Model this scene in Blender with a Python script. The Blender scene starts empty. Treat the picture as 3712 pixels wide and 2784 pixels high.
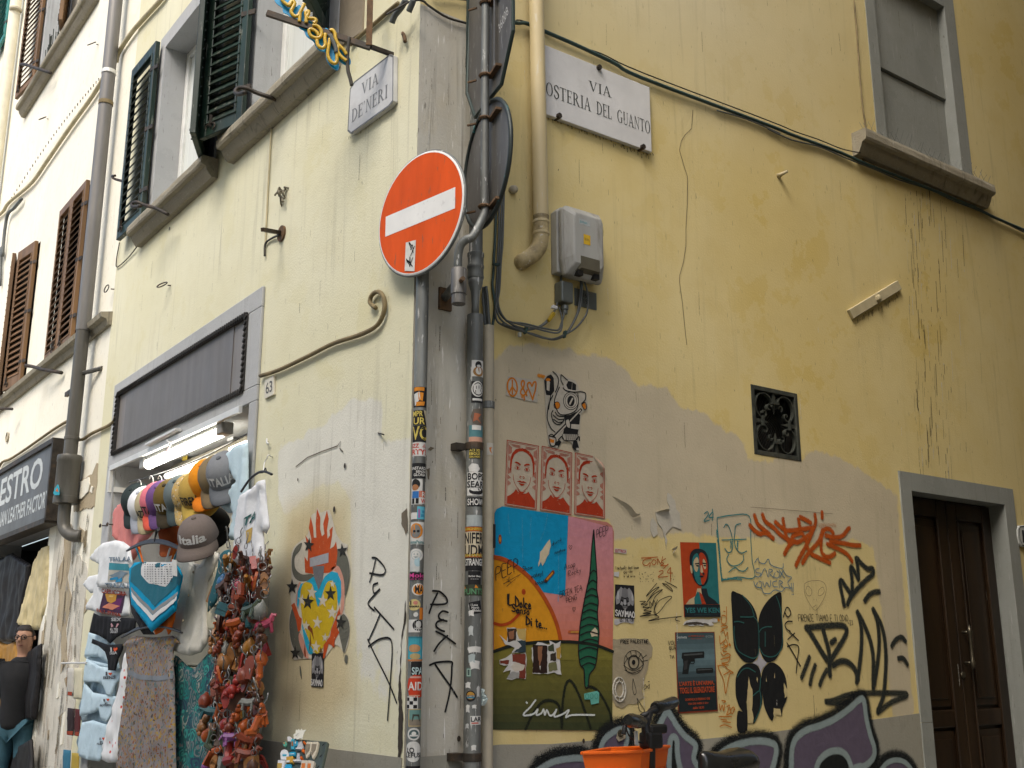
import bpy, math, random
from mathutils import Vector, Matrix, geometry, noise
random.seed(7)
PI = math.pi
sc = bpy.context.scene
col = sc.collection
# ------------------------------------------------------------------ camera
CAM = Vector((4.264, -2.547, 1.35))
YAW, PITCH, ROLL, FPX = math.radians(-53.806), math.radians(14.278), math.radians(-0.071), 3998.15
_d = Vector((math.sin(YAW) * math.cos(PITCH), math.cos(YAW) * math.cos(PITCH), math.sin(PITCH)))
_r = _d.cross(Vector((0, 0, 1))).normalized(); _u = _r.cross(_d)
_r, _u = math.cos(ROLL) * _r + math.sin(ROLL) * _u, -math.sin(ROLL) * _r + math.cos(ROLL) * _u
cd = bpy.data.cameras.new('camera'); cam = bpy.data.objects.new('camera', cd); col.objects.link(cam)
cd.sensor_fit = 'HORIZONTAL'; cd.sensor_width = 36.0; cd.lens = 36.0 * FPX / 3712.0; cd.clip_start = 0.05; cd.clip_end = 400
cam.matrix_world = Matrix(((_r.x, _u.x, -_d.x, CAM.x), (_r.y, _u.y, -_d.y, CAM.y), (_r.z, _u.z, -_d.z, CAM.z), (0, 0, 0, 1)))
sc.camera = cam
# ------------------------------------------------------------------ light
SUN_EL, SUN_AZ = math.radians(50), math.radians(152)      # azimuth: clockwise from +Y
SKY_STRENGTH, SUN_STRENGTH = 0.15, 1.0
wd = bpy.data.worlds.new('World'); sc.world = wd; wd.use_nodes = True
wn = wd.node_tree.nodes; wl = wd.node_tree.links; wn.clear()
sky = wn.new('ShaderNodeTexSky'); sky.sky_type = 'NISHITA'; sky.sun_disc = False
sky.sun_elevation = SUN_EL; sky.sun_rotation = SUN_AZ; sky.air_density = 1.0; sky.dust_density = 4.0; sky.ozone_density = 0.6
bg = wn.new('ShaderNodeBackground'); bg.inputs[1].default_value = SKY_STRENGTH
wo = wn.new('ShaderNodeOutputWorld'); wl.new(sky.outputs[0], bg.inputs[0]); wl.new(bg.outputs[0], wo.inputs[0])
sd = bpy.data.lights.new('sun', 'SUN'); sun = bpy.data.objects.new('sun', sd); col.objects.link(sun)
sd.energy = SUN_STRENGTH; sd.angle = math.radians(24); sd.color = (1.0, 0.98, 0.92)
_sv = Vector((math.sin(SUN_AZ) * math.cos(SUN_EL), math.cos(SUN_AZ) * math.cos(SUN_EL), math.sin(SUN_EL)))
sun.rotation_euler = _sv.to_track_quat('Z', 'Y').to_euler(); sun.location = (0, -8, 30)
vs_ = sc.view_settings; sc.display_settings.display_device = 'sRGB'
vs_.view_transform = 'Standard'; vs_.look = 'None'; vs_.exposure = 0.92; vs_.gamma = 1.0; vs_.use_curve_mapping = False
cy = sc.cycles; cy.max_bounces = 5; cy.diffuse_bounces = 4; cy.glossy_bounces = 2; cy.transmission_bounces = 4; cy.transparent_max_bounces = 16
cy.use_denoising = True; cy.caustics_reflective = False; cy.caustics_refractive = False; cy.sample_clamp_indirect = 4.0
# ------------------------------------------------------------------ measuring frames: where on a wall plane a spot lies
FR = dict(A1=(0,0,.5594),A2=(800,0,.5594),A3=(1400,0,.5594),A4=(1900,400,.5594),A5=(2784,0,.5594),A6=(0,800,.5594),A7=(2784,900,.5594),
 B1=(0,1856,.5593),B2=(250,1500,.48222),B3=(200,2050,.44248),B4=(950,1400,.83473),B5=(1400,1200,.4823),B6=(1400,1984,.4823),B7=(1750,1250,.3919),B8=(1750,1800,.59289),
 C1=(2150,1750,.36166),C2=(2600,1750,.36157),C3=(2150,2200,.35211),C4=(2600,2200,.35194),C5=(3100,1650,.6838),C6=(1900,2500,.40687),
 D1=(0,1500,.30139),D2=(0,0,.27125),D3=(900,0,.22604),D4=(1550,850,.29385),D5=(2650,1350,.21097),D6=(950,2600,.13562),D7=(1000,1800,.4522),D8=(3500,1850,.15068),O=(0,0,1.67812))
def ray(fr, x, y):
    a, b, s = FR[fr]; X = a + x * s; Y = b + y * s
    return (X - 1856) / FPX * _r - (Y - 1392) / FPX * _u + _d
class Plane:
    def __init__(s, o, ex, ey, n):
        s.o, s.ex, s.ey, s.n = Vector(o), Vector(ex).normalized(), Vector(ey).normalized(), Vector(n).normalized()
    def hit(s, fr, x, y, off=0.0):
        v = ray(fr, x, y); t = (s.o + s.n * off - CAM).dot(s.n) / v.dot(s.n); return CAM + v * t
    def p(s, fr, x, y, off=0.0):
        q = s.hit(fr, x, y, off) - s.o; return (q.dot(s.ex), q.dot(s.ey))
    def w(s, u, v, off=0.0):
        return s.o + s.ex * u + s.ey * v + s.n * off
    def P(s, fr, pts, off=0.0):
        return [s.p(fr, x, y, off) for x, y in pts]
LP = Plane((0,0,0), (1,0,0), (0,0,1), (0,-1,0))     # left facade, street side
RP = Plane((0,0,0), (0,1,0), (0,0,1), (1,0,0))      # right facade, alley side
# ------------------------------------------------------------------ objects
def tag(o, label=None, cat=None, group=None, kind=None):
    if label: o['label'] = label
    if cat: o['category'] = cat
    if group: o['group'] = group
    if kind: o['kind'] = kind
    return o
def thing(name, label, cat, loc=(0,0,0), group=None, kind=None):
    o = bpy.data.objects.new(name, None); col.objects.link(o); o.location = loc; o.empty_display_size = 0.1
    return tag(o, label, cat, group, kind)
def link(name, me, parent=None):
    o = bpy.data.objects.new(name, me); col.objects.link(o)
    if parent:
        o.parent = parent
        if parent.parent is None: o.matrix_parent_inverse = Matrix.Translation(-parent.location)
    return o
def sub(a, b): return (a[0]-b[0], a[1]-b[1])
def cr(pts, n=6, closed=False):
    """smooth curve through points of any dimension"""
    P = [tuple(p) for p in pts]; N = len(P)
    if N < 3: return P
    out = []
    for i in range(N if closed else N - 1):
        a, b, c, d = (P[(i-1) % N], P[i], P[(i+1) % N], P[(i+2) % N]) if closed else (P[max(i-1,0)], P[i], P[i+1], P[min(i+2,N-1)])
        for k in range(n):
            t = k / n
            out.append(tuple(.5*(2*b[j]+(c[j]-a[j])*t+(2*a[j]-5*b[j]+4*c[j]-d[j])*t*t+(3*b[j]-a[j]-3*c[j]+d[j])*t**3) for j in range(len(b))))
    if not closed: out.append(P[-1])
    return out
def area2(p): return sum(p[i][0]*p[(i+1)%len(p)][1]-p[(i+1)%len(p)][0]*p[i][1] for i in range(len(p)))
def ccw(p): return list(p) if area2(p) > 0 else list(p)[::-1]
LAY = [0]
class MB:
    def __init__(s): s.v=[]; s.f=[]; s.c=[]; s.m=[]; s.uv=None
    def add(s, vs, fs, c=None, m=0):
        b = len(s.v); s.v += [tuple(x) for x in vs]
        for f in fs:
            s.f.append(tuple(i+b for i in f)); s.c.append(c); s.m.append(m)
        return b
    def box(s, a, b, c=None, m=0):
        x0,y0,z0 = (min(a[i],b[i]) for i in range(3)); x1,y1,z1 = (max(a[i],b[i]) for i in range(3))
        s.add([(x0,y0,z0),(x1,y0,z0),(x1,y1,z0),(x0,y1,z0),(x0,y0,z1),(x1,y0,z1),(x1,y1,z1),(x0,y1,z1)],
              [(0,3,2,1),(4,5,6,7),(0,1,5,4),(1,2,6,5),(2,3,7,6),(3,0,4,7)], c, m); return s
    def obox(s, o, X, Y, Z, c=None, m=0):
        """box from corner-centre o spanning half vectors X,Y,Z"""
        o, X, Y, Z = Vector(o), Vector(X), Vector(Y), Vector(Z)
        vs = [o-X-Y-Z,o+X-Y-Z,o+X+Y-Z,o-X+Y-Z,o-X-Y+Z,o+X-Y+Z,o+X+Y+Z,o-X+Y+Z]
        fs = [(0,3,2,1),(4,5,6,7),(0,1,5,4),(1,2,6,5),(2,3,7,6),(3,0,4,7)]
        if X.cross(Y).dot(Z) < 0: fs = [f[::-1] for f in fs]
        s.add(vs, fs, c, m); return s
    def bar(s, a, b, w, h=None, up=(0,0,1), c=None, m=0):
        a, b = Vector(a), Vector(b); h = h or w; d = (b-a); L = d.length; d.normalize(); U = Vector(up)
        S = d.cross(U)
        if S.length < 1e-4: S = d.cross(Vector((1,0,0)))
        S.normalize(); U = S.cross(d)
        return s.obox((a+b)/2, d*L/2, S*w/2, U*h/2, c, m)
    def tube(s, pts, r, n=8, c=None, m=0, caps=True, closed=False):
        P = [Vector(p) for p in pts]; N = len(P); R = r if isinstance(r, (list,tuple)) else [r]*N
        vs, fs = [], []; prev = None
        for i in range(N):
            t = (P[(i+1)%N]-P[(i-1)%N]) if closed else (P[min(i+1,N-1)]-P[max(i-1,0)])
            if t.length < 1e-9: t = Vector((0,0,1))
            t.normalize()
            if prev is None:
                x = t.orthogonal().normalized()
            else:
                x = prev - t*prev.dot(t)
                x = x.normalized() if x.length > 1e-6 else t.orthogonal().normalized()
            prev = x; y = t.cross(x)
            for k in range(n):
                a = 2*PI*k/n; vs.append(P[i]+(x*math.cos(a)+y*math.sin(a))*R[i])
        for i in range(N if closed else N-1):
            for k in range(n):
                j=(i+1)%N; fs.append((i*n+k,i*n+(k+1)%n,j*n+(k+1)%n,j*n+k))
        if caps and not closed:
            fs.append(tuple(range(n))[::-1]); fs.append(tuple((N-1)*n+k for k in range(n)))
        s.add(vs, fs, c, m); return s
    def lathe(s, prof, o=(0,0,0), ax=(0,0,1), n=20, c=None, m=0):
        """prof: (radius, height) pairs along axis"""
        o, ax = Vector(o), Vector(ax).normalized(); x = ax.orthogonal().normalized(); y = ax.cross(x); vs=[]; fs=[]
        for r,h in prof:
            for k in range(n):
                a=2*PI*k/n; vs.append(o+ax*h+(x*math.cos(a)+y*math.sin(a))*r)
        for i in range(len(prof)-1):
            for k in range(n): fs.append((i*n+k,i*n+(k+1)%n,(i+1)*n+(k+1)%n,(i+1)*n+k))
        if prof[0][0]>1e-6: fs.append(tuple(range(n))[::-1])
        if prof[-1][0]>1e-6: fs.append(tuple((len(prof)-1)*n+k for k in range(n)))
        s.add(vs,fs,c,m); return s
    def flat(s, pl, pts, off=0.002, c=None, m=0):
        p = ccw(pts); s.add([pl.w(u,v,off) for u,v in p], [tuple(range(len(p)))], c, m); return s
    def prism(s, pl, pts, o0, o1, c=None, m=0, cs=None):
        p = ccw(pts); n=len(p)
        s.add([pl.w(u,v,o1) for u,v in p]+[pl.w(u,v,o0) for u,v in p], [tuple(range(n)), tuple(range(2*n-1,n-1,-1))], c, m)
        b=len(s.v)-2*n
        for i in range(n):
            j=(i+1)%n; s.f.append((b+i,b+n+i,b+n+j,b+j)); s.c.append(cs or c); s.m.append(m)
        return s
    def stroke(s, pl, pts, w, off=0.002, c=(0,0,0,1), soft=False, smooth=5, taper=(1,1), m=0):
        """painted line; w in metres (or list per point)"""
        LAY[0] = (LAY[0]+1) % 40; off += LAY[0]*0.00006
        P = cr(pts, smooth) if (smooth and len(pts)>2) else [tuple(p) for p in pts]
        # resample
        Q=[P[0]]
        for p in P[1:]:
            if math.hypot(p[0]-Q[-1][0],p[1]-Q[-1][1])>w*.12: Q.append(p)
        if len(Q)<2: Q.append((Q[0][0]+w*.2,Q[0][1]))
        P=Q; n=len(P)
        def tg(i):
            a,b=P[max(i-1,0)],P[min(i+1,n-1)]; dx,dy=b[0]-a[0],b[1]-a[1]; l=math.hypot(dx,dy) or 1; return dx/l,dy/l
        prof=[(-1,0),(-.55,.9),(0,1),(.55,.9),(1,0)] if soft else [(-1,1),(1,1)]
        t0,t1=tg(0),tg(n-1); rows=[]
        W=lambda k: w*.5*(taper[0]+(taper[1]-taper[0])*k)
        caps=[(-1.0,.25,0),(-.8,.68,.5),(-.4,.93,1)] if soft else [(-.9,.4,1),(-.5,.86,1)]
        for e,sc_,a in caps: rows.append((P[0][0]+t0[0]*e*W(0),P[0][1]+t0[1]*e*W(0),t0,W(0)*sc_,a))
        for i in range(n): rows.append((P[i][0],P[i][1],tg(i),W(i/(n-1)),1))
        for e,sc_,a in caps[::-1]: rows.append((P[-1][0]-t1[0]*e*W(1),P[-1][1]-t1[1]*e*W(1),t1,W(1)*sc_,a))
        vs=[];al=[];k=len(prof)
        for i,(x,y,t,hw,a) in enumerate(rows):
            for q,pa in prof:
                vs.append(pl.w(x-t[1]*hw*q,y+t[0]*hw*q,off+i*0.000004)); al.append(a*pa)
        b=len(s.v); s.v+=[tuple(x) for x in vs]
        for i in range(len(rows)-1):
            for q in range(k-1):
                f=(i*k+q+1,i*k+q,(i+1)*k+q,(i+1)*k+q+1)
                s.f.append(tuple(b+z for z in f)); s.m.append(m)
                s.c.append([(c[0],c[1],c[2],al[z]*(c[3] if len(c)>3 else 1)) for z in f] if soft else c)
        return s
    def build(s, name, mat, parent=None, smooth=False, bevel=0, seg=2, auto=None):
        me = bpy.data.meshes.new(name); o0=Vector((0,0,0))
        if parent is None and s.v:
            xs=[v[0] for v in s.v]; ys=[v[1] for v in s.v]; zs=[v[2] for v in s.v]
            o0=Vector(((min(xs)+max(xs))/2,(min(ys)+max(ys))/2,min(zs)))
        me.from_pydata([(v[0]-o0.x,v[1]-o0.y,v[2]-o0.z) for v in s.v],[],s.f)
        mats = mat if isinstance(mat,(list,tuple)) else [mat]
        for mm in mats: me.materials.append(mm)
        if any(s.m): me.polygons.foreach_set('material_index', s.m)
        if any(c is not None for c in s.c):
            at = me.color_attributes.new('Col','FLOAT_COLOR','CORNER'); buf=[]
            for f,c in zip(s.f,s.c):
                if c is None: c=(.5,.5,.5,1)
                if isinstance(c,list):
                    for q in c: buf += [q[0],q[1],q[2],q[3]]
                else:
                    q=(c[0],c[1],c[2],c[3] if len(c)>3 else 1); buf += list(q)*len(f)
            at.data.foreach_set('color', buf)
        if smooth: me.polygons.foreach_set('use_smooth',[True]*len(me.polygons))
        me.validate()
        o = link(name, me, parent)
        if parent is None: o.location=o0
        if smooth and auto:
            try: me.set_sharp_from_angle(angle=math.radians(auto))
            except Exception: pass
        if bevel:
            b=o.modifiers.new('bevel','BEVEL'); b.width=bevel; b.segments=seg; b.limit_method='ANGLE'; b.angle_limit=math.radians(40)
        return o
def inside(p, poly):
    x,y=p; c=False; j=len(poly)-1
    for i in range(len(poly)):
        if (poly[i][1]>y)!=(poly[j][1]>y) and x<(poly[j][0]-poly[i][0])*(y-poly[i][1])/(poly[j][1]-poly[i][1])+poly[i][0]: c=not c
        j=i
    return c
def edist(p, poly):
    d=1e9
    for i in range(len(poly)):
        a,b=poly[i],poly[(i+1)%len(poly)]; vx,vy=b[0]-a[0],b[1]-a[1]; l=vx*vx+vy*vy or 1e-12
        t=max(0,min(1,((p[0]-a[0])*vx+(p[1]-a[1])*vy)/l)); d=min(d,math.hypot(p[0]-a[0]-vx*t,p[1]-a[1]-vy*t))
    return d
def trimesh(poly, step):
    """outline filled with evenly spread triangles: verts2d, tris"""
    poly=ccw(poly); Q=[]
    for i in range(len(poly)):
        a,b=poly[i],poly[(i+1)%len(poly)]; n=max(1,int(math.hypot(b[0]-a[0],b[1]-a[1])/step))
        for k in range(n): Q.append((a[0]+(b[0]-a[0])*k/n,a[1]+(b[1]-a[1])*k/n))
    nb=len(Q); xs=[q[0] for q in Q]; ys=[q[1] for q in Q]; pts=list(Q)
    y=min(ys)+step*.5; r=0
    while y<max(ys):
        x=min(xs)+step*(.5 if r%2 else 1.0)
        while x<max(xs):
            if inside((x,y),Q) and edist((x,y),Q)>step*.45: pts.append((x,y))
            x+=step
        y+=step*.87; r+=1
    V,E_,F,ov,oe,of=geometry.delaunay_2d_cdt([Vector(p) for p in pts],[(i,(i+1)%nb) for i in range(nb)],[list(range(nb))],1,1e-6)
    return [(v.x,v.y) for v in V],[tuple(f) for f in F],Q
# ------------------------------------------------------------------ materials
def lin(h):
    h=h.lstrip('#'); o=[]
    for i in (0,2,4):
        c=int(h[i:i+2],16)/255; o.append(c/12.92 if c<=.04045 else ((c+.055)/1.055)**2.4)
    return (*o,1.0)
def newmat(name):
    m=bpy.data.materials.new(name); m.use_nodes=True; nt=m.node_tree
    return m, nt, nt.nodes['Principled BSDF'], nt.nodes, nt.links
def nz(nt, scale, detail=4, vec=None, rough=.55, sc3=None, dist=0):
    n=nt.nodes.new('ShaderNodeTexNoise'); n.inputs['Scale'].default_value=scale; n.inputs['Detail'].default_value=detail; n.inputs['Roughness'].default_value=rough; n.inputs['Distortion'].default_value=dist
    if vec is not None:
        if sc3:
            mp=nt.nodes.new('ShaderNodeMapping'); mp.inputs['Scale'].default_value=sc3; nt.links.new(vec,mp.inputs[0]); nt.links.new(mp.outputs[0],n.inputs['Vector'])
        else: nt.links.new(vec,n.inputs['Vector'])
    return n.outputs[0]
def ramp(nt, src, a, b, c0=(0,0,0,1), c1=(1,1,1,1)):
    r=nt.nodes.new('ShaderNodeValToRGB'); r.color_ramp.elements[0].position=a; r.color_ramp.elements[1].position=b; r.color_ramp.elements[0].color=c0; r.color_ramp.elements[1].color=c1
    nt.links.new(src,r.inputs[0]); return r.outputs[0]
def mix(nt, f, a, b, mode='MIX', k=None):
    n=nt.nodes.new('ShaderNodeMix'); n.data_type='RGBA'; n.blend_type=mode
    if k is not None:
        mu=nt.nodes.new('ShaderNodeMath'); mu.operation='MULTIPLY'; mu.inputs[1].default_value=k; nt.links.new(f,mu.inputs[0]); f=mu.outputs[0]
    for v,i in ((f,0),(a,6),(b,7)):
        if isinstance(v,(int,float)): n.inputs[i].default_value=v
        elif isinstance(v,tuple): n.inputs[i].default_value=v
        else: nt.links.new(v,n.inputs[i])
    return n.outputs[2]
def bump(nt, h, strength, dist=.01, prev=None):
    b=nt.nodes.new('ShaderNodeBump'); b.inputs['Strength'].default_value=strength; b.inputs['Distance'].default_value=dist; nt.links.new(h,b.inputs['Height'])
    if prev is not None: nt.links.new(prev,b.inputs['Normal'])
    return b.outputs[0]
def wpos(nt):
    g=nt.nodes.new('ShaderNodeNewGeometry'); return g.outputs['Position']
def plaster(name, base, light, dark, streak=.35, white=.0, grime=(.12,.10,.06,1), rough=.9, bs=.3, big=.9, patches=()):
    m,nt,bs_,N,L=newmat(name); P=wpos(nt)
    c=mix(nt, ramp(nt,nz(nt,big,3,P),.35,.65), base, light)
    mid=nz(nt,2.7,6,P,.68)
    c=mix(nt, ramp(nt,mid,.52,.72), c, dark, k=.55)
    c=mix(nt, ramp(nt,mid,.44,.30), c, light, k=.45)
    if patches:
        vc=N.new('ShaderNodeVertexColor'); vc.layer_name='Col'; sp=N.new('ShaderNodeSeparateColor'); L.new(vc.outputs[0],sp.inputs[0])
        for i,(pc,sharp) in enumerate(patches):
            f=sp.outputs[i]
            if sharp:
                ad=N.new('ShaderNodeMath'); ad.operation='MULTIPLY_ADD'; L.new(nz(nt,13,5,P,.65,(1,1,.6)),ad.inputs[0]); ad.inputs[1].default_value=.9; L.new(f,ad.inputs[2]); f=ramp(nt,ad.outputs[0],.84,1.06)
            pv=tuple(x*.9 for x in pc[:3])+(1,); c=mix(nt,f,c,mix(nt,ramp(nt,mid,.35,.65),pv,pc))
    st=ramp(nt,nz(nt,1,4,P,.6,(17,17,.7),.8),.55,.76); gate=ramp(nt,nz(nt,.9,2,P),.42,.62)
    sg=nt.nodes.new('ShaderNodeMath'); sg.operation='MULTIPLY'; L.new(st,sg.inputs[0]); L.new(gate,sg.inputs[1])
    c=mix(nt, sg.outputs[0], c, grime, k=streak)
    dr=ramp(nt,nz(nt,1,2,P,.5,(95,95,13)),.70,.735)
    c=mix(nt, dr, c, grime, k=.55)
    if white:
        w2=ramp(nt,nz(nt,1,3,P,.6,(70,70,6)),.63,.70); c=mix(nt,w2,c,(.75,.74,.7,1),k=white)
    L.new(c,bs_.inputs['Base Color']); bs_.inputs['Roughness'].default_value=rough; bs_.inputs['Specular IOR Level'].default_value=.2
    h=N.new('ShaderNodeMath'); h.operation='MULTIPLY_ADD'; L.new(nz(nt,3.4,2,P),h.inputs[0]); h.inputs[1].default_value=2.5; L.new(nz(nt,75,3,P,.7),h.inputs[2])
    L.new(bump(nt,h.outputs[0],bs,.007),bs_.inputs['Normal'])
    return m
def paint(name, c, rough=.5, metal=0, var=.25, scale=8, dirt=None, dk=.4, chips=None, ck=.5, bs=.15, spec=.4, stretch=None, coat=0):
    m,nt,b,N,L=newmat(name); P=wpos(nt); c=tuple(c) if len(c)==4 else (*c,1)
    d=tuple(x*(1-var) for x in c[:3])+(1,); l=tuple(min(1,x*(1+var*.6)) for x in c[:3])+(1,)
    k=mix(nt, ramp(nt,nz(nt,scale,6,P,.6,stretch),.3,.7), d, l)
    if dirt: k=mix(nt, ramp(nt,nz(nt,scale*.6,8,P,.7,stretch),.5,.7), k, dirt, k=dk)
    if chips: k=mix(nt, ramp(nt,nz(nt,scale*5,5,P,.6,stretch),.62,.66), k, chips, k=ck)
    L.new(k,b.inputs['Base Color']); b.inputs['Metallic'].default_value=metal; b.inputs['Specular IOR Level'].default_value=spec
    rr=nt.nodes.new('ShaderNodeMapRange'); rr.inputs[3].default_value=max(.05,rough-.12); rr.inputs[4].default_value=min(1,rough+.15); L.new(nz(nt,scale*2,4,P),rr.inputs[0]); L.new(rr.outputs[0],b.inputs['Roughness'])
    if bs: L.new(bump(nt,nz(nt,scale*9,4,P),bs,.003),b.inputs['Normal'])
    if coat: b.inputs['Coat Weight'].default_value=coat
    return m
def printmat(name, alpha=False, rough=.7, var=.16, bs=.25, scale=30, worn=0, wornc=(.45,.38,.24,1), grain=330, gd=1):
    m,nt,b,N,L=newmat(name); P=wpos(nt)
    a=N.new('ShaderNodeVertexColor'); a.layer_name='Col'
    mm=nt.nodes.new('ShaderNodeMix'); mm.data_type='RGBA'; mm.blend_type='MULTIPLY'; mm.inputs[0].default_value=1
    L.new(a.outputs[0],mm.inputs[6]); L.new(ramp(nt,nz(nt,scale,5,P),.3,.75,(1-var,1-var,1-var,1),(1,1,1,1)),mm.inputs[7]); k=mm.outputs[2]
    if worn: k=mix(nt, ramp(nt,nz(nt,scale*1.3,7,P,.7),.62,.68), k, wornc, k=worn)
    L.new(k,b.inputs['Base Color']); b.inputs['Roughness'].default_value=rough; b.inputs['Specular IOR Level'].default_value=.25
    L.new(bump(nt,nz(nt,7,4,P,.6,None,1.5),bs,.02),b.inputs['Normal'])
    if alpha:
        t=N.new('ShaderNodeBsdfTransparent'); x=N.new('ShaderNodeMixShader'); g=N.new('ShaderNodeMath'); g.operation='MULTIPLY'
        mr=N.new('ShaderNodeMapRange'); mr.inputs[1].default_value=.3; mr.inputs[2].default_value=.7; L.new(nz(nt,grain,gd,P,.7),mr.inputs[0])
        sb=N.new('ShaderNodeMath'); sb.operation='SUBTRACT'; L.new(a.outputs[1],sb.inputs[0]); L.new(mr.outputs[0],sb.inputs[1])
        g.operation='MULTIPLY_ADD'; g.inputs[1].default_value=9; g.inputs[2].default_value=.5; L.new(sb.outputs[0],g.inputs[0]); g.use_clamp=True
        L.new(g.outputs[0],x.inputs[0]); L.new(t.outputs[0],x.inputs[1]); L.new(b.outputs[0],x.inputs[2]); L.new(x.outputs[0],N['Material Output'].inputs[0])
    return m
def emis(name, c, s):
    m,nt,b,N,L=newmat(name); b.inputs['Emission Color'].default_value=(*c,1); b.inputs['Emission Strength'].default_value=s; b.inputs['Base Color'].default_value=(.8,.8,.8,1); return m
M={}
M['cream']=plaster('plaster_left',(.645,.61,.395,1),(.69,.67,.50,1),(.56,.51,.32,1),.42,patches=(((.70,.69,.60,1),True),((.58,.49,.29,1),False)))
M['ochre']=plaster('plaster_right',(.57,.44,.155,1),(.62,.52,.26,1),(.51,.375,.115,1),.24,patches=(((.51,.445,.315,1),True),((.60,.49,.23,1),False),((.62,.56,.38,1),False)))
M['corner']=plaster('plaster_corner',(.43,.40,.33,1),(.50,.485,.42,1),(.42,.33,.15,1),.95,.85,(.06,.05,.03,1),big=2.2)
M['neigh']=plaster('plaster_neighbour',(.78,.74,.60,1),(.83,.81,.70,1),(.70,.65,.49,1),.25)
M['peel']=plaster('plaster_peeled',(.52,.49,.40,1),(.64,.61,.52,1),(.24,.19,.11,1),.95,.2,(.10,.08,.05,1),bs=.9,big=1.6)
M['stone']=plaster('grey_stone',(.36,.37,.37,1),(.42,.43,.43,1),(.29,.28,.26,1),.4,.1,(.10,.09,.07,1))
M['stoneR']=plaster('grey_painted_render',(.20,.21,.19,1),(.25,.26,.24,1),(.16,.16,.13,1),.35,.12,(.08,.07,.05,1))
M['sill']=plaster('weathered_sill',(.22,.20,.15,1),(.32,.29,.22,1),(.12,.10,.07,1),.8,.25,(.05,.045,.03,1),bs=.9)
M['dado']=plaster('dado_render',(.24,.23,.19,1),(.29,.28,.23,1),(.18,.16,.11,1),.3,.05,(.09,.08,.05,1))
M['rough']=plaster('bare_mortar',(.36,.29,.19,1),(.45,.38,.26,1),(.20,.15,.09,1),.8,.1,(.10,.07,.04,1),bs=1.0)
M['green']=paint('green_shutter_paint',(.008,.028,.018),.45,var=.5,scale=5,dirt=(.05,.05,.04,1),dk=.5,chips=(.26,.27,.22,1),ck=.45,stretch=(1,1,.25))
M['brown']=paint('brown_shutter_wood',(.17,.092,.036),.5,var=.4,scale=6,dirt=(.06,.035,.018,1),dk=.6,stretch=(1,1,.2))
M['teal']=paint('teal_shutter_paint',(.03,.22,.20),.45,var=.3,scale=5)
M['white']=paint('white_window_paint',(.72,.73,.70),.4,var=.1,dirt=(.4,.38,.32,1),dk=.35)
M['glassd']=paint('dark_glass',(.03,.035,.035),.06,var=.2,bs=0,spec=.8)
M['curtain']=paint('curtain',(.62,.65,.62),.8,var=.12,scale=14,stretch=(3,3,.1))
M['iron']=paint('dark_iron',(.045,.038,.03),.55,.4,var=.5,scale=14,dirt=(.16,.09,.04,1),dk=.5)
M['grille']=paint('grille_iron',(.055,.06,.05),.5,.3,var=.4,scale=20,dirt=(.14,.13,.09,1),dk=.4)
M['galv']=paint('weathered_galvanised',(.19,.20,.19),.55,.45,var=.45,scale=6,dirt=(.07,.065,.055,1),dk=.75,chips=(.60,.60,.58,1),ck=.8,stretch=(2.2,2.2,.35))
M['signback']=paint('sign_back_grey',(.13,.125,.115),.5,.35,var=.3,scale=4,dirt=(.07,.065,.055,1),dk=.5,chips=(.5,.5,.48,1),ck=.35,stretch=(3,3,.5))
M['rust']=paint('rusty_clamp',(.14,.085,.045),.8,.2,var=.5,scale=20,dirt=(.25,.12,.04,1),dk=.6)
M['pvcy']=paint('yellowed_pipe',(.58,.48,.27),.5,var=.12,scale=3,dirt=(.30,.24,.12,1),dk=.5,chips=(.62,.60,.52,1),ck=.35,stretch=(2,2,.4))
M['pvcw']=paint('beige_conduit',(.40,.36,.27),.6,var=.15,scale=4,dirt=(.22,.19,.13,1),dk=.5)
M['copper']=paint('brown_drainpipe',(.105,.10,.085),.45,.3,var=.25,scale=4,dirt=(.20,.19,.17,1),dk=.4,stretch=(2,2,.3))
M['greypipe']=paint('grey_drainpipe',(.17,.165,.155),.4,.2,var=.2,scale=4,dirt=(.26,.25,.23,1),dk=.4,stretch=(2,2,.3))
M['cable']=paint('grey_cable',(.10,.11,.105),.6,var=.3)
M['cableg']=paint('green_cable',(.03,.06,.055),.5,var=.3)
M['cabled']=paint('dark_cable',(.05,.045,.035),.65,var=.4)
M['cablec']=paint('cream_painted_cable',(.50,.44,.28),.8,var=.2)
M['cableo']=paint('ochre_painted_cable',(.22,.17,.085),.8,var=.4,dirt=(.10,.08,.05,1))
M['tie']=paint('painted_iron',(.46,.40,.25),.7,var=.15,dirt=(.25,.2,.1,1))
M['marble']=paint('marble_slab',(.60,.60,.585),.45,var=.14,scale=3,dirt=(.36,.35,.33,1),dk=.5)
M['orange']=paint('sign_orange',(.66,.085,.006),.5,var=.16,scale=3,dirt=(.46,.055,.006,1),dk=.45,chips=(.16,.10,.06,1),ck=.5,spec=.15,stretch=(3,3,.7))
M['swhite']=paint('sign_white',(.74,.74,.71),.4,var=.08,scale=6,chips=(.3,.3,.28,1),ck=.22)
M['metergrey']=paint('meter_plastic',(.36,.36,.33),.5,var=.12,scale=5,dirt=(.10,.075,.045,1),dk=.8,stretch=(2,2,.5))
M['meterdark']=paint('meter_dark_plastic',(.10,.09,.06),.6,var=.3)  # dark brown-grey plastic of the meter's lower window
M['plate']=paint('grey_metal_plate',(.13,.145,.135),.45,.4,var=.2)
M['door']=paint('dark_walnut_door',(.020,.010,.004),.4,var=.6,scale=3,dirt=(.036,.019,.007,1),dk=.6,stretch=(4,4,.25),spec=.5)
M['brass']=paint('tarnished_metal',(.12,.105,.075),.42,.85,var=.3,scale=20)
M['black']=paint('black_plastic',(.012,.012,.012),.45,var=.3)
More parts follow.
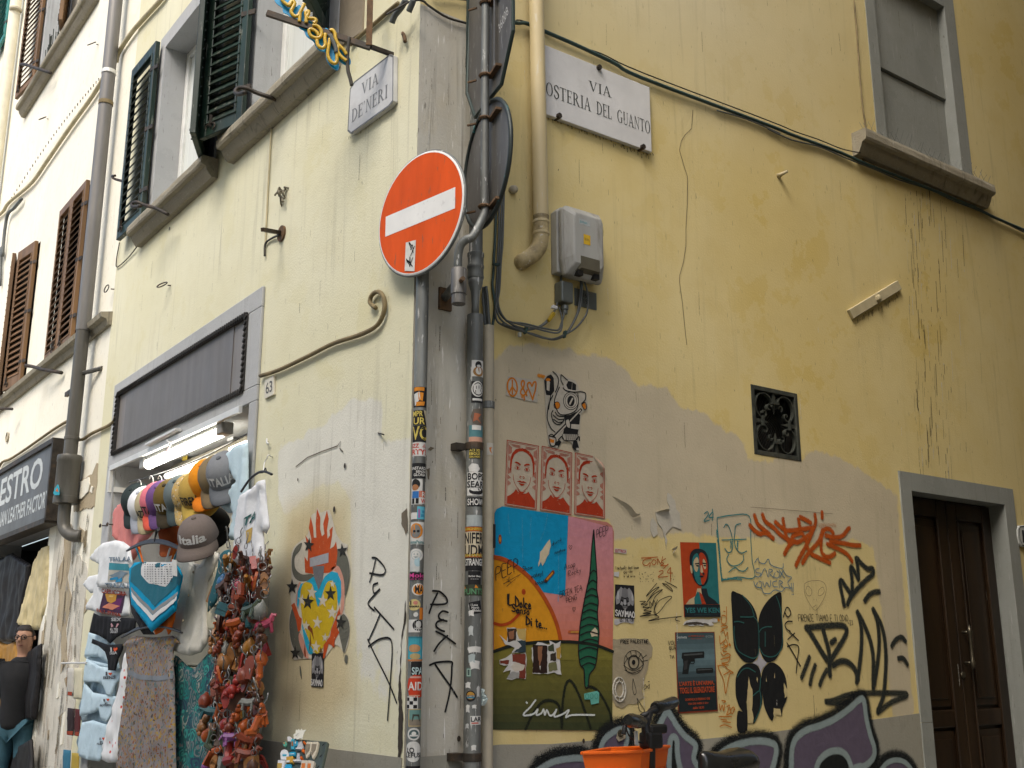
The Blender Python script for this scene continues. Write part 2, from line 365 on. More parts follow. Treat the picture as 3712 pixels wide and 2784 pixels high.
M['rubber']=paint('black_rubber',(.01,.011,.011),.28,var=.3,bs=.05,spec=.6,coat=.3)
M['basket']=paint('orange_plastic',(.78,.13,.008),.4,var=.06,bs=.05)
M['print']=printmat('printed_paper')
M['printw']=printmat('worn_print',worn=.55)
M['paintmk']=printmat('marker_paint',rough=.75,var=.25,bs=0)
M['spray']=printmat('spray_paint',True,rough=.8,var=.15)
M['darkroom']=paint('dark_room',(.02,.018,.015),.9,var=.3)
M['panelgrey']=paint('dark_grey_panel',(.19,.175,.16),.5,var=.15,scale=2,dirt=(.23,.20,.185,1),dk=.5,stretch=(4,4,.3))
M['bead']=paint('dark_bead_moulding',(.035,.032,.028),.55,var=.4)
M['slatwall']=paint('pale_slatwall',(.62,.60,.50),.55,var=.08)
M['alu']=paint('white_metal',(.66,.66,.62),.4,.2,var=.12)
M['tube']=emis('lit_tube',(1,.96,.86),9.0)
# ================================================================== the setting: ground, facades
g=MB().flat(Plane((0,0,-.02),(1,0,0),(0,1,0),(0,0,1)),[(-60,-60),(60,-60),(60,60),(-60,60)],0)
M['paving']=paint('stone_paving',(.27,.26,.23),.75,var=.25,scale=2,dirt=(.15,.14,.12,1),dk=.6)
tag(g.build('street',M['paving']),kind='structure')
pv=MB(); pv.box((-14,-.9,-.02),(.9,-.02,.07)); tag(pv.build('pavement',M['paving'],bevel=.01),kind='structure')
# stone flags of the alley beside the wall, each its own piece
al=MB(); al.box((.02,-.02,-.05),(2.98,12,-.012)); alley=tag(al.build('alley',M['paving']),kind='structure')
for i in range(4):
    for j in range(9):
        w=.62; x=.05+i*w; y=.0+j*.9+(.45 if i%2 else 0)
        MB().box((x+.006,y+.006,-.012),(x+w-.006,y+.9-.006,.012+random.uniform(0,.004))).build('stone_slab',M['paving'],alley,bevel=.006,seg=1)
def wall_cells(pl,u0,u1,v0,v1,holes,off=0.0,cuts=((),()),mask=None):
    us=sorted({u0,u1,*cuts[0],*[h[0] for h in holes],*[h[1] for h in holes]}); vs=sorted({v0,v1,*cuts[1],*[h[2] for h in holes],*[h[3] for h in holes]})
    us=[u for u in us if u0<=u<=u1]; vs=[v for v in vs if v0<=v<=v1]
    b=MB(); idx={}; mk={}
    for i,u in enumerate(us):
        for j,v in enumerate(vs): idx[i,j]=len(b.v); b.v.append(tuple(pl.w(u,v,off))); mk[i,j]=mask(u,v) if mask else None
    for i in range(len(us)-1):
        for j in range(len(vs)-1):
            cu,cv=(us[i]+us[i+1])/2,(vs[j]+vs[j+1])/2
            if any(h[0]<cu<h[1] and h[2]<cv<h[3] for h in holes): continue
            q=((i,j),(i+1,j),(i+1,j+1),(i,j+1)); b.f.append(tuple(idx[k] for k in q)); b.c.append([mk[k] for k in q] if mask else None); b.m.append(0)
    return b
def reveal(b,pl,h,depth,floor=True,back=False):
    """the four inner sides of an opening"""
    u0,u1,v0,v1=h; A=[pl.w(u,v,0) for u,v in ((u0,v0),(u1,v0),(u1,v1),(u0,v1))]; B=[pl.w(u,v,-depth) for u,v in ((u0,v0),(u1,v0),(u1,v1),(u0,v1))]
    fs=[(1,2,6,5),(2,3,7,6),(3,0,4,7)]+([(0,1,5,4)] if floor else [])
    b.add(A+B,fs)
    if back: b.add(B,[(0,1,2,3)])
    return b
def prect(pl,u0,u1,v0,v1): return [(u0,v0),(u1,v0),(u1,v1),(u0,v1)]
W1=(-4.10,-2.90,4.80,6.36); W2=(-2.12,-1.02,4.80,6.36); SHOP=(-4.49,-1.86,-.1,2.87)
DOOR=(3.812,4.922,-.1,2.453); BLIND=(3.915,4.86,4.93,6.45); VENT=(2.318,2.733,2.535,2.955)
def rag(pts,amp,n=5,seed=0):
    out=[]; rr=random.Random(seed)
    for i in range(len(pts)):
        a,b=pts[i],pts[(i+1)%len(pts)]; L=math.hypot(b[0]-a[0],b[1]-a[1]); k=max(1,int(L/amp/2.2))
        for j in range(k):
            t=j/k; out.append((a[0]+(b[0]-a[0])*t+rr.uniform(-amp,amp)*.5*(j>0),a[1]+(b[1]-a[1])*t+rr.uniform(-amp,amp)*.5*(j>0)))
    return out
sm=lambda x,a,b: max(0,min(1,(x-a)/(b-a)))
def sd(u,v,P): d=edist((u,v),P); return d if inside((u,v),P) else -d
# overpainted patches: where a different coat of paint covers the plaster
PL1=[(min(u,.3),v) for u,v in LP.P('B4',[(75,262),(120,245),(180,235),(192,190),(255,182),(290,160),(300,128),(360,110),(378,62),(520,62),(522,245),(640,232),(640,1560),(420,1400),(390,1000),(385,480),(330,410),(230,440),(150,520),(100,560),(70,480)])]
PL2=LP.P('B4',[(90,600),(100,520),(240,440),(385,470),(392,1000),(420,1380),(300,1500),(60,1480),(40,1000)])
PR1=RP.P('O',[(1068,770),(1100,752),(1150,742),(1195,752),(1232,754),(1240,764),(1300,770),(1345,790),(1372,832),(1440,838),(1468,880),(1520,892),(1552,922),(1600,945),(1615,990),(1640,1003),(1690,988),(1738,996),(1742,972),(1800,985),(1850,1010),(1895,1040),(1925,1062),(1938,1070),(1945,1200),(1960,1380),(1974,1545),(1930,1550),(1912,1400),(1900,1280),(1888,1190),(1880,1175),(1840,1165),(1790,1175),(1740,1168),(1690,1172),(1640,1160),(1560,1160),(1480,1150),(1400,1160),(1330,1165),(1320,1120),(1040,1105)])
PR2=RP.P('O',[(1330,1190),(1480,1170),(1700,1190),(1880,1200),(1900,1330),(1925,1545),(1700,1580),(1330,1580)])
def maskL(u,v):
    if v>3.3 or u<-2: return (0,0,0,1)
    return (sm(sd(u,v,PL1),-.05,.05)*(1 if v>1.9 else .3+.7*sm(v,1.1,1.9)),.9*sm(sd(u,v,PL2),-.06,.12),0,1)
def maskR(u,v):
    c=.75*sm(v,4.3,5.4)*sm(u,4.2,2.2)  # third channel: brighter light high near the corner, painted in as paler plaster
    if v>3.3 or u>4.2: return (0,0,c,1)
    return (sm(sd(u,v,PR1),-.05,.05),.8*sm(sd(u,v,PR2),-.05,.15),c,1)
fine=lambda a,b,st: [a+(b-a)*i/max(1,int((b-a)/st)) for i in range(int((b-a)/st)+1)]
M['patch']=printmat('dull_grey_brown',rough=.9,var=.12,bs=.3,scale=3)
cb=thing('corner_building','ochre plaster corner building with green shutters and grey painted corner','building',(-2,2,0))
wl_=wall_cells(LP,-5.0,0,-.1,14,[W1,W2,SHOP],cuts=(fine(-1.7,-.03,.04),fine(.95,3.1,.045)),mask=maskL); wo_=wl_.build('wall',M['cream'],cb)
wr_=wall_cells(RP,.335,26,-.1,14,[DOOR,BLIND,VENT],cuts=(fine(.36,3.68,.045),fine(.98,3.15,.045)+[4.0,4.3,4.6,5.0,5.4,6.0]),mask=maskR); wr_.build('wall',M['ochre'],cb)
# grey painted corner strip: the first third of a metre of the alley side, stopping below the upper floor
wall_cells(RP,0,.335,-.1,4.60,[]).build('corner_strip',M['corner'],cb)
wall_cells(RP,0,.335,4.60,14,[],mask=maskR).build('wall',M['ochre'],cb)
M['roof']=paint('roof_tile',(.25,.11,.06),.8)
MB().box((-12,.0,14),(.5,12,14.3)).build('roof',M['roof'],cb)
# dado bands (a thin coat of grey paint-render)
dd=MB().prism(LP,prect(LP,-1.75,-.012,-.1,.966),0,.006); dd.build('dado',M['dado'],cb)
dz=lambda y: 1.0+.012*math.sin(y*3.1)
dd=MB().prism(RP,[(0.012,-.1),(.335,-.1),(.335,.97),(.012,.965)],0,.004); dd.build('dado',M['dado'],cb)
dd=MB().prism(RP,[(.345,-.1),(3.695,-.1),(3.695,1.055),(3.2,1.03),(2.6,1.005),(2.2,.985),(1.6,.97),(1.17,1.0),(.8,.99),(.5,1.0),(.345,.99)],0,.004); dd.build('dado',M['dado'],cb)
# ---- souvenir shop front: stone frame, dark sign panel, bead
fr=MB()
fr.prism(LP,[(-4.665,-.1),(-4.49,-.1),(-4.49,2.87),(-4.665,2.87)],0,.02)
fr.prism(LP,[(-1.86,-.1),(-1.755,-.1),(-1.755,2.87),(-1.86,2.87)],0,.02)
fr.prism(LP,[(-4.665,2.87),(-1.755,2.87),(-1.755,2.965),(-4.665,2.965)],0,.02)
fr.prism(LP,[(-4.665,3.455),(-1.755,3.455),(-1.755,3.585),(-4.665,3.555)],0,.02)
fr.prism(LP,[(-4.665,2.965),(-4.53,2.965),(-4.53,3.455),(-4.665,3.455)],0,.02)
fr.prism(LP,[(-1.955,2.965),(-1.755,2.965),(-1.755,3.455),(-1.955,3.455)],0,.02)
sf=fr.build('shop_front',M['stone'],cb,bevel=.006)
sf['label']='grey stone shop surround with a blank dark sign panel'
MB().prism(LP,prect(LP,-4.528,-1.957,2.967,3.453),.002,.008).build('sign_panel',M['panelgrey'],sf)
MB().prism(LP,prect(LP,-4.34,-2.19,2.985,3.44),.009,.013).build('inner_panel',paint('inner_panel',(.145,.135,.125),.5,var=.2,scale=2,stretch=(4,4,.3)),sf)
for a,b in (((-4.528,2.967),(-1.957,2.967)),((-4.528,3.453),(-1.957,3.453)),((-4.528,2.967),(-4.528,3.453)),((-1.957,2.967),(-1.957,3.453))):
    q=MB(); n=int(max(abs(a[0]-b[0]),abs(a[1]-b[1]))/.035)
    q.bar(LP.w(*a,.022),LP.w(*b,.022),.02,.03)
    for i in range(n):   # rope-twist beads
        t=(i+.5)/n; c=LP.w(a[0]+(b[0]-a[0])*t,a[1]+(b[1]-a[1])*t,.036)
        d=Vector((1,0,1)).normalized()*.016; q.tube([c-d,c+d],.009,5)
    q.build('bead_moulding',M['bead'],sf)
q=reveal(MB(),LP,SHOP,.55,floor=False); q.build('shop_recess',M['stone'],cb)
MB().box((SHOP[0],.55,-.1),(SHOP[1],2.2,2.87)).build('shop_interior',M['slatwall'],cb)
for i in range(9):
    z=.3+i*.21; MB().box((SHOP[0]+.3,.50,z),(SHOP[1]-.02,.545,z+.196)).build('slat_board',M['slatwall'],cb)
# roller-shutter box at the back of the soffit and white trim on the lintel
MB().box((-4.1,.30,2.58),(SHOP[1],.545,2.84)).build('shutter_box',paint('dull_grey_box',(.20,.18,.13),.6),cb)
q=MB(); q.box((-4.52,-.045,2.83),(-1.95,-.022,2.87)); q.box((-4.53,-.045,2.66),(-4.495,-.02,2.83)); q.build('lintel_trim',M['alu'],cb)
MB().box((-4.488,-.01,2.66),(-4.46,.5,2.70)).build('reveal_trim',M['alu'],cb)
# ---- windows of the corner building, street side
def moulded_sill(pl,u0,u1,ztop,depth,h,mat,parent):
    b=MB(); prof=[(0,0),(depth*.35,0),(depth*.45,h*.10),(depth*.62,h*.30),(depth*.70,h*.48),(depth*.93,h*.52),(depth,h*.62),(depth,h*.86),(depth*.95,h),(0,h)]
    n=len(prof); N=12; vs=[]
    for k in range(N+1):
        u=u0+(u1-u0)*k/N
        for o,z in prof: vs.append(pl.w(u,ztop-h+z+random.uniform(-.002,.002),o+random.uniform(-.002,.002)))
    fs=[(k*n+i,k*n+(i+1)%n,(k+1)*n+(i+1)%n,(k+1)*n+i) for k in range(N) for i in range(n)]
    fs=[f[::-1] for f in fs]
    fs.append(tuple(range(n))); fs.append(tuple(N*n+i for i in range(n))[::-1]); b.add(vs,fs)
    return b.build('sill',mat,parent)
def shutter(parent,hinge,end,z0,z1,ns,mat,name='shutter',thick=.04,stile=.06,rail=.09,tilt=58,mid=True,rings=True):
    """louvred leaf between two plan points; every louvre a piece of its own"""
    a,b=Vector((*hinge,0)),Vector((*end,0)); d=(b-a); w=d.length; d.normalize(); n=d.cross(Vector((0,0,1)))
    if n.y>0: n=-n
    q=MB(); O=lambda s,z,t=0: a+d*s+Vector((0,0,z))+n*t
    for s in (stile/2,w-stile/2): q.obox(O(s,(z0+z1)/2),d*stile/2,n*thick/2,Vector((0,0,(z1-z0)/2)))
    for z in [z0+rail/2,z1-rail/2]: q.obox(O(w/2,z),d*(w/2-stile),n*thick/2,Vector((0,0,rail/2)))
    for s in (stile+.008,w-stile-.008): q.obox(O(s,(z0+z1)/2,thick*.55),d*.008,n*.004,Vector((0,0,(z1-z0)/2-rail)))
    o=q.build(name,mat,parent,bevel=.004,seg=1)
    t=math.radians(tilt); za,zb=z0+rail,z1-rail; me=None
    for i in range(ns):
        z=za+(zb-za)*(i+.5)/ns; hw=w/2-stile+.004; X=d*hw; hh=(zb-za)/ns*.74
        Y=(n*math.cos(t)+Vector((0,0,-math.sin(t))))*hh*.9; Zv=X.normalized().cross(Y.normalized())*.005
        MB().obox(O(w/2,z),X,Y,Zv).build('slat',mat,o)
    # hinges and latch
    if rings:
        for z in (z0+.25,(z0+z1)/2,z1-.25): MB().bar(O(-.05,z,.0),O(.06,z,.025),.012,.035).build('hinge',M['iron'],o)
        h=MB(); c=O(w-.12,z0+.05,.03); h.tube([c+d*.05*math.cos(k)+Vector((0,0,.03*math.sin(k))) for k in [x*.6 for x in range(8)]],.006,5); h.bar(c,c+Vector((0,0,.09)),.018,.01); h.build('latch',M['iron'],o)
    return o
def window(parent,h,name='window',depth=.17,fw=.13,stone=M['stone'],left=None):
    u0,u1,v0,v1=h; f=MB()
    f.prism(LP,[(u0-fw,v0),(u0,v0),(u0,v1+fw),(u0-fw,v1+fw)],0,.015); f.prism(LP,[(u1,v0),(u1+fw,v0),(u1+fw,v1+fw),(u1,v1+fw)],0,.015); f.prism(LP,[(u0,v1),(u1,v1),(u1,v1+fw),(u0,v1+fw)],0,.015)
    reveal(f,LP,h,depth+.25)
    o=f.build(name,stone,parent)
    q=MB(); t=.06
    for a,b in ((u0,u0+t),((u0+u1)/2-t,(u0+u1)/2+t),(u1-t,u1)): q.box((a,depth,v0),(b,depth+.06,v1))
    for a,b in ((v0,v0+t+.03),(v1-t,v1)): q.box((u0+t,depth+.004,a),(u1-t,depth+.056,b))
    q.build('window_frame',M['white'],o,bevel=.006)
    q=MB()
    for a,b in ((u0+t,(u0+u1)/2-t),((u0+u1)/2+t,u1-t)): 
        for s in range(1): MB().box((a,depth+.025,v0+t),(b,depth+.03,v1-t)).build('pane',M['curtain'],o)
    return o
w1=window(cb,W1); moulded_sill(LP,-4.34,-2.70,4.80,.13,.15,M['sill'],w1)
w2=window(cb,W2); moulded_sill(LP,-2.42,-.86,4.80,.13,.15,M['sill'],w2)
shutter(cb,(-4.16,-.06),(-4.76,-.07),4.83,6.43,20,M['green'])
shutter(cb,(-2.9,-.03),(-2.41,-.30),4.79,6.40,20,M['green'])
shutter(cb,(-2.10,-.075),(-2.50,-.205),4.80,6.42,20,M['green'])
shutter(cb,(-1.02,-.03),(-.66,-.36),4.90,6.42,19,M['green'])
# thin grey-brown panel right of the second window
MB().prism(LP,[(-.885,4.78),(-.60,4.74),(-.58,6.5),(-.885,6.5)],0,.012,(.27,.23,.17)).build('grey_brown_panel',M['patch'],cb)
# ---- blind window in the alley wall
f=MB(); u0,u1,v0,v1=BLIND; O0,O1,OT=3.80,5.0,6.57
f.prism(RP,[(O0,v0),(u0,v0),(u0,OT),(O0,OT)],0,.006); f.prism(RP,[(u1,v0),(O1,v0),(O1,OT),(u1,OT)],0,.006); f.prism(RP,[(u0,v1),(u1,v1),(u1,OT),(u0,OT)],0,.006)
reveal(f,RP,BLIND,.14); bw=f.build('blind_window',M['stoneR'],cb); bw['label']='walled-up window painted grey above the door'
MB().prism(RP,prect(RP,u0,u1,5.66,v1),-.2,-.065).build('infill_panel',M['stoneR'],bw)
MB().prism(RP,prect(RP,u0,u1,v0,5.645),-.2,-.085).build('infill_panel',M['stoneR'],bw)
moulded_sill(RP,3.50,5.10,4.93,.12,.17,M['sill'],bw)
# bird spikes on the sill
for i in range(24):
    u=3.55+i*.066+random.uniform(-.015,.015); q=MB()
    for s in (-1,1): q.tube([RP.w(u,4.93,.07),RP.w(u+s*.03+random.uniform(-.02,.02),5.03+random.uniform(-.03,.03),.07+s*.03)],.0012,4)
    q.build('bird_spike',M['galv'],bw)
# ---- front door in the alley wall
f=MB(); u0,u1,v0,v1=DOOR
f.prism(RP,[(3.695,1.0),(u0,1.0),(u0,2.575),(3.695,2.575)],0,.012); f.prism(RP,[(u1,-.1),(5.05,-.1),(5.05,2.575),(u1,2.575)],0,.012); f.prism(RP,[(u0,v1),(u1,v1),(u1,2.575),(u0,2.575)],0,.012)
f.prism(RP,[(3.695,-.1),(u0,-.1),(u0,.998),(3.695,.998)],0,.012)
reveal(f,RP,DOOR,.16); ds=f.build('door_surround',M['stoneR'],cb)
dl=MB().prism(RP,prect(RP,u0,u1,-.1,v1),-.2,-.135); dl=dl.build('door',M['door'],cb); dl['label']='dark walnut panelled double door'
mid=(u0+u1)/2
for a,b in ((u0+.01,mid-.006),(mid+.006,u1-.01)):
    q=MB()
    for x0,x1 in ((a,a+.11),(b-.11,b)): q.prism(RP,prect(RP,x0,x1,-.1,v1-.01),-.134,-.105)
    for z0,z1 in ((v1-.13,v1-.011),(.95,1.06)): q.prism(RP,prect(RP,a+.111,b-.111,z0,z1),-.134,-.106)
    q.build('door_leaf',M['door'],dl,bevel=.008)
    for z0,z1 in ((1.07,v1-.14),(.0,.94)): 
        q=MB(); q.prism(RP,prect(RP,a+.125,b-.125,z0+.01,z1-.01),-.134,-.118); q.prism(RP,prect(RP,a+.17,b-.17,z0+.06,z1-.06),-.1179,-.108); q.build('door_panel',M['door'],dl,bevel=.008)
    q=MB(); 
    for x in (a+.115,b-.115): q.tube([RP.w(x,0,-.105),RP.w(x,v1-.14,-.105)],.008,6)
    q.build('door_moulding',M['door'],dl)
hu,hz=RP.p('C5',608,1020,-.06)
q=MB(); q.tube([RP.w(hu,hz-.14,-.05),RP.w(hu,hz-.12,-.05),RP.w(hu,hz-.10,-.05),RP.w(hu,hz-.08,-.05),RP.w(hu,hz,-.05),RP.w(hu,hz+.08,-.05),RP.w(hu,hz+.1,-.05),RP.w(hu,hz+.12,-.05),RP.w(hu,hz+.15,-.05)],[.006,.014,.02,.012,.011,.012,.02,.014,.004],10)
for z in (hz-.1,hz+.1): q.tube([RP.w(hu,z,-.108),RP.w(hu,z,-.05)],.011,8)
q.build('door_handle',M['brass'],dl,smooth=True)
ku,kz=RP.p('C5',575,1165,-.1); MB().lathe([(.022,0),(.02,.008),(.0,.012)],RP.w(ku,kz,-.106),(1,0,0),14).build('lock_plate',M['brass'],dl)
# ---- scrolled iron grille in its recess
u0,u1,v0,v1=VENT; q=reveal(MB(),RP,VENT,.12,back=True); gr=q.build('vent',M['darkroom'],cb); gr['label']='square wall vent with scrolled iron grille'
q=MB(); t=.028
for a,b,c,d in ((u0,u0+t,v0,v1),(u1-t,u1,v0,v1),(u0+t,u1-t,v0,v0+t),(u0+t,u1-t,v1-t,v1)): q.prism(RP,prect(RP,a,b,c,d),-.035,.004)
q.build('grille_frame',M['grille'],gr,bevel=.003)
cu,cv=(u0+u1)/2,(v0+v1)/2; hw=(u1-u0)/2-t; hh=(v1-v0)/2-t
for sx in (-1,1):
    for sy in (-1,1):
        path=[(.26,.42),(.34,.44),(.36,.54),(.27,.60),(.17,.52),(.14,.66),(.26,.86),(.50,.95),(.78,.86),(.93,.62),(.92,.36),(.78,.17),(.58,.13),(.46,.22),(.48,.34),(.58,.35),(.60,.27)]
        P3=[RP.w(cu+sx*x*hw,cv+sy*y*hh,-.012) for x,y in cr(path,5)]
        q=MB(); n=len(P3); vs=[]
        for i,p in enumerate(P3):
            tv=(P3[min(i+1,n-1)]-P3[max(i-1,0)]).normalized(); sv=tv.cross(Vector((1,0,0)))*.003
            for o,s_ in ((-.012,-1),(-.012,1),(.012,1),(.012,-1)): vs.append(p+sv*s_+Vector((o,0,0)))
        q.add(vs,[(i*4+k,i*4+(k+1)%4,i*4+4+(k+1)%4,i*4+4+k) for i in range(n-1) for k in range(4)])
        q.build('scroll',M['grille'],gr)
for dx,dy in ((1,0),(-1,0),(0,1),(0,-1)):
    q=MB(); e=lambda s: RP.w(cu+dx*hw*s,cv+dy*hh*s,-.012); q.bar(e(1.0),e(.62),.022,.014,up=(1,0,0)); q.tube([e(.62),e(.30)],[.013,.001],4)
    q.bar(RP.w(cu+dx*hw*.66+dy*.03,cv+dy*hh*.66+dx*.03,-.0),RP.w(cu+dx*hw*.66-dy*.03,cv+dy*hh*.66-dx*.03,-.0),.014,.02,up=(1,0,0)); q.build('spear',M['grille'],gr)
q=MB()
for i in range(-16,17): 
    x=i*.03
    a=(u0+t,cv+ (x)-.2); pts=[]
    q.tube([RP.w(max(u0,min(u1,cu+x-.2)),v0+.02 if abs(x)<1 else v0,-.09),RP.w(max(u0,min(u1,cu+x+.2)),v1-.02,-.09)],.0012,4)
q.build('wire_mesh',M['grille'],gr)
# ================================================================== neighbouring house
nb=thing('neighbour_house','pale cream house with brown louvred shutters and a leather shop below','building',(-8,2,0))
NW1=(-7.06,-6.10,4.30,5.88); NW2=(-9.02,-8.06,4.30,5.90); NW3=(-9.05,-7.92,8.30,10.2); NSHOP=(-8.75,-6.38,-.1,2.62)
NSC=wall_cells(LP,-11.25,-5.0,4.25,14,[NW1,NW2,NW3],off=-.004).build('wall',M['neigh'],nb)
wall_cells(LP,-11.25,-5.0,-.1,4.25,[NSHOP],off=-.004).build('wall',M['neigh'],nb)
# lower wall: flaking plaster round the drainpipe
pk=LP.P('D1',[(880,1060),(935,800),(1060,745),(1185,580),(1175,900),(1140,1100),(1130,1659),(1040,1659),(900,1659),(850,1300)])
pk=LP.P('D1',[(905,1010),(930,830),(970,795),(1060,750),(1110,730),(1165,590),(1185,600),(1170,860),(1150,1010),(1140,1120),(1010,1140),(960,1165),(890,1180),(880,1060)])
MB().prism(LP,rag(pk,.02,seed=9),-.004,.003).build('bare_patch',M['rough'],nb)
for pts in ([(950,830),(1085,765),(1095,850),(1075,940),(1010,1010),(970,1030),(945,980)],[(1120,870),(1135,880),(1120,955),(1095,930)]):
    MB().prism(LP,rag(LP.P('D1',pts),.012,seed=4),.003,.014).build('plaster_flake',M['neigh'],nb,bevel=.002,seg=1)
pk=LP.P('B1',[(375,30),(470,90),(475,250),(560,330),(600,560),(560,900),(520,1659),(200,1659),(260,1300),(300,700),(345,300)])
MB().prism(LP,[(min(u,-5.02),v) for u,v in rag(pk,.03,seed=12)],-.004,.0015).build('worn_render',M['peel'],nb)
pk=LP.P('B1',[(410,80),(465,85),(462,300),(440,420),(470,560),(430,760),(440,960),(395,1050),(400,800),(370,720),(385,560),(375,400),(420,260)])
MB().prism(LP,rag(pk,.03,seed=15),.0015,.004).build('water_stain',M['rough'],nb)
for pts in ([(520,100),(555,130),(540,200),(515,170)],[(560,560),(575,620),(545,660)],[(420,1080),(450,1060),(440,1140)],[(380,1330),(420,1300),(400,1400)]):
    MB().prism(LP,rag(LP.P('B1',pts),.02,seed=21),.0015,.006).build('bare_patch',M['rough'],nb)
for i in range(14):
    u=random.uniform(-6.25,-5.1); v=random.uniform(.6,2.4); s=random.uniform(.03,.12)
    MB().prism(LP,rag([(u-s*.4,v-s),(u+s*.4,v-s*.8),(u+s*.3,v+s),(u-s*.5,v+s*.7)],.03,seed=i),.0015,.005+random.uniform(0,.006)).build('plaster_flake',M['neigh'] if i%3 else M['rough'],nb)
q=MB(); rr=random.Random(31)
for i in range(90):
    u=-6.3+1.2*rr.random()**.8; v=rr.uniform(.5,2.6); L=rr.choice([.06,.12,.25,.45]); w_=rr.choice([.01,.02,.035,.06]); c_=rr.choice([(.10,.08,.045,.55),(.06,.055,.04,.5),(.30,.15,.05,.4),(.16,.13,.07,.6),(.34,.33,.30,.5)])
    q.stroke(LP,[(u,v),(u+rr.uniform(-.02,.02),v-L*.5),(u+rr.uniform(-.03,.03),v-L)],w_,.0075,c_,True,3)
q.build('damp_stains',M['spray'],nb)['kind']='stuff'
# string course / sill band
cs=MB(); n_=[(0,0),(.03,0),(.05,.05),(.09,.06),(.10,.10),(.0,.12)]
vs=[];N=20
for k in range(N+1):
    u=-11.25+(6.27)*k/N
    for o,z in n_: vs.append(LP.w(u,4.155+z,o))
n=len(n_); cs.add(vs,[(k*n+i,(k+1)*n+i,(k+1)*n+(i+1)%n,k*n+(i+1)%n) for k in range(N) for i in range(n)]+[tuple(range(n)),tuple(N*n+i for i in range(n))[::-1]])
cs.build('string_course',M['sill'],nb)
moulded_sill(LP,-9.75,-6.55,8.28,.12,.16,M['sill'],nb)
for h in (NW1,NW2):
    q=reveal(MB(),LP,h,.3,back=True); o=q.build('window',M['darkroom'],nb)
    m_=(h[0]+h[1])/2
shutter(nb,(-7.06,-.035),(-6.585,-.035),4.27,5.9,21,M['brown'],stile=.05,rail=.08)
shutter(nb,(-6.10,-.035),(-6.575,-.035),4.27,5.9,21,M['brown'],stile=.05,rail=.08)
shutter(nb,(-8.06,-.035),(-8.56,-.10),4.27,5.9,20,M['brown'],stile=.06,rail=.12)
shutter(nb,(-9.02,-.035),(-8.60,-.15),4.27,5.9,20,M['brown'],stile=.05,rail=.08)
o=window(nb,NW3,depth=.15,fw=.12,stone=M['stone'])
shutter(nb,(-9.12,-.05),(-9.78,-.12),8.36,10.3,24,M['brown'],stile=.05,rail=.08)
shutter(nb,(-7.94,-.03),(-7.47,-.17),8.30,10.2,24,M['brown'],stile=.05,rail=.08)
q=MB()
for i in range(40):
    a=Vector((random.uniform(-8.9,-8.0),.02+random.uniform(-.05,.05),8.30)); q.tube([a,a+Vector((random.uniform(-.08,.08),-.02,random.uniform(.1,.5)))],.006,4)
tag(q.build('window_plant',paint('dark_twigs',(.03,.035,.025),.8)),'dark twiggy plants on the upper window sill','plant',kind='stuff')
# ---- leather shop: door opening, dark room, sign board
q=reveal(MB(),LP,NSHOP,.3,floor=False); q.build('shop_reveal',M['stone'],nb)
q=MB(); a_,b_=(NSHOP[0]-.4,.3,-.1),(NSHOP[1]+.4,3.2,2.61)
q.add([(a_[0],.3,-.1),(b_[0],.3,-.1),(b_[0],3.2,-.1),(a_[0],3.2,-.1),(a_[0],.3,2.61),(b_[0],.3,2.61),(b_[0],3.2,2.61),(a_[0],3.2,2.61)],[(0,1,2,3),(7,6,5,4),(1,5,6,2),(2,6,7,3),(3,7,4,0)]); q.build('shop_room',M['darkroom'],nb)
# an extension of facades: the house beyond
fbx=thing('far_house','white house beyond the pale downpipe with teal shutters','building',(-14,2,0))
wall_cells(LP,-22,-11.25,-.1,15,[],off=.02).build('wall',M['neigh'],fbx)
fu=LP.p('D2',110,200,.08)
shutter(fbx,(fu[0]-.02,-.08),(fu[0]-.7,-.09),fu[1]-.35,fu[1]+1.6,18,M['teal'],stile=.05)
# ================================================================== buildings across the street and the alley (they close the street and shade it)
M['opp']=plaster('plaster_opposite',(.40,.37,.28,1),(.45,.42,.33,1),(.34,.31,.22,1),.2)
ob=thing('alley_house','tall ochre house on the opposite side of the alley, outside the picture','building',(5,6,0))
MB().box((3.0,.95,-.1),(12,26,17)).build('wall',M['opp'],ob)
for z in (2.2,5.6,8.9):
    for y in (2.0,4.6,7.4): MB().box((2.96,y,z),(2.998,y+1,z+1.6)).build('window',M['brown'],ob)
ob=thing('street_house','tall plaster house across the street behind the viewer, outside the picture','building',(0,-8,0))
MB().box((-3.5,-14,-.1),(12,-7.4,11.0)).build('wall',M['opp'],ob)
for z in (1.2,4.6):
    for x in (-3,-1,2,5): MB().box((x,-7.398,z),(x+1,-7.36,z+1.7)).build('window',M['green'],ob)
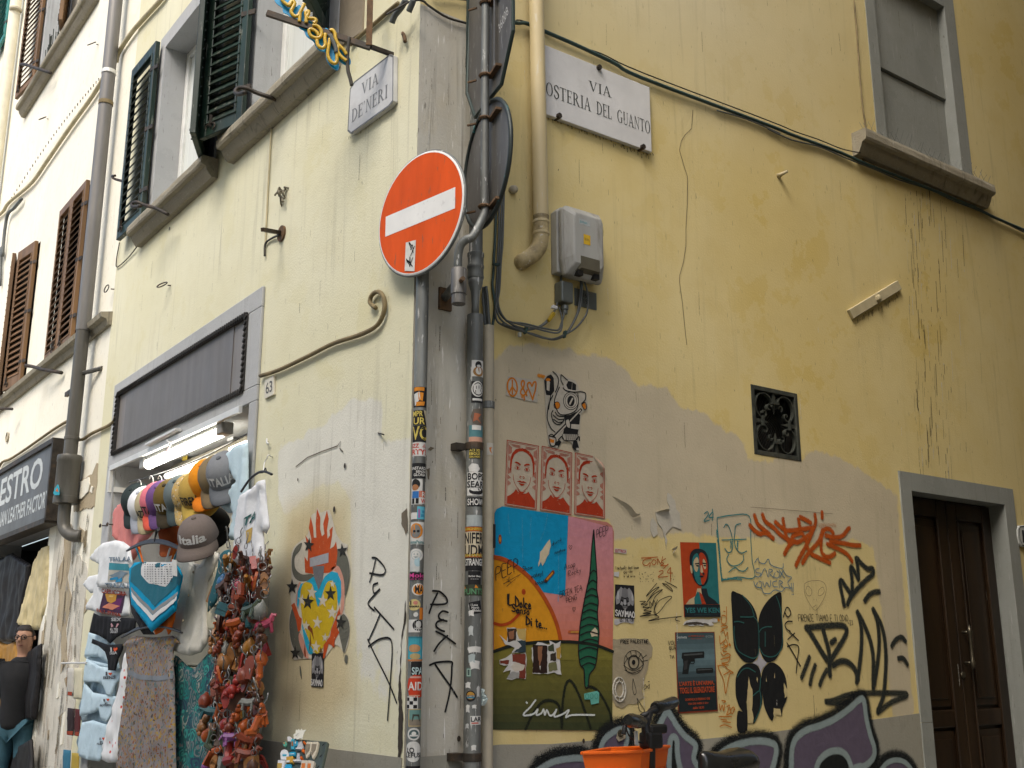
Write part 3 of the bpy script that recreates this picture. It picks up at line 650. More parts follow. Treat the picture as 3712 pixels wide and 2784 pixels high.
# ================================================================== lettering
_tx={}
def text_mesh(s,bold=0.0):
    k=(s,bold)
    if k in _tx: return _tx[k]
    c=bpy.data.curves.new('lettering','FONT'); c.body=s; c.offset=bold; c.resolution_u=3
    o=bpy.data.objects.new('lettering',c); col.objects.link(o); bpy.context.view_layer.update()
    e=o.evaluated_get(bpy.context.evaluated_depsgraph_get()); me=e.to_mesh()
    V=[(v.co.x,v.co.y) for v in me.vertices]; F=[tuple(p.vertices) for p in me.polygons]; e.to_mesh_clear()
    bpy.data.objects.remove(o); bpy.data.curves.remove(c)
    x0=min(v[0] for v in V); x1=max(v[0] for v in V); y0=min(v[1] for v in V); y1=max(v[1] for v in V)
    V=[((x-x0)/(x1-x0),(y-y0)/(y1-y0)) for x,y in V]; _tx[k]=(V,F); return V,F
def put_text(b,pl,s,A,B,C,off,c,bold=0.0,surf=None):
    """printed word filling the parallelogram A (lower left) B (lower right) C (upper left)"""
    V,F=text_mesh(s,bold); W=[]
    for x,y in V:
        u=A[0]+(B[0]-A[0])*x+(C[0]-A[0])*y; v=A[1]+(B[1]-A[1])*x+(C[1]-A[1])*y
        W.append(surf(u,v,off) if surf else pl.w(u,v,off))
    b.add(W,F,c); return b
def ell(cx,cy,rx,ry,n=20,a0=0,a1=2*PI): return [(cx+rx*math.cos(a0+(a1-a0)*k/n),cy+ry*math.sin(a0+(a1-a0)*k/n)) for k in range(n if a1-a0>6.28 else n+1)]
def ringp(cx,cy,rx,ry,ix,iy,a0,a1,n=18):
    o=ell(cx,cy,rx,ry,n,a0,a1-1e-6 if a1-a0>6.28 else a1); i=ell(cx,cy,ix,iy,n,a0,a1-1e-6 if a1-a0>6.28 else a1)
    return [[o[k],o[k+1],i[k+1],i[k]] for k in range(len(o)-1)]+([[o[-1],o[0],i[0],i[-1]]] if a1-a0>6.28 else [])
def rc(x0,x1,y0,y1): return [(x0,y0),(x1,y0),(x1,y1),(x0,y1)]
def serif(ch):
    """roman capital as polygons in a unit-high box, with its width"""
    s_=lambda x0,x1,y: rc(x0,x1,y,y+.04); st=lambda x: [rc(x,x+.14,0,1),s_(x-.07,x+.21,0),s_(x-.07,x+.21,.96)]
    if ch=='I': return st(.09),.32
    if ch=='V': return [[(.03,1),(.18,1),(.42,.16),(.39,0),(.35,0)],[(.62,1),(.68,1),(.40,0),(.38,.06)],s_(-.04,.26,.96),s_(.53,.77,.96)],.74
    if ch=='A': return [[(.31,1),(.39,1),(.70,0),(.55,0)],[(.31,1),(.34,.9),(.11,0),(.05,0)],rc(.17,.52,.32,.365),s_(-.03,.2,0),s_(.46,.79,0)],.76
    if ch=='O': return ringp(.40,.5,.38,.52,.24,.48,0,2*PI),.80
    if ch=='T': return [rc(.27,.41,0,1),s_(.2,.48,0),rc(0,.68,.95,1),rc(0,.035,.76,1),rc(.645,.68,.76,1)],.68
    if ch=='E': return st(.07)+[rc(.2,.56,.95,.999),rc(.2,.46,.49,.54),rc(.2,.58,.001,.05),rc(.525,.56,.78,.96),rc(.43,.46,.40,.63),rc(.545,.58,.04,.22)],.60
    if ch=='L': return st(.07)+[rc(.2,.56,.001,.05),rc(.525,.56,.04,.26)],.58
    if ch=='R': return st(.07)+ringp(.21,.74,.34,.26,.20,.215,-PI/2,PI/2,10)+[[(.28,.5),(.42,.5),(.74,0),(.58,0)],s_(.55,.82,0)],.78
    if ch=='D': return st(.07)+ringp(.20,.5,.54,.5,.40,.455,-PI/2,PI/2,14),.76
    if ch=='U': return [rc(.07,.21,.3,1),s_(0,.28,.96),rc(.58,.625,.3,1),s_(.5,.71,.96)]+ringp(.347,.3,.278,.32,.235,.26,PI,2*PI,10)+[],.72
    if ch=='N': return [rc(.09,.135,0,1),rc(.60,.645,0,1),[(.05,1),(.19,1),(.645,0),(.6,0)],s_(0,.23,0),s_(.5,.74,.96)],.75
    if ch=='G': return ringp(.42,.5,.40,.52,.26,.48,.7,2*PI-.85,18)+[rc(.58,.71,.05,.42),s_(.5,.78,.42)],.80
    if ch=='S':
        p=cr([(.50,.80),(.40,.96),(.26,1.0),(.10,.90),(.10,.70),(.28,.55),(.46,.40),(.48,.16),(.30,0),(.14,.03),(.05,.22)],4); o=[]
        for i in range(len(p)-1):
            a,b=p[i],p[i+1]; dx,dy=b[0]-a[0],b[1]-a[1]; l=math.hypot(dx,dy) or 1; w=.028+.055*abs(dx*.4-dy)/l*(1-abs(i/len(p)-.5)*1.3); nx,ny=-dy/l*w,dx/l*w
            o.append([(a[0]-nx,a[1]-ny),(b[0]-nx,b[1]-ny),(b[0]+nx,b[1]+ny),(a[0]+nx,a[1]+ny)])
        return o+[rc(.49,.52,.7,.98),rc(.03,.06,.02,.28)],.56
    if ch=="'": return [[(.05,1),(.17,1),(.08,.72)]],.2
    return [],.42
def put_serif(b,pl,s,A,B,h,off,c,gap=.10):
    tot=sum(serif(ch)[1]+gap for ch in s)-gap; dx,dy=B[0]-A[0],B[1]-A[1]; k=0; x=0
    for ch in s:
        P,w=serif(ch)
        for q in P:
            b.flat(pl,[(A[0]+dx*(x+a)/tot,A[1]+dy*(x+a)/tot+h*e) for a,e in q],off+.00007*(k%9),c); k+=1
        x+=w+gap
    return b
HAND={'A':[[(0,0),(.35,1),(.7,0)],[(.15,.4),(.55,.4)]],'B':[[(0,0),(0,1)],[(0,1),(.5,.85),(.1,.55)],[(.1,.55),(.6,.3),(0,0)]],'C':[[(.6,.9),(.2,1),(0,.5),(.2,0),(.6,.1)]],'D':[[(0,0),(0,1)],[(0,1),(.6,.6),(.5,.15),(0,0)]],'E':[[(.5,1),(0,1),(0,0),(.5,0)],[(0,.5),(.4,.5)]],'F':[[(.5,1),(0,1),(0,0)],[(0,.5),(.4,.5)]],'G':[[(.6,.9),(.2,1),(0,.5),(.2,0),(.6,.1),(.6,.45),(.35,.45)]],'H':[[(0,0),(0,1)],[(.5,0),(.5,1)],[(0,.5),(.5,.5)]],'I':[[(.1,0),(.1,1)]],'K':[[(0,0),(0,1)],[(.5,1),(0,.5),(.55,0)]],'L':[[(0,1),(0,0),(.5,0)]],'M':[[(0,0),(.05,1),(.35,.4),(.65,1),(.7,0)]],'N':[[(0,0),(0,1),(.5,0),(.5,1)]],'O':[[(.3,1),(0,.6),(.1,.05),(.5,.05),(.6,.6),(.3,1)]],'P':[[(0,0),(0,1),(.5,.85),(.45,.5),(0,.45)]],'Q':[[(.3,1),(0,.6),(.1,.05),(.5,.05),(.6,.6),(.3,1)],[(.4,.2),(.65,-.1)]],'R':[[(0,0),(0,1),(.5,.85),(.4,.5),(0,.45),(.55,0)]],'S':[[(.5,.9),(.2,1),(.05,.7),(.5,.35),(.35,0),(0,.1)]],'T':[[(0,1),(.6,1)],[(.3,1),(.3,0)]],'U':[[(0,1),(.05,.1),(.35,0),(.55,.2),(.55,1)]],'V':[[(0,1),(.3,0),(.6,1)]],'W':[[(0,1),(.15,0),(.35,.7),(.55,0),(.75,1)]],'Y':[[(0,1),(.3,.5)],[(.6,1),(.2,0)]],'Z':[[(0,1),(.5,1),(0,0),(.55,0)]],'-':[[(0,.4),(.4,.4)]],'.':[[(.0,0),(.06,.02)]],'!':[[(.1,1),(.1,.3)],[(.1,0),(.1,.06)]],'2':[[(0,.8),(.25,1),(.45,.75),(0,0),(.5,0)]],'3':[[(0,.9),(.4,.9),(.15,.55),(.45,.25),(0,.02)]],'4':[[(.4,0),(.4,1),(0,.35),(.55,.35)]],
 'a':[[(.45,.5),(.1,.5),(.0,.1),(.3,0),(.45,.45),(.5,0)]],'c':[[(.4,.45),(.1,.5),(0,.15),(.4,.02)]],'e':[[(0,.25),(.4,.3),(.25,.55),(0,.3),(.15,0),(.42,.08)]],'d':[[(.4,.4),(.05,.4),(.1,0),(.4,.1),(.45,1),(.5,0)]],'h':[[(0,0),(.05,1)],[(0,.3),(.25,.5),(.35,0)]],'i':[[(.05,.5),(.08,0)],[(.1,.75),(.12,.8)]],'k':[[(0,0),(.05,1)],[(.35,.5),(.05,.25),(.4,0)]],'l':[[(.05,1),(.05,0)]],'m':[[(0,0),(0,.5),(.2,.5),(.22,0)],[(.22,.4),(.42,.5),(.45,0)]],'n':[[(0,0),(0,.5),(.05,.4),(.3,.5),(.35,0)]],'o':[[(.2,.5),(0,.25),(.2,0),(.4,.25),(.2,.5)]],'r':[[(0,0),(0,.5),(.05,.35),(.3,.5)]],'s':[[(.3,.5),(.05,.4),(.3,.15),(0,0)]],'t':[[(.15,.9),(.15,.05),(.35,0)],[(0,.6),(.35,.6)]],'u':[[(0,.5),(.05,0),(.3,.05),(.35,.5),(.4,0)]],'v':[[(0,.5),(.2,0),(.4,.5)]],'w':[[(0,.5),(.1,0),(.25,.4),(.4,0),(.5,.5)]],'y':[[(0,.5),(.2,.1)],[(.4,.5),(.05,-.4)]],'p':[[(0,-.4),(0,.5),(.35,.4),(.3,.05),(0,.05)]],'g':[[(.35,.45),(.05,.45),(.05,.05),(.35,.1),(.35,-.35),(.05,-.3)]]}
def put_hand(b,pl,s,A,B,h,w,off,c,jit=.06,up=None,soft=False,seed=1):
    """handwritten line from A to B, letter height h, pen width w; up: direction of the letters' tops"""
    rr=random.Random(seed); wd=lambda ch: max([p[0] for l in HAND.get(ch,[[(.3,0)]]) for p in l]+[.1]); gap=.22
    tot=sum(wd(ch)+gap for ch in s)-gap; dx,dy=B[0]-A[0],B[1]-A[1]; x=0; U=up or (0,1)
    for ch in s:
        j=rr.uniform(-jit,jit)
        for l in HAND.get(ch,[]):
            P=[(A[0]+dx*(x+a)/tot+U[0]*h*(e+j),A[1]+dy*(x+a)/tot+U[1]*h*(e+j)) for a,e in [(q[0]+rr.uniform(-jit,jit)*.6,q[1]+rr.uniform(-jit,jit)*.6) for q in l]]
            b.stroke(pl,P,w,off,c,soft,smooth=3)
        x+=wd(ch)+gap
    return b
INK=(.012,.012,.012,1)
# ================================================================== street-name slabs
def slab(name,pl,pts,th,label,bev=.004):
    return tag(MB().prism(pl,pts,.002,th).build(name,M['marble'],bevel=bev),label,'street sign')
oc=LP.P('A2',[(838,575),(865,530),(1098,350),(1120,360),(1118,655),(1090,690),(842,868),(822,850)],.03)
s1=slab('street_sign',LP,oc,.03,"white marble street sign reading VIA DE' NERI high on the sunlit wall")
rim=MB(); n=len(oc); cx=sum(p[0] for p in oc)/n; cz=sum(p[1] for p in oc)/n
rim.v=[]; inn=[(cx+(p[0]-cx)*.965,cz+(p[1]-cz)*.94) for p in oc]
P_=ccw(oc); I_=ccw(inn)
for i in range(n):
    j=(i+1)%n; rim.flat(LP,[P_[i],P_[j],I_[j],I_[i]],.0306,(.16,.17,.18))
rim.build('painted_rim',M['print'],s1)
q=MB(); D=lambda x,y: LP.p('A2',x,y,.031)
def ser(b,pl,s,f,a,bb,hpt,off,c):
    A=pl.p(f,*a,off); B=pl.p(f,*bb,off); C=pl.p(f,*hpt,off); put_serif(b,pl,s,A,B,C[1]-A[1],off,c)
ser(q,LP,'VIA','A2',(912,620),(1022,540),(910,545),.0312,(.20,.21,.22)); q.build('lettering',M['print'],s1); q=MB()
ser(q,LP,"DE'NERI",'A2',(848,795),(1080,630),(848,715),.0312,(.20,.21,.22))
q.build('lettering',M['print'],s1)
TL=RP.p('A3',1000,283,.03); BR=RP.p('A4',828,272,.03); ps=[(TL[0]+.0,4.215),(BR[0],4.215),(BR[0],4.63),(TL[0],4.63)]
s2=slab('street_sign',RP,ps,.03,'large white marble street sign reading VIA OSTERIA DEL GUANTO in the alley',.003)
q=MB(); ser(q,RP,'VIA','A3',(1315,585),(1458,632),(1312,520),.0312,(.075,.08,.07)); q.build('lettering',M['print'],s2)
A=RP.p('A3',1034,612,.0312); B=RP.p('A4',818,148,.0312); tw=B[0]-A[0]
for wd_,f0,f1 in (('OSTERIA',0,.415),('DEL',.47,.615),('GUANTO',.668,1)):
    q=MB(); put_serif(q,RP,wd_,(A[0]+tw*f0,A[1]-.004*f0),(A[0]+tw*f1,A[1]-.004*f1),.078,.0312,(.075,.08,.07),gap=.085); q.build('lettering',M['print'],s2)
for f,x,y in (('A3',1378,438),('A3',1118,752),('A4',768,238)):
    c=RP.hit(f,x,y,.035); MB().tube([c-Vector((.04,0,0)),c+Vector((.012,0,0))],.016,7).build('fixing_pin',M['iron'],s2)
# house number tiles
tl=LP.P('O',[(571,822),(591,810),(591,852),(571,862)],.015)
t=tag(MB().prism(LP,tl,0,.015).build('house_number',paint('number_tile',(.62,.58,.46),.4,var=.1),bevel=.003),'small pale house number tile 63 beside the shop front','number tile')
q=MB(); put_text(q,LP,'63',LP.p('O',574,852,.016),LP.p('O',588,845,.016),LP.p('O',574,828,.016),.016,(.10,.10,.10),.01); q.build('numeral',M['print'],t)
oc=RP.P('D8',[(1250,470),(1300,365),(1500,345),(1650,360),(1690,440),(1720,760),(1690,880),(1360,875),(1300,800),(1260,640)],.02)
t=tag(MB().prism(RP,oc,0,.02).build('house_number',paint('number_enamel',(.50,.52,.50),.35,var=.1),bevel=.004),'white enamel number plate right of the dark door, cut by the picture edge','number plate')
q=MB(); q.stroke(RP,RP.P('D8',[(1290,480),(1310,400),(1420,385),(1600,400)],.021),.006,.021,(.02,.02,.02,1),smooth=0); q.stroke(RP,RP.P('D8',[(1290,480),(1310,700),(1370,840),(1600,850)],.021),.006,.021,(.02,.02,.02,1),smooth=0); q.flat(RP,RP.P('D8',[(1355,475),(1400,475),(1430,780),(1380,780)],.021),.0214,(.02,.02,.02)); q.build('numeral',M['print'],t)
# ================================================================== pipes at the corner
def tubething(name,label,cat,pts,r,mat,n=14,parent=None,smooth=True,group=None):
    o=MB().tube(pts,r,n).build(name,mat,parent,smooth=smooth,auto=50)
    return tag(o,label,cat,group) if not parent else o
post=thing('sign_post','thin grey steel sign post covered in stickers at the corner','post',(.05,.012,0))
PX,PY=.062,.008
MB().tube([(PX,PY,-.02),(PX,PY,3.72)],.0305,16).build('pole',M['galv'],post,smooth=True,auto=50)
# no-entry disc
SN=Vector((.168,-.986,0)).normalized(); SE=Vector((.986,.168,0)).normalized()
SP=Plane(Vector((PX,PY,0))+SN*.06,SE,(0,0,1),SN)
su,sv=SP.p('O',907,460); R_=.303
sg=thing('no_entry_sign','round orange no entry sign with white bar on the corner post','road sign',SP.w(su,sv,0))
MB().lathe([(R_,-.012),(R_,0),(R_-.006,.003),(0,.003)],SP.w(su,sv),SN,56).build('disc',M['swhite'],sg)
MB().lathe([(R_-.010,.0034),(0,.0036)],SP.w(su,sv),SN,56).build('face',M['orange'],sg)
MB().prism(SP,[(su-.247,sv-.052),(su+.247,sv-.052),(su+.247,sv+.052),(su-.247,sv+.052)],.0037,.0046).build('white_bar',M['swhite'],sg)
MB().tube([SP.w(su+R_*math.cos(a),sv+R_*math.sin(a),-.008) for a in [k*2*PI/48 for k in range(48)]],.008,6,closed=True).build('rim',M['galv'],sg,smooth=True)
for dz in (-.14,.14): q=MB(); q.bar(SP.w(su-.2,sv+dz,-.02),SP.w(su+.2,sv+dz,-.02),.016,.03); q.tube([Vector((PX,PY,sv+dz))+Vector((math.cos(a),math.sin(a),0))*.036 for a in [k*2*PI/14 for k in range(14)]],.007,5,closed=True); q.build('clamp',M['rust'],sg)
st=[SP.p('A2',x,y,.005) for x,y in ((1200,1572),(1265,1555),(1258,1659),(1195,1659))]; st[2]=(st[2][0],st[2][1]-.075); st[3]=(st[3][0],st[3][1]-.075)
k=tag(MB().prism(SP,st,.005,.0058,(.66,.66,.62)).build('sticker',M['print']),'white scribbled sticker on the orange no entry sign','sticker')
q=MB(); rr=random.Random(5); c0=(sum(p[0] for p in st)/4,sum(p[1] for p in st)/4)
for i in range(7): 
    x,y=c0[0]+rr.uniform(-.018,.018),c0[1]+rr.uniform(-.05,.06); q.stroke(SP,[(x,y),(x+rr.uniform(-.02,.02),y+.02),(x+rr.uniform(-.015,.02),y-.02)],.005,.0062,INK)
q.build('scribble',M['paintmk'],k)
# street-side drain pipe with stickers
dpx,dpy=.075,.30
dp=thing('drain_pipe','battered grey metal drainpipe plastered with stickers right of the sign post','pipe',(dpx,dpy,0))
zt=RP.p('D4',580,1000,.07)[1]
MB().tube([(dpx,dpy,-.05),(dpx,dpy,zt)],.0395,18).build('lower_pipe',M['galv'],dp,smooth=True,auto=50)
z1=RP.p('D4',600,640,.07)[1]; z2=RP.p('D4',630,420,.07)[1]; z3=RP.p('D4',640,290,.07)[1]
MB().tube([(dpx,dpy,zt-.01),(dpx,dpy,zt+.06),(dpx,dpy,z1-.03),(dpx,dpy,z1+.01),(dpx,dpy,z1+.04)],[.019,.019,.023,.036,.038],16).build('neck',M['galv'],dp,smooth=True)
MB().lathe([(.039,0),(.041,.01),(.039,.02),(.039,.05),(.042,.055),(.042,.065),(.039,.07),(.039,.11),(.042,.115),(.042,.13),(.036,.135)],(dpx,dpy,z1+.035),(0,0,1),18).build('joint',M['galv'],dp,smooth=True,auto=40)
MB().tube([(dpx,dpy,z1+.15),(dpx,dpy,6.5)],.0345,16).build('upper_pipe',M['galv'],dp,smooth=True,auto=50)
for f,x,y in (('B5',660,872),('B6',640,1575)):
    z=RP.p(f,x,y,.07)[1]; q=MB(); q.lathe([(.0415,-.018),(.043,-.016),(.043,.016),(.0415,.018)],(dpx,dpy,z),(0,0,1),18); q.box((.003,dpy-.085,z-.016),(.05,dpy-.035,z+.016)); q.build('pipe_bracket',M['iron'],dp)
# beige conduit
cu_=tag(MB().tube([(.04,.403,-.05),(.04,.403,RP.p('D4',760,1130,.04)[1])],.027,14).build('conduit',M['pvcw'],smooth=True,auto=50),'plain beige cable conduit between drainpipe and ochre wall','pipe')
z=RP.p('B5',775,560,.04)[1]; MB().lathe([(.029,-.018),(.031,-.015),(.031,.015),(.029,.018)],(.04,.403,z),(0,0,1),16).build('pipe_clip',M['galv'],cu_)
z=RP.p('B5',798,1545,.04)[1]; MB().box((.060,.418,z-.055),(.068,.428,z+.055)).build('tape_mark',M['black'],cu_)
# yellow downpipe with elbow into the wall
tu,tz=.69,3.56
pts=[(.075,tu,6.5),(.075,tu,4.8),(.075,tu,tz+.06)]
e=[RP.hit('A3',1003,1480,.075),RP.hit('D4',1385,120,.07),RP.hit('D4',1310,235,.055),RP.hit('D4',1180,325,.025),RP.hit('D4',1130,360,-.02)]
yp=thing('yellow_downpipe','ochre painted plastic downpipe bending into the wall beside the street sign','pipe',(.075,tu,tz))
MB().tube([(.075,tu-.012,6.5),(.075,tu-.004,4.8),tuple(RP.hit('A3',1003,1420,.075))],.0405,18).build('pipe',M['pvcy'],yp,smooth=True,auto=50)
MB().tube(cr([RP.hit('A3',1003,1400,.075)]+e,5),.042,18).build('elbow',paint('mottled_elbow',(.52,.42,.22),.6,var=.2,scale=9,dirt=(.12,.09,.045,1),dk=.9,chips=(.62,.60,.52,1),ck=.7),yp,smooth=True,auto=50)
for x,y in ((1003,1440),(1003,1515)):
    c=RP.hit('A3',x,y,.075); MB().lathe([(.0425,-.008),(.0455,-.005),(.0455,.005),(.0425,.008)],c,(0,0,1),18).build('collar',M['pvcy'],yp)
# ================================================================== curved arm with two signs seen from behind
arm=thing('bent_sign_pole','bent steel pipe arm carrying two road signs seen from behind','sign bracket',RP.hit('D4',200,790))
_q=RP.hit('A3',640,700,.43); POX,POY=.43,_q.y
fl=RP.hit('D4',195,790,.0)
q=MB(); q.box((0.0,fl.y-.03,fl.z-.06),(.015,fl.y+.04,fl.z+.05)); q.build('wall_plate',M['rust'],arm)
cl=RP.hit('D4',385,600,.33); MB().tube([fl+Vector((.01,0,0)),(.2,.5*(fl.y+cl.y),fl.z+.0),(cl.x,cl.y,RP.p('D4',385,700,.33)[1])],.02,10).build('stub',M['galv'],arm,smooth=True)
MB().lathe([(.030,-.10),(.032,-.098),(.032,-.055),(.0365,-.053),(.0365,.065),(.034,.068)],cl,(0,0,1),16).build('socket',M['signback'],arm,smooth=True,auto=40)
MB().tube([cl+Vector((.03,-.01,0)),cl+Vector((.065,-.02,0))],.011,7).build('bolt',M['rust'],arm)
pp=[(cl.x,cl.y,cl.z+.05)]+[tuple(RP.hit('D4',x,y,o)) for x,y,o in ((375,380,.335),(380,240,.345),(410,130,.36),(480,60,.385),(560,20,.41))]
top=[(POX,POY,RP.p('A3',640,1385,.43)[1]),(POX,POY,RP.p('A3',640,1300,.43)[1]),(POX,POY,4.0),(POX,POY,6.2)]
MB().tube(cr(pp+top[:2],4)+top[2:],.0195,12).build('pipe',M['galv'],arm,smooth=True,auto=60)
BN=Vector((-.24,-.97,0)).normalized(); BE=Vector((.97,-.24,0)).normalized()   # backs face the camera
SB=Plane(Vector((POX,POY,0))-BN*.035,BE,(0,0,1),BN)
cu0,cv0=SB.p('O',1052,355); rr_=SB.p('O',1052,210)[1]-cv0
rs=thing('round_sign','round road sign seen from its weathered grey back on the pipe arm','road sign',SB.w(cu0,cv0))
MB().lathe([(.30,-.006),(.30,0),(0,0.0005)],SB.w(cu0,cv0),BN,48).build('disc',M['signback'],rs)
MB().tube([SB.w(cu0+.3*math.cos(a),cv0+.3*math.sin(a),.002) for a in [k*2*PI/48 for k in range(48)]],.011,6,closed=True).build('rim',paint('dark_sign_rim',(.035,.045,.042),.45,.3,chips=(.05,.22,.22,1),ck=.8,scale=2),rs,smooth=True)
def clampset(parent,zs,off):
    for z in zs:
        q=MB(); q.tube([Vector((POX,POY,z))+Vector((math.cos(a),math.sin(a),0))*.024 for a in [k*2*PI/12 for k in range(12)]],.008,5,closed=True)
        q.bar(SB.w(-.01,z,.004),SB.w(.12,z+.0,.012),.03,.012); q.tube([(POX-.03,POY-.03,z-.02),(POX-.07,POY-.05,z-.02)],.006,5); q.build('clamp',M['rust'],parent)
clampset(rs,[RP.p('A3',640,770,.43)[1],RP.p('A3',640,1340,.43)[1]],0)
# a tall plate with cut corners
l,r_=SB.p('A3',530,400)[0],SB.p('A3',826,150)[0]; zb=SB.p('A3',650,672)[1]; zl=SB.p('A3',530,602)[1]; 
oct_=[(l,zl),(l+.12,zb),(r_-.14,zb),(r_,zl),(r_,zl+.55),(r_-.12,zl+.70),(l+.12,zl+.70),(l,zl+.55)]
osn=thing('cut_corner_sign','tall cut-cornered road sign seen from its grey back above the round one','road sign',SB.w((l+r_)/2,zb))
MB().prism(SB,oct_,-.006,0).build('panel',M['signback'],osn)
MB().tube([SB.w(u,v,.002) for u,v in oct_],.010,6,closed=True).build('rim',paint('dark_sign_rim2',(.028,.045,.04),.45,.3),osn)
clampset(osn,[RP.p('A3',640,490,.43)[1],RP.p('A3',640,20,.43)[1]],0)
MB().bar(SB.w((l+r_)/2+.10,zb+.12,.003),SB.w((l+r_)/2+.10,zb+.75,.003),.03,.012).build('stiffener',M['signback'],osn)
a_,b_=SB.p('A3',735,215),SB.p('A3',795,85); tk=MB(); put_text(tk,SB,'36008',a_,b_,(a_[0]-.02,a_[1]+.05),.0012,(.5,.5,.48)); tk.build('painted_code',M['print'],osn)
# ================================================================== cables
def cable(name,label,pl,f,pts,r,mat,off=.02,n=6,group=None,sm_=5):
    P=[]
    for p in pts:
        P.append(pl.hit(p[3] if len(p)>3 else f,p[0],p[1],p[2] if len(p)>2 and p[2] is not None else off))
    o=MB().tube(cr(P,sm_),r,n).build(name,mat,smooth=True)
    return tag(o,label,'cable',group)
cable('cable','thick green-black cable crossing the alley wall under the street sign cable run',RP,'A3',[(560,5),(820,140),(905,150),(1020,200),(1250,300),(1480,410),(1659,505),(0,810,.02,'A5'),(160,875,.02,'A5'),(460,985,.02,'A5'),(640,1065,.03,'A5'),(860,1150,.03,'A5'),(1100,1245,.03,'A5'),(1330,1340,.03,'A5'),(1470,1410,.02,'A5'),(1659,1490,.02,'A5')],.011,M['cableg'],.022)
cable('cable','thin dark wire running just above the thick alley wall cable',RP,'A3',[(830,145),(900,140),(1250,298),(1400,350),(1659,470),(0,780,.02,'A5'),(170,850,.02,'A5'),(330,905,.02,'A5'),(480,965,.02,'A5'),(600,990,.05,'A5')],.004,M['cabled'],.02)
cable('cable','thin grey wire sagging below the thick alley wall cable',RP,'A4',[(1250,0),(1450,60),(1659,150),(0,835,.02,'A5'),(150,905,.02,'A5'),(330,950,.02,'A5'),(520,1030,.02,'A5'),(700,1100,.03,'A5'),(850,1165,.02,'A5'),(1040,1225,.02,'A5'),(1200,1300,.02,'A5'),(1390,1375,.02,'A5'),(1659,1505,.02,'A5')],.005,M['cable'],.02)
cable('cable','cream painted wire dropping beside the walled-up window',RP,'A5',[(557,0),(575,200),(592,450),(612,680),(630,800),(632,880),(620,905),(590,930),(600,985),(625,1050),(690,1075)],.006,M['cableo'],.012)
q=MB()
for k in range(3): q.tube([RP.hit('A5',618+38*math.cos(t)*(1-.15*k),915+22*math.sin(t)+k*3,.02+.01*k) for t in [i*2*PI/14 for i in range(14)]],.003,5,closed=True)
tag(q.build('wire_coil',M['cableo']),'small coil of wire at the end of the walled-up window sill','wire')
cable('cable','dark cable sagging from the building corner to the sign arm',RP,'A3',[(0,95),(60,60),(170,5),(235,5),(280,40),(400,115),(560,160)],.006,M['cabled'],.015)
cable('cable','thin cable running along the top edge behind the signs',RP,'A3',[(300,-20),(560,5),(700,60),(830,150)],.006,M['cabled'],.015)
gb=[[(860,-900),(835,0),(820,250),(812,480),(800,620),(830,850),(822,1000),(800,1120)],[(890,-900),(880,0),(868,200),(862,430),(850,640),(845,800),(855,870),(905,990),(1010,1090),(1150,1150),(1290,1165),(1420,1110),(1530,990),(1590,880),(1620,720),(1650,500)],[(925,-900),(905,0),(890,300),(878,600),(870,850),(930,1010),(1040,1110),(1180,1175),(1330,1160),(1480,1080),(1570,940),(1610,800),(1640,620),(1660,450)],[(950,-900),(930,0),(905,350),(885,700),(840,900),(850,1050),(930,1120),(1100,1180),(1280,1220),(1450,1275),(1580,1290),(1690,1240),(1770,1130),(1850,950),(1880,750),(1890,530)],[(845,900),(880,1010),(960,1100),(1110,1175),(1250,1215),(1420,1270),(1560,1298),(1700,1235),(1800,1090),(1880,900),(1905,700),(1905,530)],[(920,1100),(1150,1180),(1380,1265),(1540,1290),(1680,1240),(1830,1150),(1950,1000),(1980,860),(1970,700),(1915,530)],[(1060,1085),(1200,1100),(1400,1150),(1560,1180),(1620,1170),(1650,1090),(1680,1000),(1690,930)],[(970,1060),(1100,1100),(1300,1150),(1540,1210),(1630,1200),(1660,1120),(1650,1000),(1620,900)]]
for i,pts in enumerate(gb):
    cable('cable',['green wire running straight down the wall into the beige conduit','first grey wire curving up to the left side of the meter box','second grey wire curving up beside the first to the meter box','outer grey wire sagging under the junction box to the meter','innermost wire dropping from the meter past the number plate','widest wire loop crossing the number plate below the meter','upper short wire ending at the junction box gland','lower short wire ending below the junction box'][i],RP,'D4',pts,.0052 if i else .007,M['cableg'] if i==0 else M['cable'],.014+.007*i,group='wires looping to the meter box')
for i,pts in enumerate(([(690,650),(685,800),(700,950),(712,1125)],[(705,660),(722,850),(738,1000),(745,1125)],[(720,640),(738,800),(752,1000),(762,1125)])):
    cable('cable',['left','middle','right'][i]+' of three short wires entering the top of the beige conduit',RP,'D4',pts,.008,M['cable'],.03+.012*i,group='wires into the conduit')
for x,y,nm in ((848,372,'band'),(1210,1180,'tie'),(1690,1232,'tie')):
    c=RP.hit('D4',x,y,.05); d=Vector((0,.018,.004)) if nm=='band' else Vector((0,.006,.018)); tag(MB().bar(c-d,c+d,.012,.02,up=(1,0,0)).build('cable_tie',M['cableg']),{'848':'cable tie on the vertical green wires','1210':'teal cable tie at the bottom of the wire loop','1690':'cable tie below the small grey junction box'}[str(x)],'cable tie')
# wire labels
for f,pp,c,lb in (('D4',[(1540,870),(1600,890),(1590,930),(1528,910)],(.55,.56,.55),'white tag wrapped on the wire loop'),('D4',[(1545,950),(1575,985),(1500,1085),(1482,1050)],(.38,.26,.02),'yellow sleeve on the wire loop'),('D4',[(1120,1205),(1148,1210),(1150,1265),(1125,1262)],(.45,.46,.40),'small pale tag below the wire loop')):
    tag(MB().prism(RP,RP.P(f,pp,.07),.06,.078,c).build('wire_tag',M['print'],bevel=.003),lb,'tag')
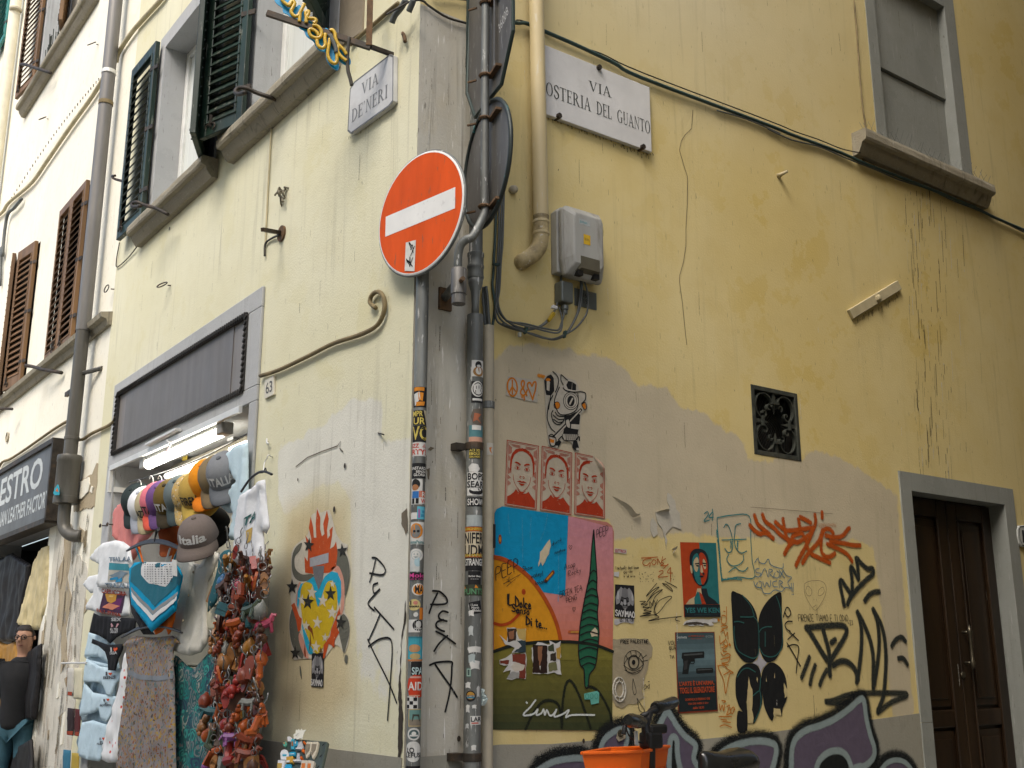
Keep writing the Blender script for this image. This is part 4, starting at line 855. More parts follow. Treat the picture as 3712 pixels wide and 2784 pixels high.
# ================================================================== electricity meter and small fittings on the alley wall
mu0,mz1=RP.p('A4',182,650,.02); mu1=RP.p('A4',478,800,.13)[0]; mzt=RP.p('A4',250,645,.05)[1]; mzb=RP.p('A4',255,985,.06)[1]
mz=thing('meter_box','dirty grey plastic electricity meter box on the ochre wall','meter box',RP.w((mu0+mu1)/2,mzb,0))
MU0,MU1,MZ0,MZ1=.825,1.10,3.30,3.69
MB().prism(RP,[(MU0,MZ0+.02),(MU1,MZ0+.02),(MU1,MZ1-.01),(MU0+.03,MZ1),(MU0,MZ1-.03)],0,.055).build('back_box',M['metergrey'],mz,bevel=.006)
def taper(b,pl,p0,o0,p1,o1):
    n=len(p0); p0,p1=ccw(p0),ccw(p1); b.add([pl.w(u,v,o0) for u,v in p0]+[pl.w(u,v,o1) for u,v in p1],[tuple(range(n,2*n)),tuple(range(n))[::-1]]+[(i,(i+1)%n,n+(i+1)%n,n+i) for i in range(n)]); return b
bs0=[(MU0+.004,MZ0+.08),(MU0+.02,MZ0),(MU1-.01,MZ0-.005),(MU1,MZ0+.03),(MU1,MZ1-.03),(MU1-.02,MZ1-.004),(MU0+.03,MZ1-.004),(MU0+.004,MZ1-.03)]
bs1=[(MU0+.045,MZ0+.10),(MU0+.055,MZ0+.06),(MU1-.05,MZ0+.055),(MU1-.035,MZ0+.08),(MU1-.035,MZ1-.08),(MU1-.05,MZ1-.055),(MU0+.06,MZ1-.055),(MU0+.045,MZ1-.075)]
b=taper(MB(),RP,bs0,.062,[(u,v) for u,v in bs0],.095); taper(b,RP,bs0,.0951,bs1,.145); b.build('cover',M['metergrey'],mz,bevel=.008)
taper(MB(),RP,rc(MU0+.07,MU1-.05,MZ0+.02,MZ0+.105),.115,rc(MU0+.085,MU1-.065,MZ0+.035,MZ0+.10),.148).build('lower_window',M['meterdark'],mz)
for a in (.075,.185): MB().prism(RP,rc(MU0+a,MU0+a+.035,MZ0+.0,MZ0+.032),.10,.132).build('slot',M['black'],mz)
q=MB(); q.prism(RP,rc(MU0+.105,MU0+.15,MZ0+.17,MZ0+.225),.1455,.1465,(.66,.42,.03)); put_text(q,RP,'KWh',(MU0+.112,MZ0+.19),(MU0+.143,MZ0+.19),(MU0+.112,MZ0+.205),.147,(.1,.08,.05)); q.build('warning_label',M['print'],mz)
q=MB(); q.prism(RP,rc(MU0+.075,MU0+.15,MZ1-.115,MZ1-.085),.1455,.146,(.40,.43,.42)); put_text(q,RP,'Joman',(MU0+.08,MZ1-.11),(MU0+.13,MZ1-.11),(MU0+.08,MZ1-.092),.1464,(.03,.28,.30)); q.build('maker_label',M['print'],mz)
jb=thing('junction_box','small grey junction box hanging below the meter','junction box',RP.hit('D4',1720,880,.03))
ju=RP.P('D4',[(1655,560),(1800,600),(1800,850),(1780,870),(1650,850)],.07); MB().prism(RP,[(ju[0][0],ju[3][1]+.01),(ju[1][0],ju[3][1]+.01),(ju[1][0],ju[0][1]),(ju[0][0],ju[0][1])],.005,.07).build('body',M['plate'],jb,bevel=.008)
c=RP.hit('D4',1690,880,.04); MB().lathe([(.02,0),(.02,-.02),(.015,-.025),(.015,-.045)],c,(0,0,1),12).build('gland',M['plate'],jb)
pl_=RP.P('D4',[(1812,655),(2085,715),(2085,930),(1812,870)],.006)
npz=tag(MB().prism(RP,[(pl_[0][0],pl_[3][1]),(pl_[1][0],pl_[3][1]),(pl_[1][0],pl_[0][1]),(pl_[0][0],pl_[0][1])],.002,.006).build('number_plate',M['plate'],bevel=.002),'small dark metal plate numbered 2167 over 19 behind the wires','plate')
q=MB(); a,b=RP.p('D4',1885,765,.007),RP.p('D4',1995,790,.007); put_text(q,RP,'2167',(a[0],a[1]),(b[0],a[1]),(a[0],a[1]+.026),.0068,(.015,.015,.015),.01); a,b=RP.p('D4',1925,850,.007),RP.p('D4',1978,860,.007); put_text(q,RP,'19',(a[0],a[1]),(b[0],a[1]),(a[0],a[1]+.026),.0068,(.015,.015,.015),.01); q.build('numerals',M['print'],npz)
# iron tie bar
tb=RP.P('A7',[(525,398),(840,208),(868,265),(555,455)],.02)
o=tag(MB().prism(RP,tb,0,.022).build('tie_bar',M['tie'],bevel=.003),'slanted painted iron tie bar with a bolt head on the alley wall','tie bar')
c=RP.hit('A7',708,325,.02); MB().lathe([(.026,0),(.024,.02),(.012,.028)],c,(1,0,0),6).build('bolt_head',M['tie'],o)
c=RP.hit('A5',65,1140,0); d=RP.hit('A5',125,1110,.07); tag(MB().tube([c,c.lerp(d,.4),d],[.018,.012,.009],8).build('wall_peg',M['tie'],smooth=True),'short painted peg sticking out of the alley wall','peg')
c=RP.hit('A3',812,1235,0); tag(MB().lathe([(.02,0),(.024,.015),(.018,.035),(.008,.04)],c,(1,0,0),9).build('wall_stub',M['pvcw'],smooth=True),'round painted knob between the round sign and the yellow pipe','knob')
# ================================================================== fittings on the street wall
cable('cable','cream painted wire falling from the sill to the shop front frame',LP,'A2',[(420,665,.03),(340,740),(325,900),(315,1080),(305,1250),(295,1450),(285,1659)],.006,M['cablec'],.01)
cable('cable','painted wire dropping from bracket plate to shop frame corner',LP,'A2',[(385,1520,.02),(330,1545),(290,1580),(285,1659),(560,1050,.012,'O')][:4],.007,M['cabled'],.012)
cable('cable','brown cable curling at its end, swinging from the number tile up to the corner',LP,'O',[(562,812),(600,800),(660,772),(720,742),(780,722),(815,702),(830,670),(828,640),(815,630),(802,640),(800,655),(812,665)],.012,M['cableo'],.02)
cable('cable','cable running above the green shutters along both facades',LP,'A1',[(-40,1420,.03),(20,1370),(60,1310),(200,1190),(300,1050),(450,830),(600,620),(690,470)],.022,M['cablec'],.03)
q=MB()
for i in range(34):
    t=i/33; x=75+t*(640-75); y=1290-t*(1290-520)-math.sin(t*PI)*35; q.tube([LP.hit('A1',x,y,.03),LP.hit('A1',x,y-12,.05)],.006,4)
tag(q.build('cable_clips',M['iron']),'row of small spikes along the bundled cable on the pale house','clips',kind='stuff')
cable('cable','cable bundle climbing above the green shutter to the top edge',LP,'A1',[(755,400,.04),(775,330),(850,215),(930,120),(1040,0),(1080,-60)],.022,M['cablec'],.03)
cable('cable','grey bundle of wires bending down the far left edge',LP,'A1',[(140,1290),(90,1350),(50,1390),(30,1500),(15,1659),(10,180,.03,'A6'),(0,420,.03,'A6')],.02,M['cable'],.04)
cable('cable','thin wire sagging under the green shutter to a hook loop',LP,'A6',[(890,165,.02),(830,240),(760,300),(755,250),(775,140)],.005,M['cabled'],.012)
cable('cable','cable creeping from the drainpipe to the shop frame',LP,'D1',[(930,315,.06),(1000,305),(1090,245),(1180,200),(1290,150),(1360,100),(1385,40)],.014,M['cableo'],.02)
cable('cable','brown cable arching over the leather shop sign board',LP,'D1',[(-20,660),(30,580),(130,540),(300,430),(500,290),(650,185),(800,95),(815,110),(800,250),(785,400)],.014,M['cableo'],.02)
# metal ring-plate bracket, rope knot, rings
c=LP.hit('A2',400,1515,0); bk=thing('wall_bracket','square iron arm on a round wall plate above the shop','bracket',c)
MB().lathe([(.05,0),(.05,.012),(0,.012)],c,(0,-1,0),20).build('round_plate',M['rust'],bk); MB().bar(LP.hit('A2',395,1510,.0),LP.hit('A2',270,1487,.17),.022,.022).build('arm',M['iron'],bk)
q=MB(); rr=random.Random(3)
for i in range(7):
    a=LP.hit('A2',385,1225,.03); p=[a]
    for k in range(5): a=a+Vector((rr.uniform(-.02,.025),rr.uniform(-.02,.02),rr.uniform(-.04,.012))); p.append(a)
    q.tube(cr(p,3),.006,5)
tag(q.build('rope_knot',paint('old_rope',(.20,.18,.13),.9)),'frayed knot of old rope hanging on the wall above the bracket','rope')
def ring(f,x,y,lb,r=.035,ax=(.3,-.6,.7),stem=True,mat=None):
    c=LP.hit(f,x,y,.06); A=Vector(ax).normalized(); X=A.orthogonal().normalized(); Y=A.cross(X)
    q=MB().tube([c+(X*math.cos(t)+Y*math.sin(t))*r for t in [k*2*PI/18 for k in range(18)]],.005,5,closed=True)
    w=Vector((c.x+.02,0,c.z)); q.tube([w,c+(w-c).normalized()*r],.005,5)
    return tag(q.build('wall_ring',mat or M['iron'],smooth=True),lb,'ring')
ring('A6',1050,415,'iron ring over the shop sign panel',.04); ring('A6',690,440,'eye bolt left of the corner building edge',.035,(.2,-.95,.2)); ring('D2',1225,582,'upper iron ring on the pale house wall',.045); ring('D2',568,1580,'lower iron ring on the pale house wall',.045)
ring('D1',1205,1345,'left small ring eye beside the shop frame',.012,(.1,-.9,.1)); ring('D1',1290,1330,'right small ring eye beside the shop frame',.012,(.1,-.9,.1))
def hook(f,pts,lb,r=.007,mat=None):
    return tag(MB().tube(cr([LP.hit(f,x,y,o) for x,y,o in pts],4),r,6).build('iron_hook',mat or M['iron'],smooth=True),lb,'hook')
hook('A2',[(410,670,.0),(330,635,.12),(230,600,.2),(170,572,.25),(120,570,.28),(95,590,.3),(110,610,.3),(160,600,.29)],'twisted iron shutter stay above the upper wall sill',.014)
hook('A1',[(1090,1390,.12),(1010,1350,.18),(940,1330,.22),(890,1310,.26),(855,1320,.28),(865,1340,.28),(910,1335,.27)],'twisted iron shutter stay under the left green shutter',.014)
hook('A1',[(800,1175,.06),(760,1165,.08),(735,1155,.1),(728,1142,.1),(745,1138,.1)],'hook at the outer edge of the left green shutter',.012)
hook('D2',[(680,975,.08),(560,935,.14),(450,900,.18),(350,865,.22),(290,860,.24),(280,880,.24)],'iron stay below the brown shutters on the upper floor',.02)
hook('A6',[(400,985,.03),(280,965,.12),(210,945,.16),(165,940,.2)],'iron stay in front of the left brown shutter',.018)
hook('A6',[(80,1220,.1),(40,1218,.14),(0,1220,.18)],'iron stay at the far left sill',.014)
hook('A2',[(1180,215,.0),(1190,240,.02),(1195,270,.025)],'rusty nail near the corner above the street sign',.010,M['rust'])
hook('B4',[(505,203,0),(528,210,.03)],'bent nail right of the pale paint patch',.004)
hook('B2',[(1490,190,0),(1488,215,.015),(1500,225,.02)],'upper small clip right of the shop frame',.006,M['alu'])
hook('B2',[(1530,325,0),(1500,310,.03),(1490,330,.035),(1470,370,.04),(1462,440,.06)],'wire hook holding the T-shirt hanger',.004,M['alu'])
q=MB(); a=LP.hit('A2',1120,30,.05)
for pts in ([(1110,150),(1130,100),(1170,50),(1200,0)],[(1220,75),(1235,40),(1250,0)]): q.tube(cr([LP.hit('A2',x,y,.08) for x,y in pts],4),.016,7)
tag(q.build('conduit_ends',M['cable'],smooth=True),'two loose corrugated conduit ends at the top of the corner','conduit')
cable('cable','cable line rising along the wall to the conduit ends',LP,'A2',[(840,290),(900,235),(1000,150),(1090,70),(1150,20)],.012,M['cableo'],.015)
# ================================================================== drainpipe of the neighbouring house
cz0=LP.p('D1',770,1050,.11)[1]; cz1=LP.p('D1',850,500,.11)[1]; dx_=-5.47
nd=thing('house_drainpipe','tall grey drainpipe with a fat cistern trap on the pale house','pipe',(dx_,-.11,cz0))
MB().tube([(dx_,-.11,cz1),(dx_+.02,-.11,4.2)],.058,18).build('pipe',M['copper'],nd,smooth=True,auto=50)
MB().tube([(dx_+.02,-.11,4.2),(dx_+.03,-.11,9.5)],.062,18).build('upper_pipe',M['greypipe'],nd,smooth=True,auto=50)
MB().lathe([(.098,cz0-.03),(.102,cz0-.028),(.102,cz0+.03),(.098,cz0+.032),(.098,cz1-.06),(.102,cz1-.055),(.102,cz1-.01),(.098,cz1),(.0,cz1)],(dx_-.0,-.11,0),(0,0,1),24).build('cistern',M['copper'],nd,smooth=True,auto=40)
MB().tube(cr([(dx_,-.11,cz0-.02),(dx_,-.11,cz0-.14),(dx_+.02,-.10,cz0-.24),(dx_+.10,-.06,cz0-.30),(dx_+.18,.0,cz0-.31)],5),.052,16).build('elbow',M['copper'],nd,smooth=True)
for z in (LP.p('A1',708,640,.11)[1],LP.p('A1',720,450,.11)[1]): MB().lathe([(.063,-.02),(.067,-.018),(.067,.018),(.063,.02)],(dx_+.03,-.11,z),(0,0,1),18).build('pipe_band',M['cableo'] if z<6.6 else M['alu'],nd)
z=LP.p('D1',885,285,.11)[1]; MB().lathe([(.06,-.015),(.064,-.012),(.064,.012),(.06,.015)],(dx_,-.11,z),(0,0,1),18).build('pipe_band',M['copper'],nd)
z=LP.p('A6',600,925,.11)[1]; MB().tube([(dx_,-.1,z),(dx_+.32,0,z)],.02,8).build('side_stub',M['copper'],nd)
q=MB().prism(LP,LP.P('D1',[(690,850),(705,900),(705,975),(660,980),(637,955),(655,900)],.215),.208,.214,(.03,.35,.45)); q.flat(LP,LP.P('D1',[(690,890),(705,940),(665,930)],.215),.215,(.6,.15,.02)); tag(q.build('sticker',M['print']),'torn blue and orange sticker on the drainpipe cistern','sticker')
# pale far downpipe
fx=LP.p('D2',215,0,.1)[0]; o=tag(MB().tube([(fx+.05,-.1,-.1),(fx,-.1,14)],.075,16).build('far_downpipe',paint('cream_downpipe',(.70,.66,.52),.5,var=.1),smooth=True,auto=50),'cream downpipe at the far left between two houses','pipe')
c=LP.hit('D2',210,130,.1); MB().lathe([(.078,-.02),(.084,-.01),(.084,.01),(.078,.02)],(c.x,-.1,c.z),(0,0,1),16).build('pipe_band',M['pvcw'],o)
v_=LP.hit('D1',90,280,.005); tag(MB().lathe([(.055,0),(.06,.006),(.05,.012),(.045,-.02),(0,-.02)],v_,(0,-1,0),20).build('wall_vent',M['pvcw']),'small round vent above the leather shop sign','vent')
v_=LP.hit('A6',445,1118,.03); tag(MB().bar(v_-Vector((.08,0,0)),v_+Vector((.08,0,0)),.03,.04).build('iron_stub',M['iron']),'short flat iron stub left of the drainpipe','iron stub')
# ================================================================== neon sign on its iron bracket
nf=thing('neon_sign','blue and yellow neon script sign on an iron bracket under the upper window','neon sign',LP.hit('D3',1950,760,.12))
# sign board stands out from the wall: plane through the bracket
NP=Plane(LP.hit('D3',1900,700,.15),(-.53,-.85,0),(0,0,1),(.85,-.53,0))
MB().bar(NP.hit('D3',300,210),NP.hit('D3',1960,760),.022,.03).build('bracket_bar',M['iron'],nf)
MB().bar(NP.hit('D3',1935,740),NP.hit('D3',1965,-400),.03,.03).build('upright',M['rust'],nf)
MB().bar(NP.hit('D3',1965,750),Vector((NP.hit('D3',1965,750).x,0,NP.hit('D3',1965,750).z)),.02,.02).build('wall_arm',M['iron'],nf)
blue=M['neonblue']=paint('blue_acrylic',(.0,.30,.60),.35,var=.12)
bl=[(380,-200),(430,20),(540,110),(560,190),(640,230),(700,310),(770,360),(820,440),(890,480),(930,570),(1040,650),(1080,740),(1140,800),(1230,830),(1250,940),(1300,1030),(1380,1100),(1430,1110),(1455,1060),(1440,960),(1500,1000),(1580,1040),(1630,1020),(1640,950),(1560,830),(1460,720),(1400,620),(1330,520),(1250,440),(1180,470),(1080,400),(1000,330),(930,280),(880,140),(820,70),(740,100),(640,-60),(600,-250)]
MB().prism(NP,cr(NP.P('D3',bl),3,True),-.012,-.004).build('backing',blue,nf)
ye=paint('unlit_neon_yellow',(.62,.40,.03),.25,var=.25,dirt=(.25,.16,.05,1),dk=.5,spec=.6)
gl_=[[(500,-150),(545,0),(600,60),(660,90),(700,20),(750,-60)],[(640,100),(700,20),(745,60),(700,150),(690,200),(740,260),(800,250),(840,180),(900,60)],[(830,190),(825,290),(820,350)],[(930,370),(930,280),(960,240),(970,190),(940,180),(920,220),(950,290),(1060,300),(1085,340),(1050,375)],[(1030,410),(1110,420),(1170,500),(1160,590),(1080,610),(1000,570),(975,490),(1020,470),(1100,520),(1130,580)],[(1235,540),(1230,640),(1235,720),(1190,770),(1120,730),(1100,640)],[(1310,490),(1350,480),(1390,540),(1400,620),(1450,720),(1530,800),(1580,880)],[(1310,620),(1290,750),(1275,870),(1310,970),(1380,1020),(1420,980),(1420,880),(1430,800),(1450,720)],[(1440,760),(1440,840),(1500,920),(1580,980)]]
for p in gl_: MB().tube(cr([NP.hit('D3',x,y,.014) for x,y in p],5),0.0095,8).build('neon_tube',ye,nf,smooth=True)
MB().tube(cr([NP.hit('D3',x,y,.018) for x,y in ((1310,560),(1350,640),(1400,760),(1410,850))],4),.012,7).build('neon_tube',M['cable'],nf,smooth=True)
MB().bar(NP.hit('D3',1015,210,-.02),NP.hit('D3',1010,420,-.02),.02,.012).build('strut',M['galv'],nf)
cable('cable','frayed black cable hanging from the neon bracket to the street sign',NP,'D3',[(1620,600),(1600,780),(1590,950),(1600,1130),(1640,1280),(1660,1370)],.010,M['cabled'],.01)
# ================================================================== paper, paint and stickers on the walls
class Quad:
    """a flat sheet on a wall: normalised x right, y down"""
    def __init__(s,pl,f,c,off):
        s.pl=pl; s.c=[pl.p(f,x,y,off) for x,y in c]
    def __call__(s,x,y):
        a,b,c,d=s.c; return ((a[0]*(1-x)+b[0]*x)*(1-y)+(d[0]*(1-x)+c[0]*x)*y,(a[1]*(1-x)+b[1]*x)*(1-y)+(d[1]*(1-x)+c[1]*x)*y)
    def pts(s,P): return [s(x,y) for x,y in P]
    def w(s): return math.hypot(s.c[1][0]-s.c[0][0],s.c[1][1]-s.c[0][1])
def sheet(name,pl,pts,label,cat,c,off=.003,th=.0008,mat=None,group=None):
    return tag(MB().prism(pl,pts,off,off+th,c).build(name,mat or M['print']),label,cat,group)
def qtext(b,Q,s,x0,y0,x1,y1,off,c,bold=.0): put_text(b,Q.pl,s,Q(x0,y1),Q(x1,y1),Q(x0,y0),off,c,bold)
def strokes(b,pl,f,L,w,off,c,soft=False,smooth=5):
    if soft: w*=1.12
    for l in L: b.stroke(pl,pl.P(f,l,0),w,off,c,soft,smooth)
    return b
def graffito(name,label,pl,f,L,w,c,soft=False,off=.0035,smooth=5):
    b=MB(); strokes(b,pl,f,L,w,off,c,soft,smooth); return tag(b.build(name,M['spray'] if soft else M['paintmk']),label,'graffiti')
lerp=lambda a,b,t: tuple(a[i]+(b[i]-a[i])*t for i in range(3))
# ------------------------------------------------------------------ big painted mural sheet
MO=.004
out=RP.P('B8',[(68,104),(80,78),(115,60),(520,118),(758,157),(788,180),(799,215),(796,500),(791,900),(788,1430),(400,1429),(58,1425),(62,900),(66,400)])
mu=sheet('mural_sheet',RP,out,'large pasted mural with smiling orange sun, blue sky, pink field and dark cypress','mural',(.45,.18,.14),.003,.001)
b=MB()
def bands(b,L,R,n,c0,c1,off):
    for i in range(n):
        t0,t1=i/n,(i+1)/n; g=lambda A,t:(A[0][0]+(A[1][0]-A[0][0])*t,A[0][1]+(A[1][1]-A[0][1])*t)
        b.flat(RP,RP.P('B8',[g(L,t0),g(R,t0),g(R,t1),g(L,t1)]),off,lerp(c0,c1,(t0+t1)/2))
bands(b,((521,120),(505,590)),((790,190),(797,560)),8,(.52,.23,.27),(.56,.22,.20),.0044)
bands(b,((300,590),(330,940)),((797,560),(790,960)),8,(.56,.22,.20),(.55,.16,.08),.0045)
b.flat(RP,RP.P('B8',[(68,104),(80,78),(115,60),(520,118),(500,606),(360,585),(66,560)]),.0047,(.0,.25,.46))
sunp=[(66,372),(130,388),(200,428),(280,495),(350,585),(410,690),(450,790),(472,885),(250,915),(64,945)]
b.flat(RP,RP.P('B8',cr(sunp[:8],3)+sunp[8:]),.0050,(.62,.27,.012))
bands(b,((62,945),(58,1425)),((790,945),(788,1430)),10,(.17,.15,.025),(.035,.045,.018),.0046)
hill=[(62,948),(150,918),(260,898),(400,888),(550,890),(680,908),(790,948)]
b.flat(RP,RP.P('B8',hill+[(790,1000),(62,1000)]),.0053,(.18,.16,.028))
b.build('painted_field',M['print'],mu)
b=MB(); strokes(b,RP,'B8',[sunp[:8]],.022,.0056,(.40,.07,.008,1)); strokes(b,RP,'B8',[[(66,775),(110,785),(165,768),(218,718)]],.014,.0056,(.42,.055,.005,1)); b.flat(RP,ell(*RP.p('B8',246,583),.012,.014),.0056,(.42,.055,.005))
strokes(b,RP,'B8',[hill],.015,.0060,(.012,.016,.01,1)); b.build('sun_outline',M['paintmk'],mu)
cyp=[(672,205),(662,290),(655,380),(648,480),(630,560),(612,650),(592,760),(583,850),(579,950),(590,1030),(612,1058),(618,1160),(638,1165),(645,1090),(680,1040),(694,950),(704,830),(694,720),(700,640),(690,570),(691,490),(682,350),(676,260)]
b=MB(); b.flat(RP,RP.P('B8',cyp),.0066,(.016,.11,.055)); b.build('cypress',M['print'],mu)
b=MB(); strokes(b,RP,'B8',[cyp+[cyp[0]]],.007,.0072,INK,smooth=3)
for y,x0,x1 in ((460,650,690),(520,640,688),(570,630,690),(610,614,698),(660,610,696),(700,602,690),(745,596,690),(790,590,700),(835,586,700),(880,584,700),(930,580,694),(985,582,688),(1025,596,682)): strokes(b,RP,'B8',[[(x0,y+14),(x0+(x1-x0)*.5,y-8),(x1,y+6)]],.006,.0076,INK)
b.build('cypress_lines',M['paintmk'],mu)
b=MB(); strokes(b,RP,'B8',[[(235,130),(238,400)],[(390,110),(372,200),(345,270)],[(458,320),(455,640)],[(150,110),(160,230)],[(290,130),(285,260)]],.009,.0062,(.05,.33,.52,.45),True); b.build('paint_drips',M['spray'],mu)
b=MB(); strokes(b,RP,'B8',[[(258,1420),(300,1330),(350,1265),(400,1245),(450,1265),(470,1320),(478,1410)],[(480,1400),(482,1280),(495,1180),(515,1128),(545,1140),(590,1230),(655,1415)],[(640,1160),(690,1180),(740,1250),(775,1330),(788,1420)]],.017,.0064,(.012,.016,.008,.85),True); b.build('dark_arches',M['spray'],mu)
b=MB(); strokes(b,RP,'B8',[[(260,1258),(264,1262)],[(315,1245),(285,1285),(240,1335),(300,1330),(330,1300),(320,1335),(350,1325),(365,1300),(372,1335),(385,1305),(400,1335),(420,1335),(445,1300),(430,1345),(480,1330),(520,1305),(500,1350),(540,1335),(675,1335)]],.010,.0085,(.62,.66,.62,.95),True); b.build('white_signature',M['spray'],mu)
for x,y,rx,ry in ((101,262,.007,.018),(246,583,.0,.0)):
    if rx: bb=MB(); bb.flat(RP,ell(*RP.p('B8',x,y),rx+.003,ry+.005),.0064,(.20,.04,.005)); bb.flat(RP,ell(*RP.p('B8',x,y),rx*.7,ry*.7),.0067,(.55,.22,.02)); bb.build('orange_dash',M['print'],mu)
b=MB(); strokes(b,RP,'B8',[[(380,515),(425,462)]],.018,.0066,(.16,.035,.004,1)); strokes(b,RP,'B8',[[(385,508),(420,468)]],.009,.007,(.55,.22,.02,1)); strokes(b,RP,'B8',[[(522,828),(578,828)]],.014,.0066,(.45,.10,.03,1)); strokes(b,RP,'B8',[[(535,828),(578,828)]],.008,.007,(.5,.25,.05,1)); b.build('orange_dash',M['paintmk'],mu)
b=MB(); b.flat(RP,rag(RP.P('B8',[(335,430),(345,340),(372,305),(405,262),(412,300),(400,350),(375,400),(360,425),(350,400)]),.008,seed=2),.0066,(.55,.48,.33)); b.flat(RP,rag(RP.P('B8',[(650,830),(680,800),(695,820),(695,855),(660,858)]),.006,seed=2),.008,(.55,.48,.33)); b.build('torn_spot',M['print'],mu)
H=lambda s,a,bb,h,w,sd=1: put_hand(MB(),RP,s,RP.p('B8',*a),RP.p('B8',*bb),h,w,.0090,INK,seed=sd).build('marker_word',M['paintmk'],mu)
H('IL Dolce',(142,655),(285,690),.045,.0075); H('Senso',(172,705),(275,725),.034,.0065,2); H('Di te...',(258,782),(382,812),.040,.0075,3)
H('PEEP',(74,510),(205,455),.060,.0040,4); b=MB(); strokes(b,RP,'B8',[[(120,535),(225,475),(140,550)],[(155,495),(145,525),(170,505),(140,508),(165,525)]],.003,.009,INK,smooth=0); b.build('marker_star',M['paintmk'],mu)
H('Show',(235,458),(296,442),.022,.0025,5); H('wahey!',(290,500),(358,480),.020,.0025,6); H('lahaha',(315,540),(385,525),.018,.0025,7); H('Asap',(490,448),(556,428),.028,.0025,8); H('Rocky',(515,488),(592,462),.026,.0025,9); H('GREEN TEA',(462,618),(600,575),.028,.0025,10); H('PENG',(504,650),(566,630),.024,.0025,11); H('PEEP',(690,255),(758,225),.042,.003,12); H('duck',(415,300),(475,272),.018,.0022,13); H('sunshine',(430,352),(496,332),.016,.0022,14)
for x,y in ((528,312),(549,690)): b=MB(); strokes(b,RP,'B8',[[(x,y+14),(x-10,y-6),(x-4,y-12),(x,y-4),(x+6,y-12),(x+10,y-4),(x,y+14)]],.0025,.009,INK,smooth=2); b.build('marker_heart',M['paintmk'],mu)
# torn photographs pasted on the mural
def torn(name,label,f,outer,pieces,off=.0082):
    o=sheet(name,RP,rag(RP.P(f,outer),.010,seed=len(outer)),label,'torn paper',(.56,.55,.52),off,.0006)
    b=MB()
    for k,(pts,c) in enumerate(pieces): b.flat(RP,rag(RP.P(f,pts),.005,seed=k),off+.0010+.0002*k,c)
    b.build('picture',M['print'],o); return o
torn('torn_photo','torn photograph on the orange sun above the hill','B8',[(96,845),(140,885),(140,802),(258,808),(256,955),(170,955),(190,925),(130,905)],[([(142,806),(200,806),(195,880),(145,890)],(.05,.03,.02)),([(198,808),(255,810),(255,880),(215,870)],(.5,.36,.12)),([(200,880),(255,880),(255,952),(178,952),(230,915)],(.03,.05,.06)),([(150,830),(185,815),(180,870),(155,870)],(.28,.12,.06))])
torn('torn_photo','torn brown photograph of a white shape low on the mural','B8',[(96,1000),(135,985),(170,960),(257,958),(256,1115),(140,1115),(165,1060),(118,1075),(150,1030),(98,1025)],[([(172,962),(254,962),(254,1110),(215,1110),(215,1020),(175,1010)],(.17,.035,.02)),([(98,1002),(155,1000),(150,1025),(100,1022)],(.17,.035,.02)),([(165,1040),(190,1010),(250,1030),(240,1060),(190,1070)],(.55,.50,.42)),([(145,1100),(170,1070),(215,1075),(212,1112),(145,1112)],(.30,.30,.28))])
torn('torn_photo','torn dark photograph beside white paper scraps on the green hill','B8',[(292,925),(330,890),(388,905),(405,905),(400,880),(440,900),(470,885),(468,1060),(475,1090),(430,1075),(390,1085),(298,1082)],[([(300,905),(387,912),(387,1080),(299,1080)],(.025,.012,.008)),([(330,915),(358,915),(352,1000),(342,1040),(330,980)],(.26,.12,.06)),([(392,915),(425,900),(430,950),(395,945)],(.05,.06,.03)),([(405,965),(440,950),(440,1005),(405,1005)],(.04,.03,.02)),([(440,930),(468,915),(466,1000),(445,990)],(.45,.28,.06)),([(395,1020),(440,1010),(450,1060),(395,1070)],(.16,.16,.07)),([(338,1035),(346,1035),(343,1062)],(.6,.58,.5))])
o=sheet('sticker',RP,RP.P('B8',[(612,1205),(690,1188),(704,1200),(702,1262),(655,1272),(650,1240),(615,1240)]),'torn mint green sticker at the foot of the painted cypress','sticker',(.13,.42,.34),.009,.0006)
b=MB()
for i in range(3): b.stroke(RP,ell(*RP.p('B8',628+i*28,1220),.010,.012,12)+[(RP.p('B8',628+i*28,1220)[0]+.010,RP.p('B8',628+i*28,1220)[1])],.0022,.0102,(.03,.22,.17,1),smooth=0)
b.build('print',M['paintmk'],o)
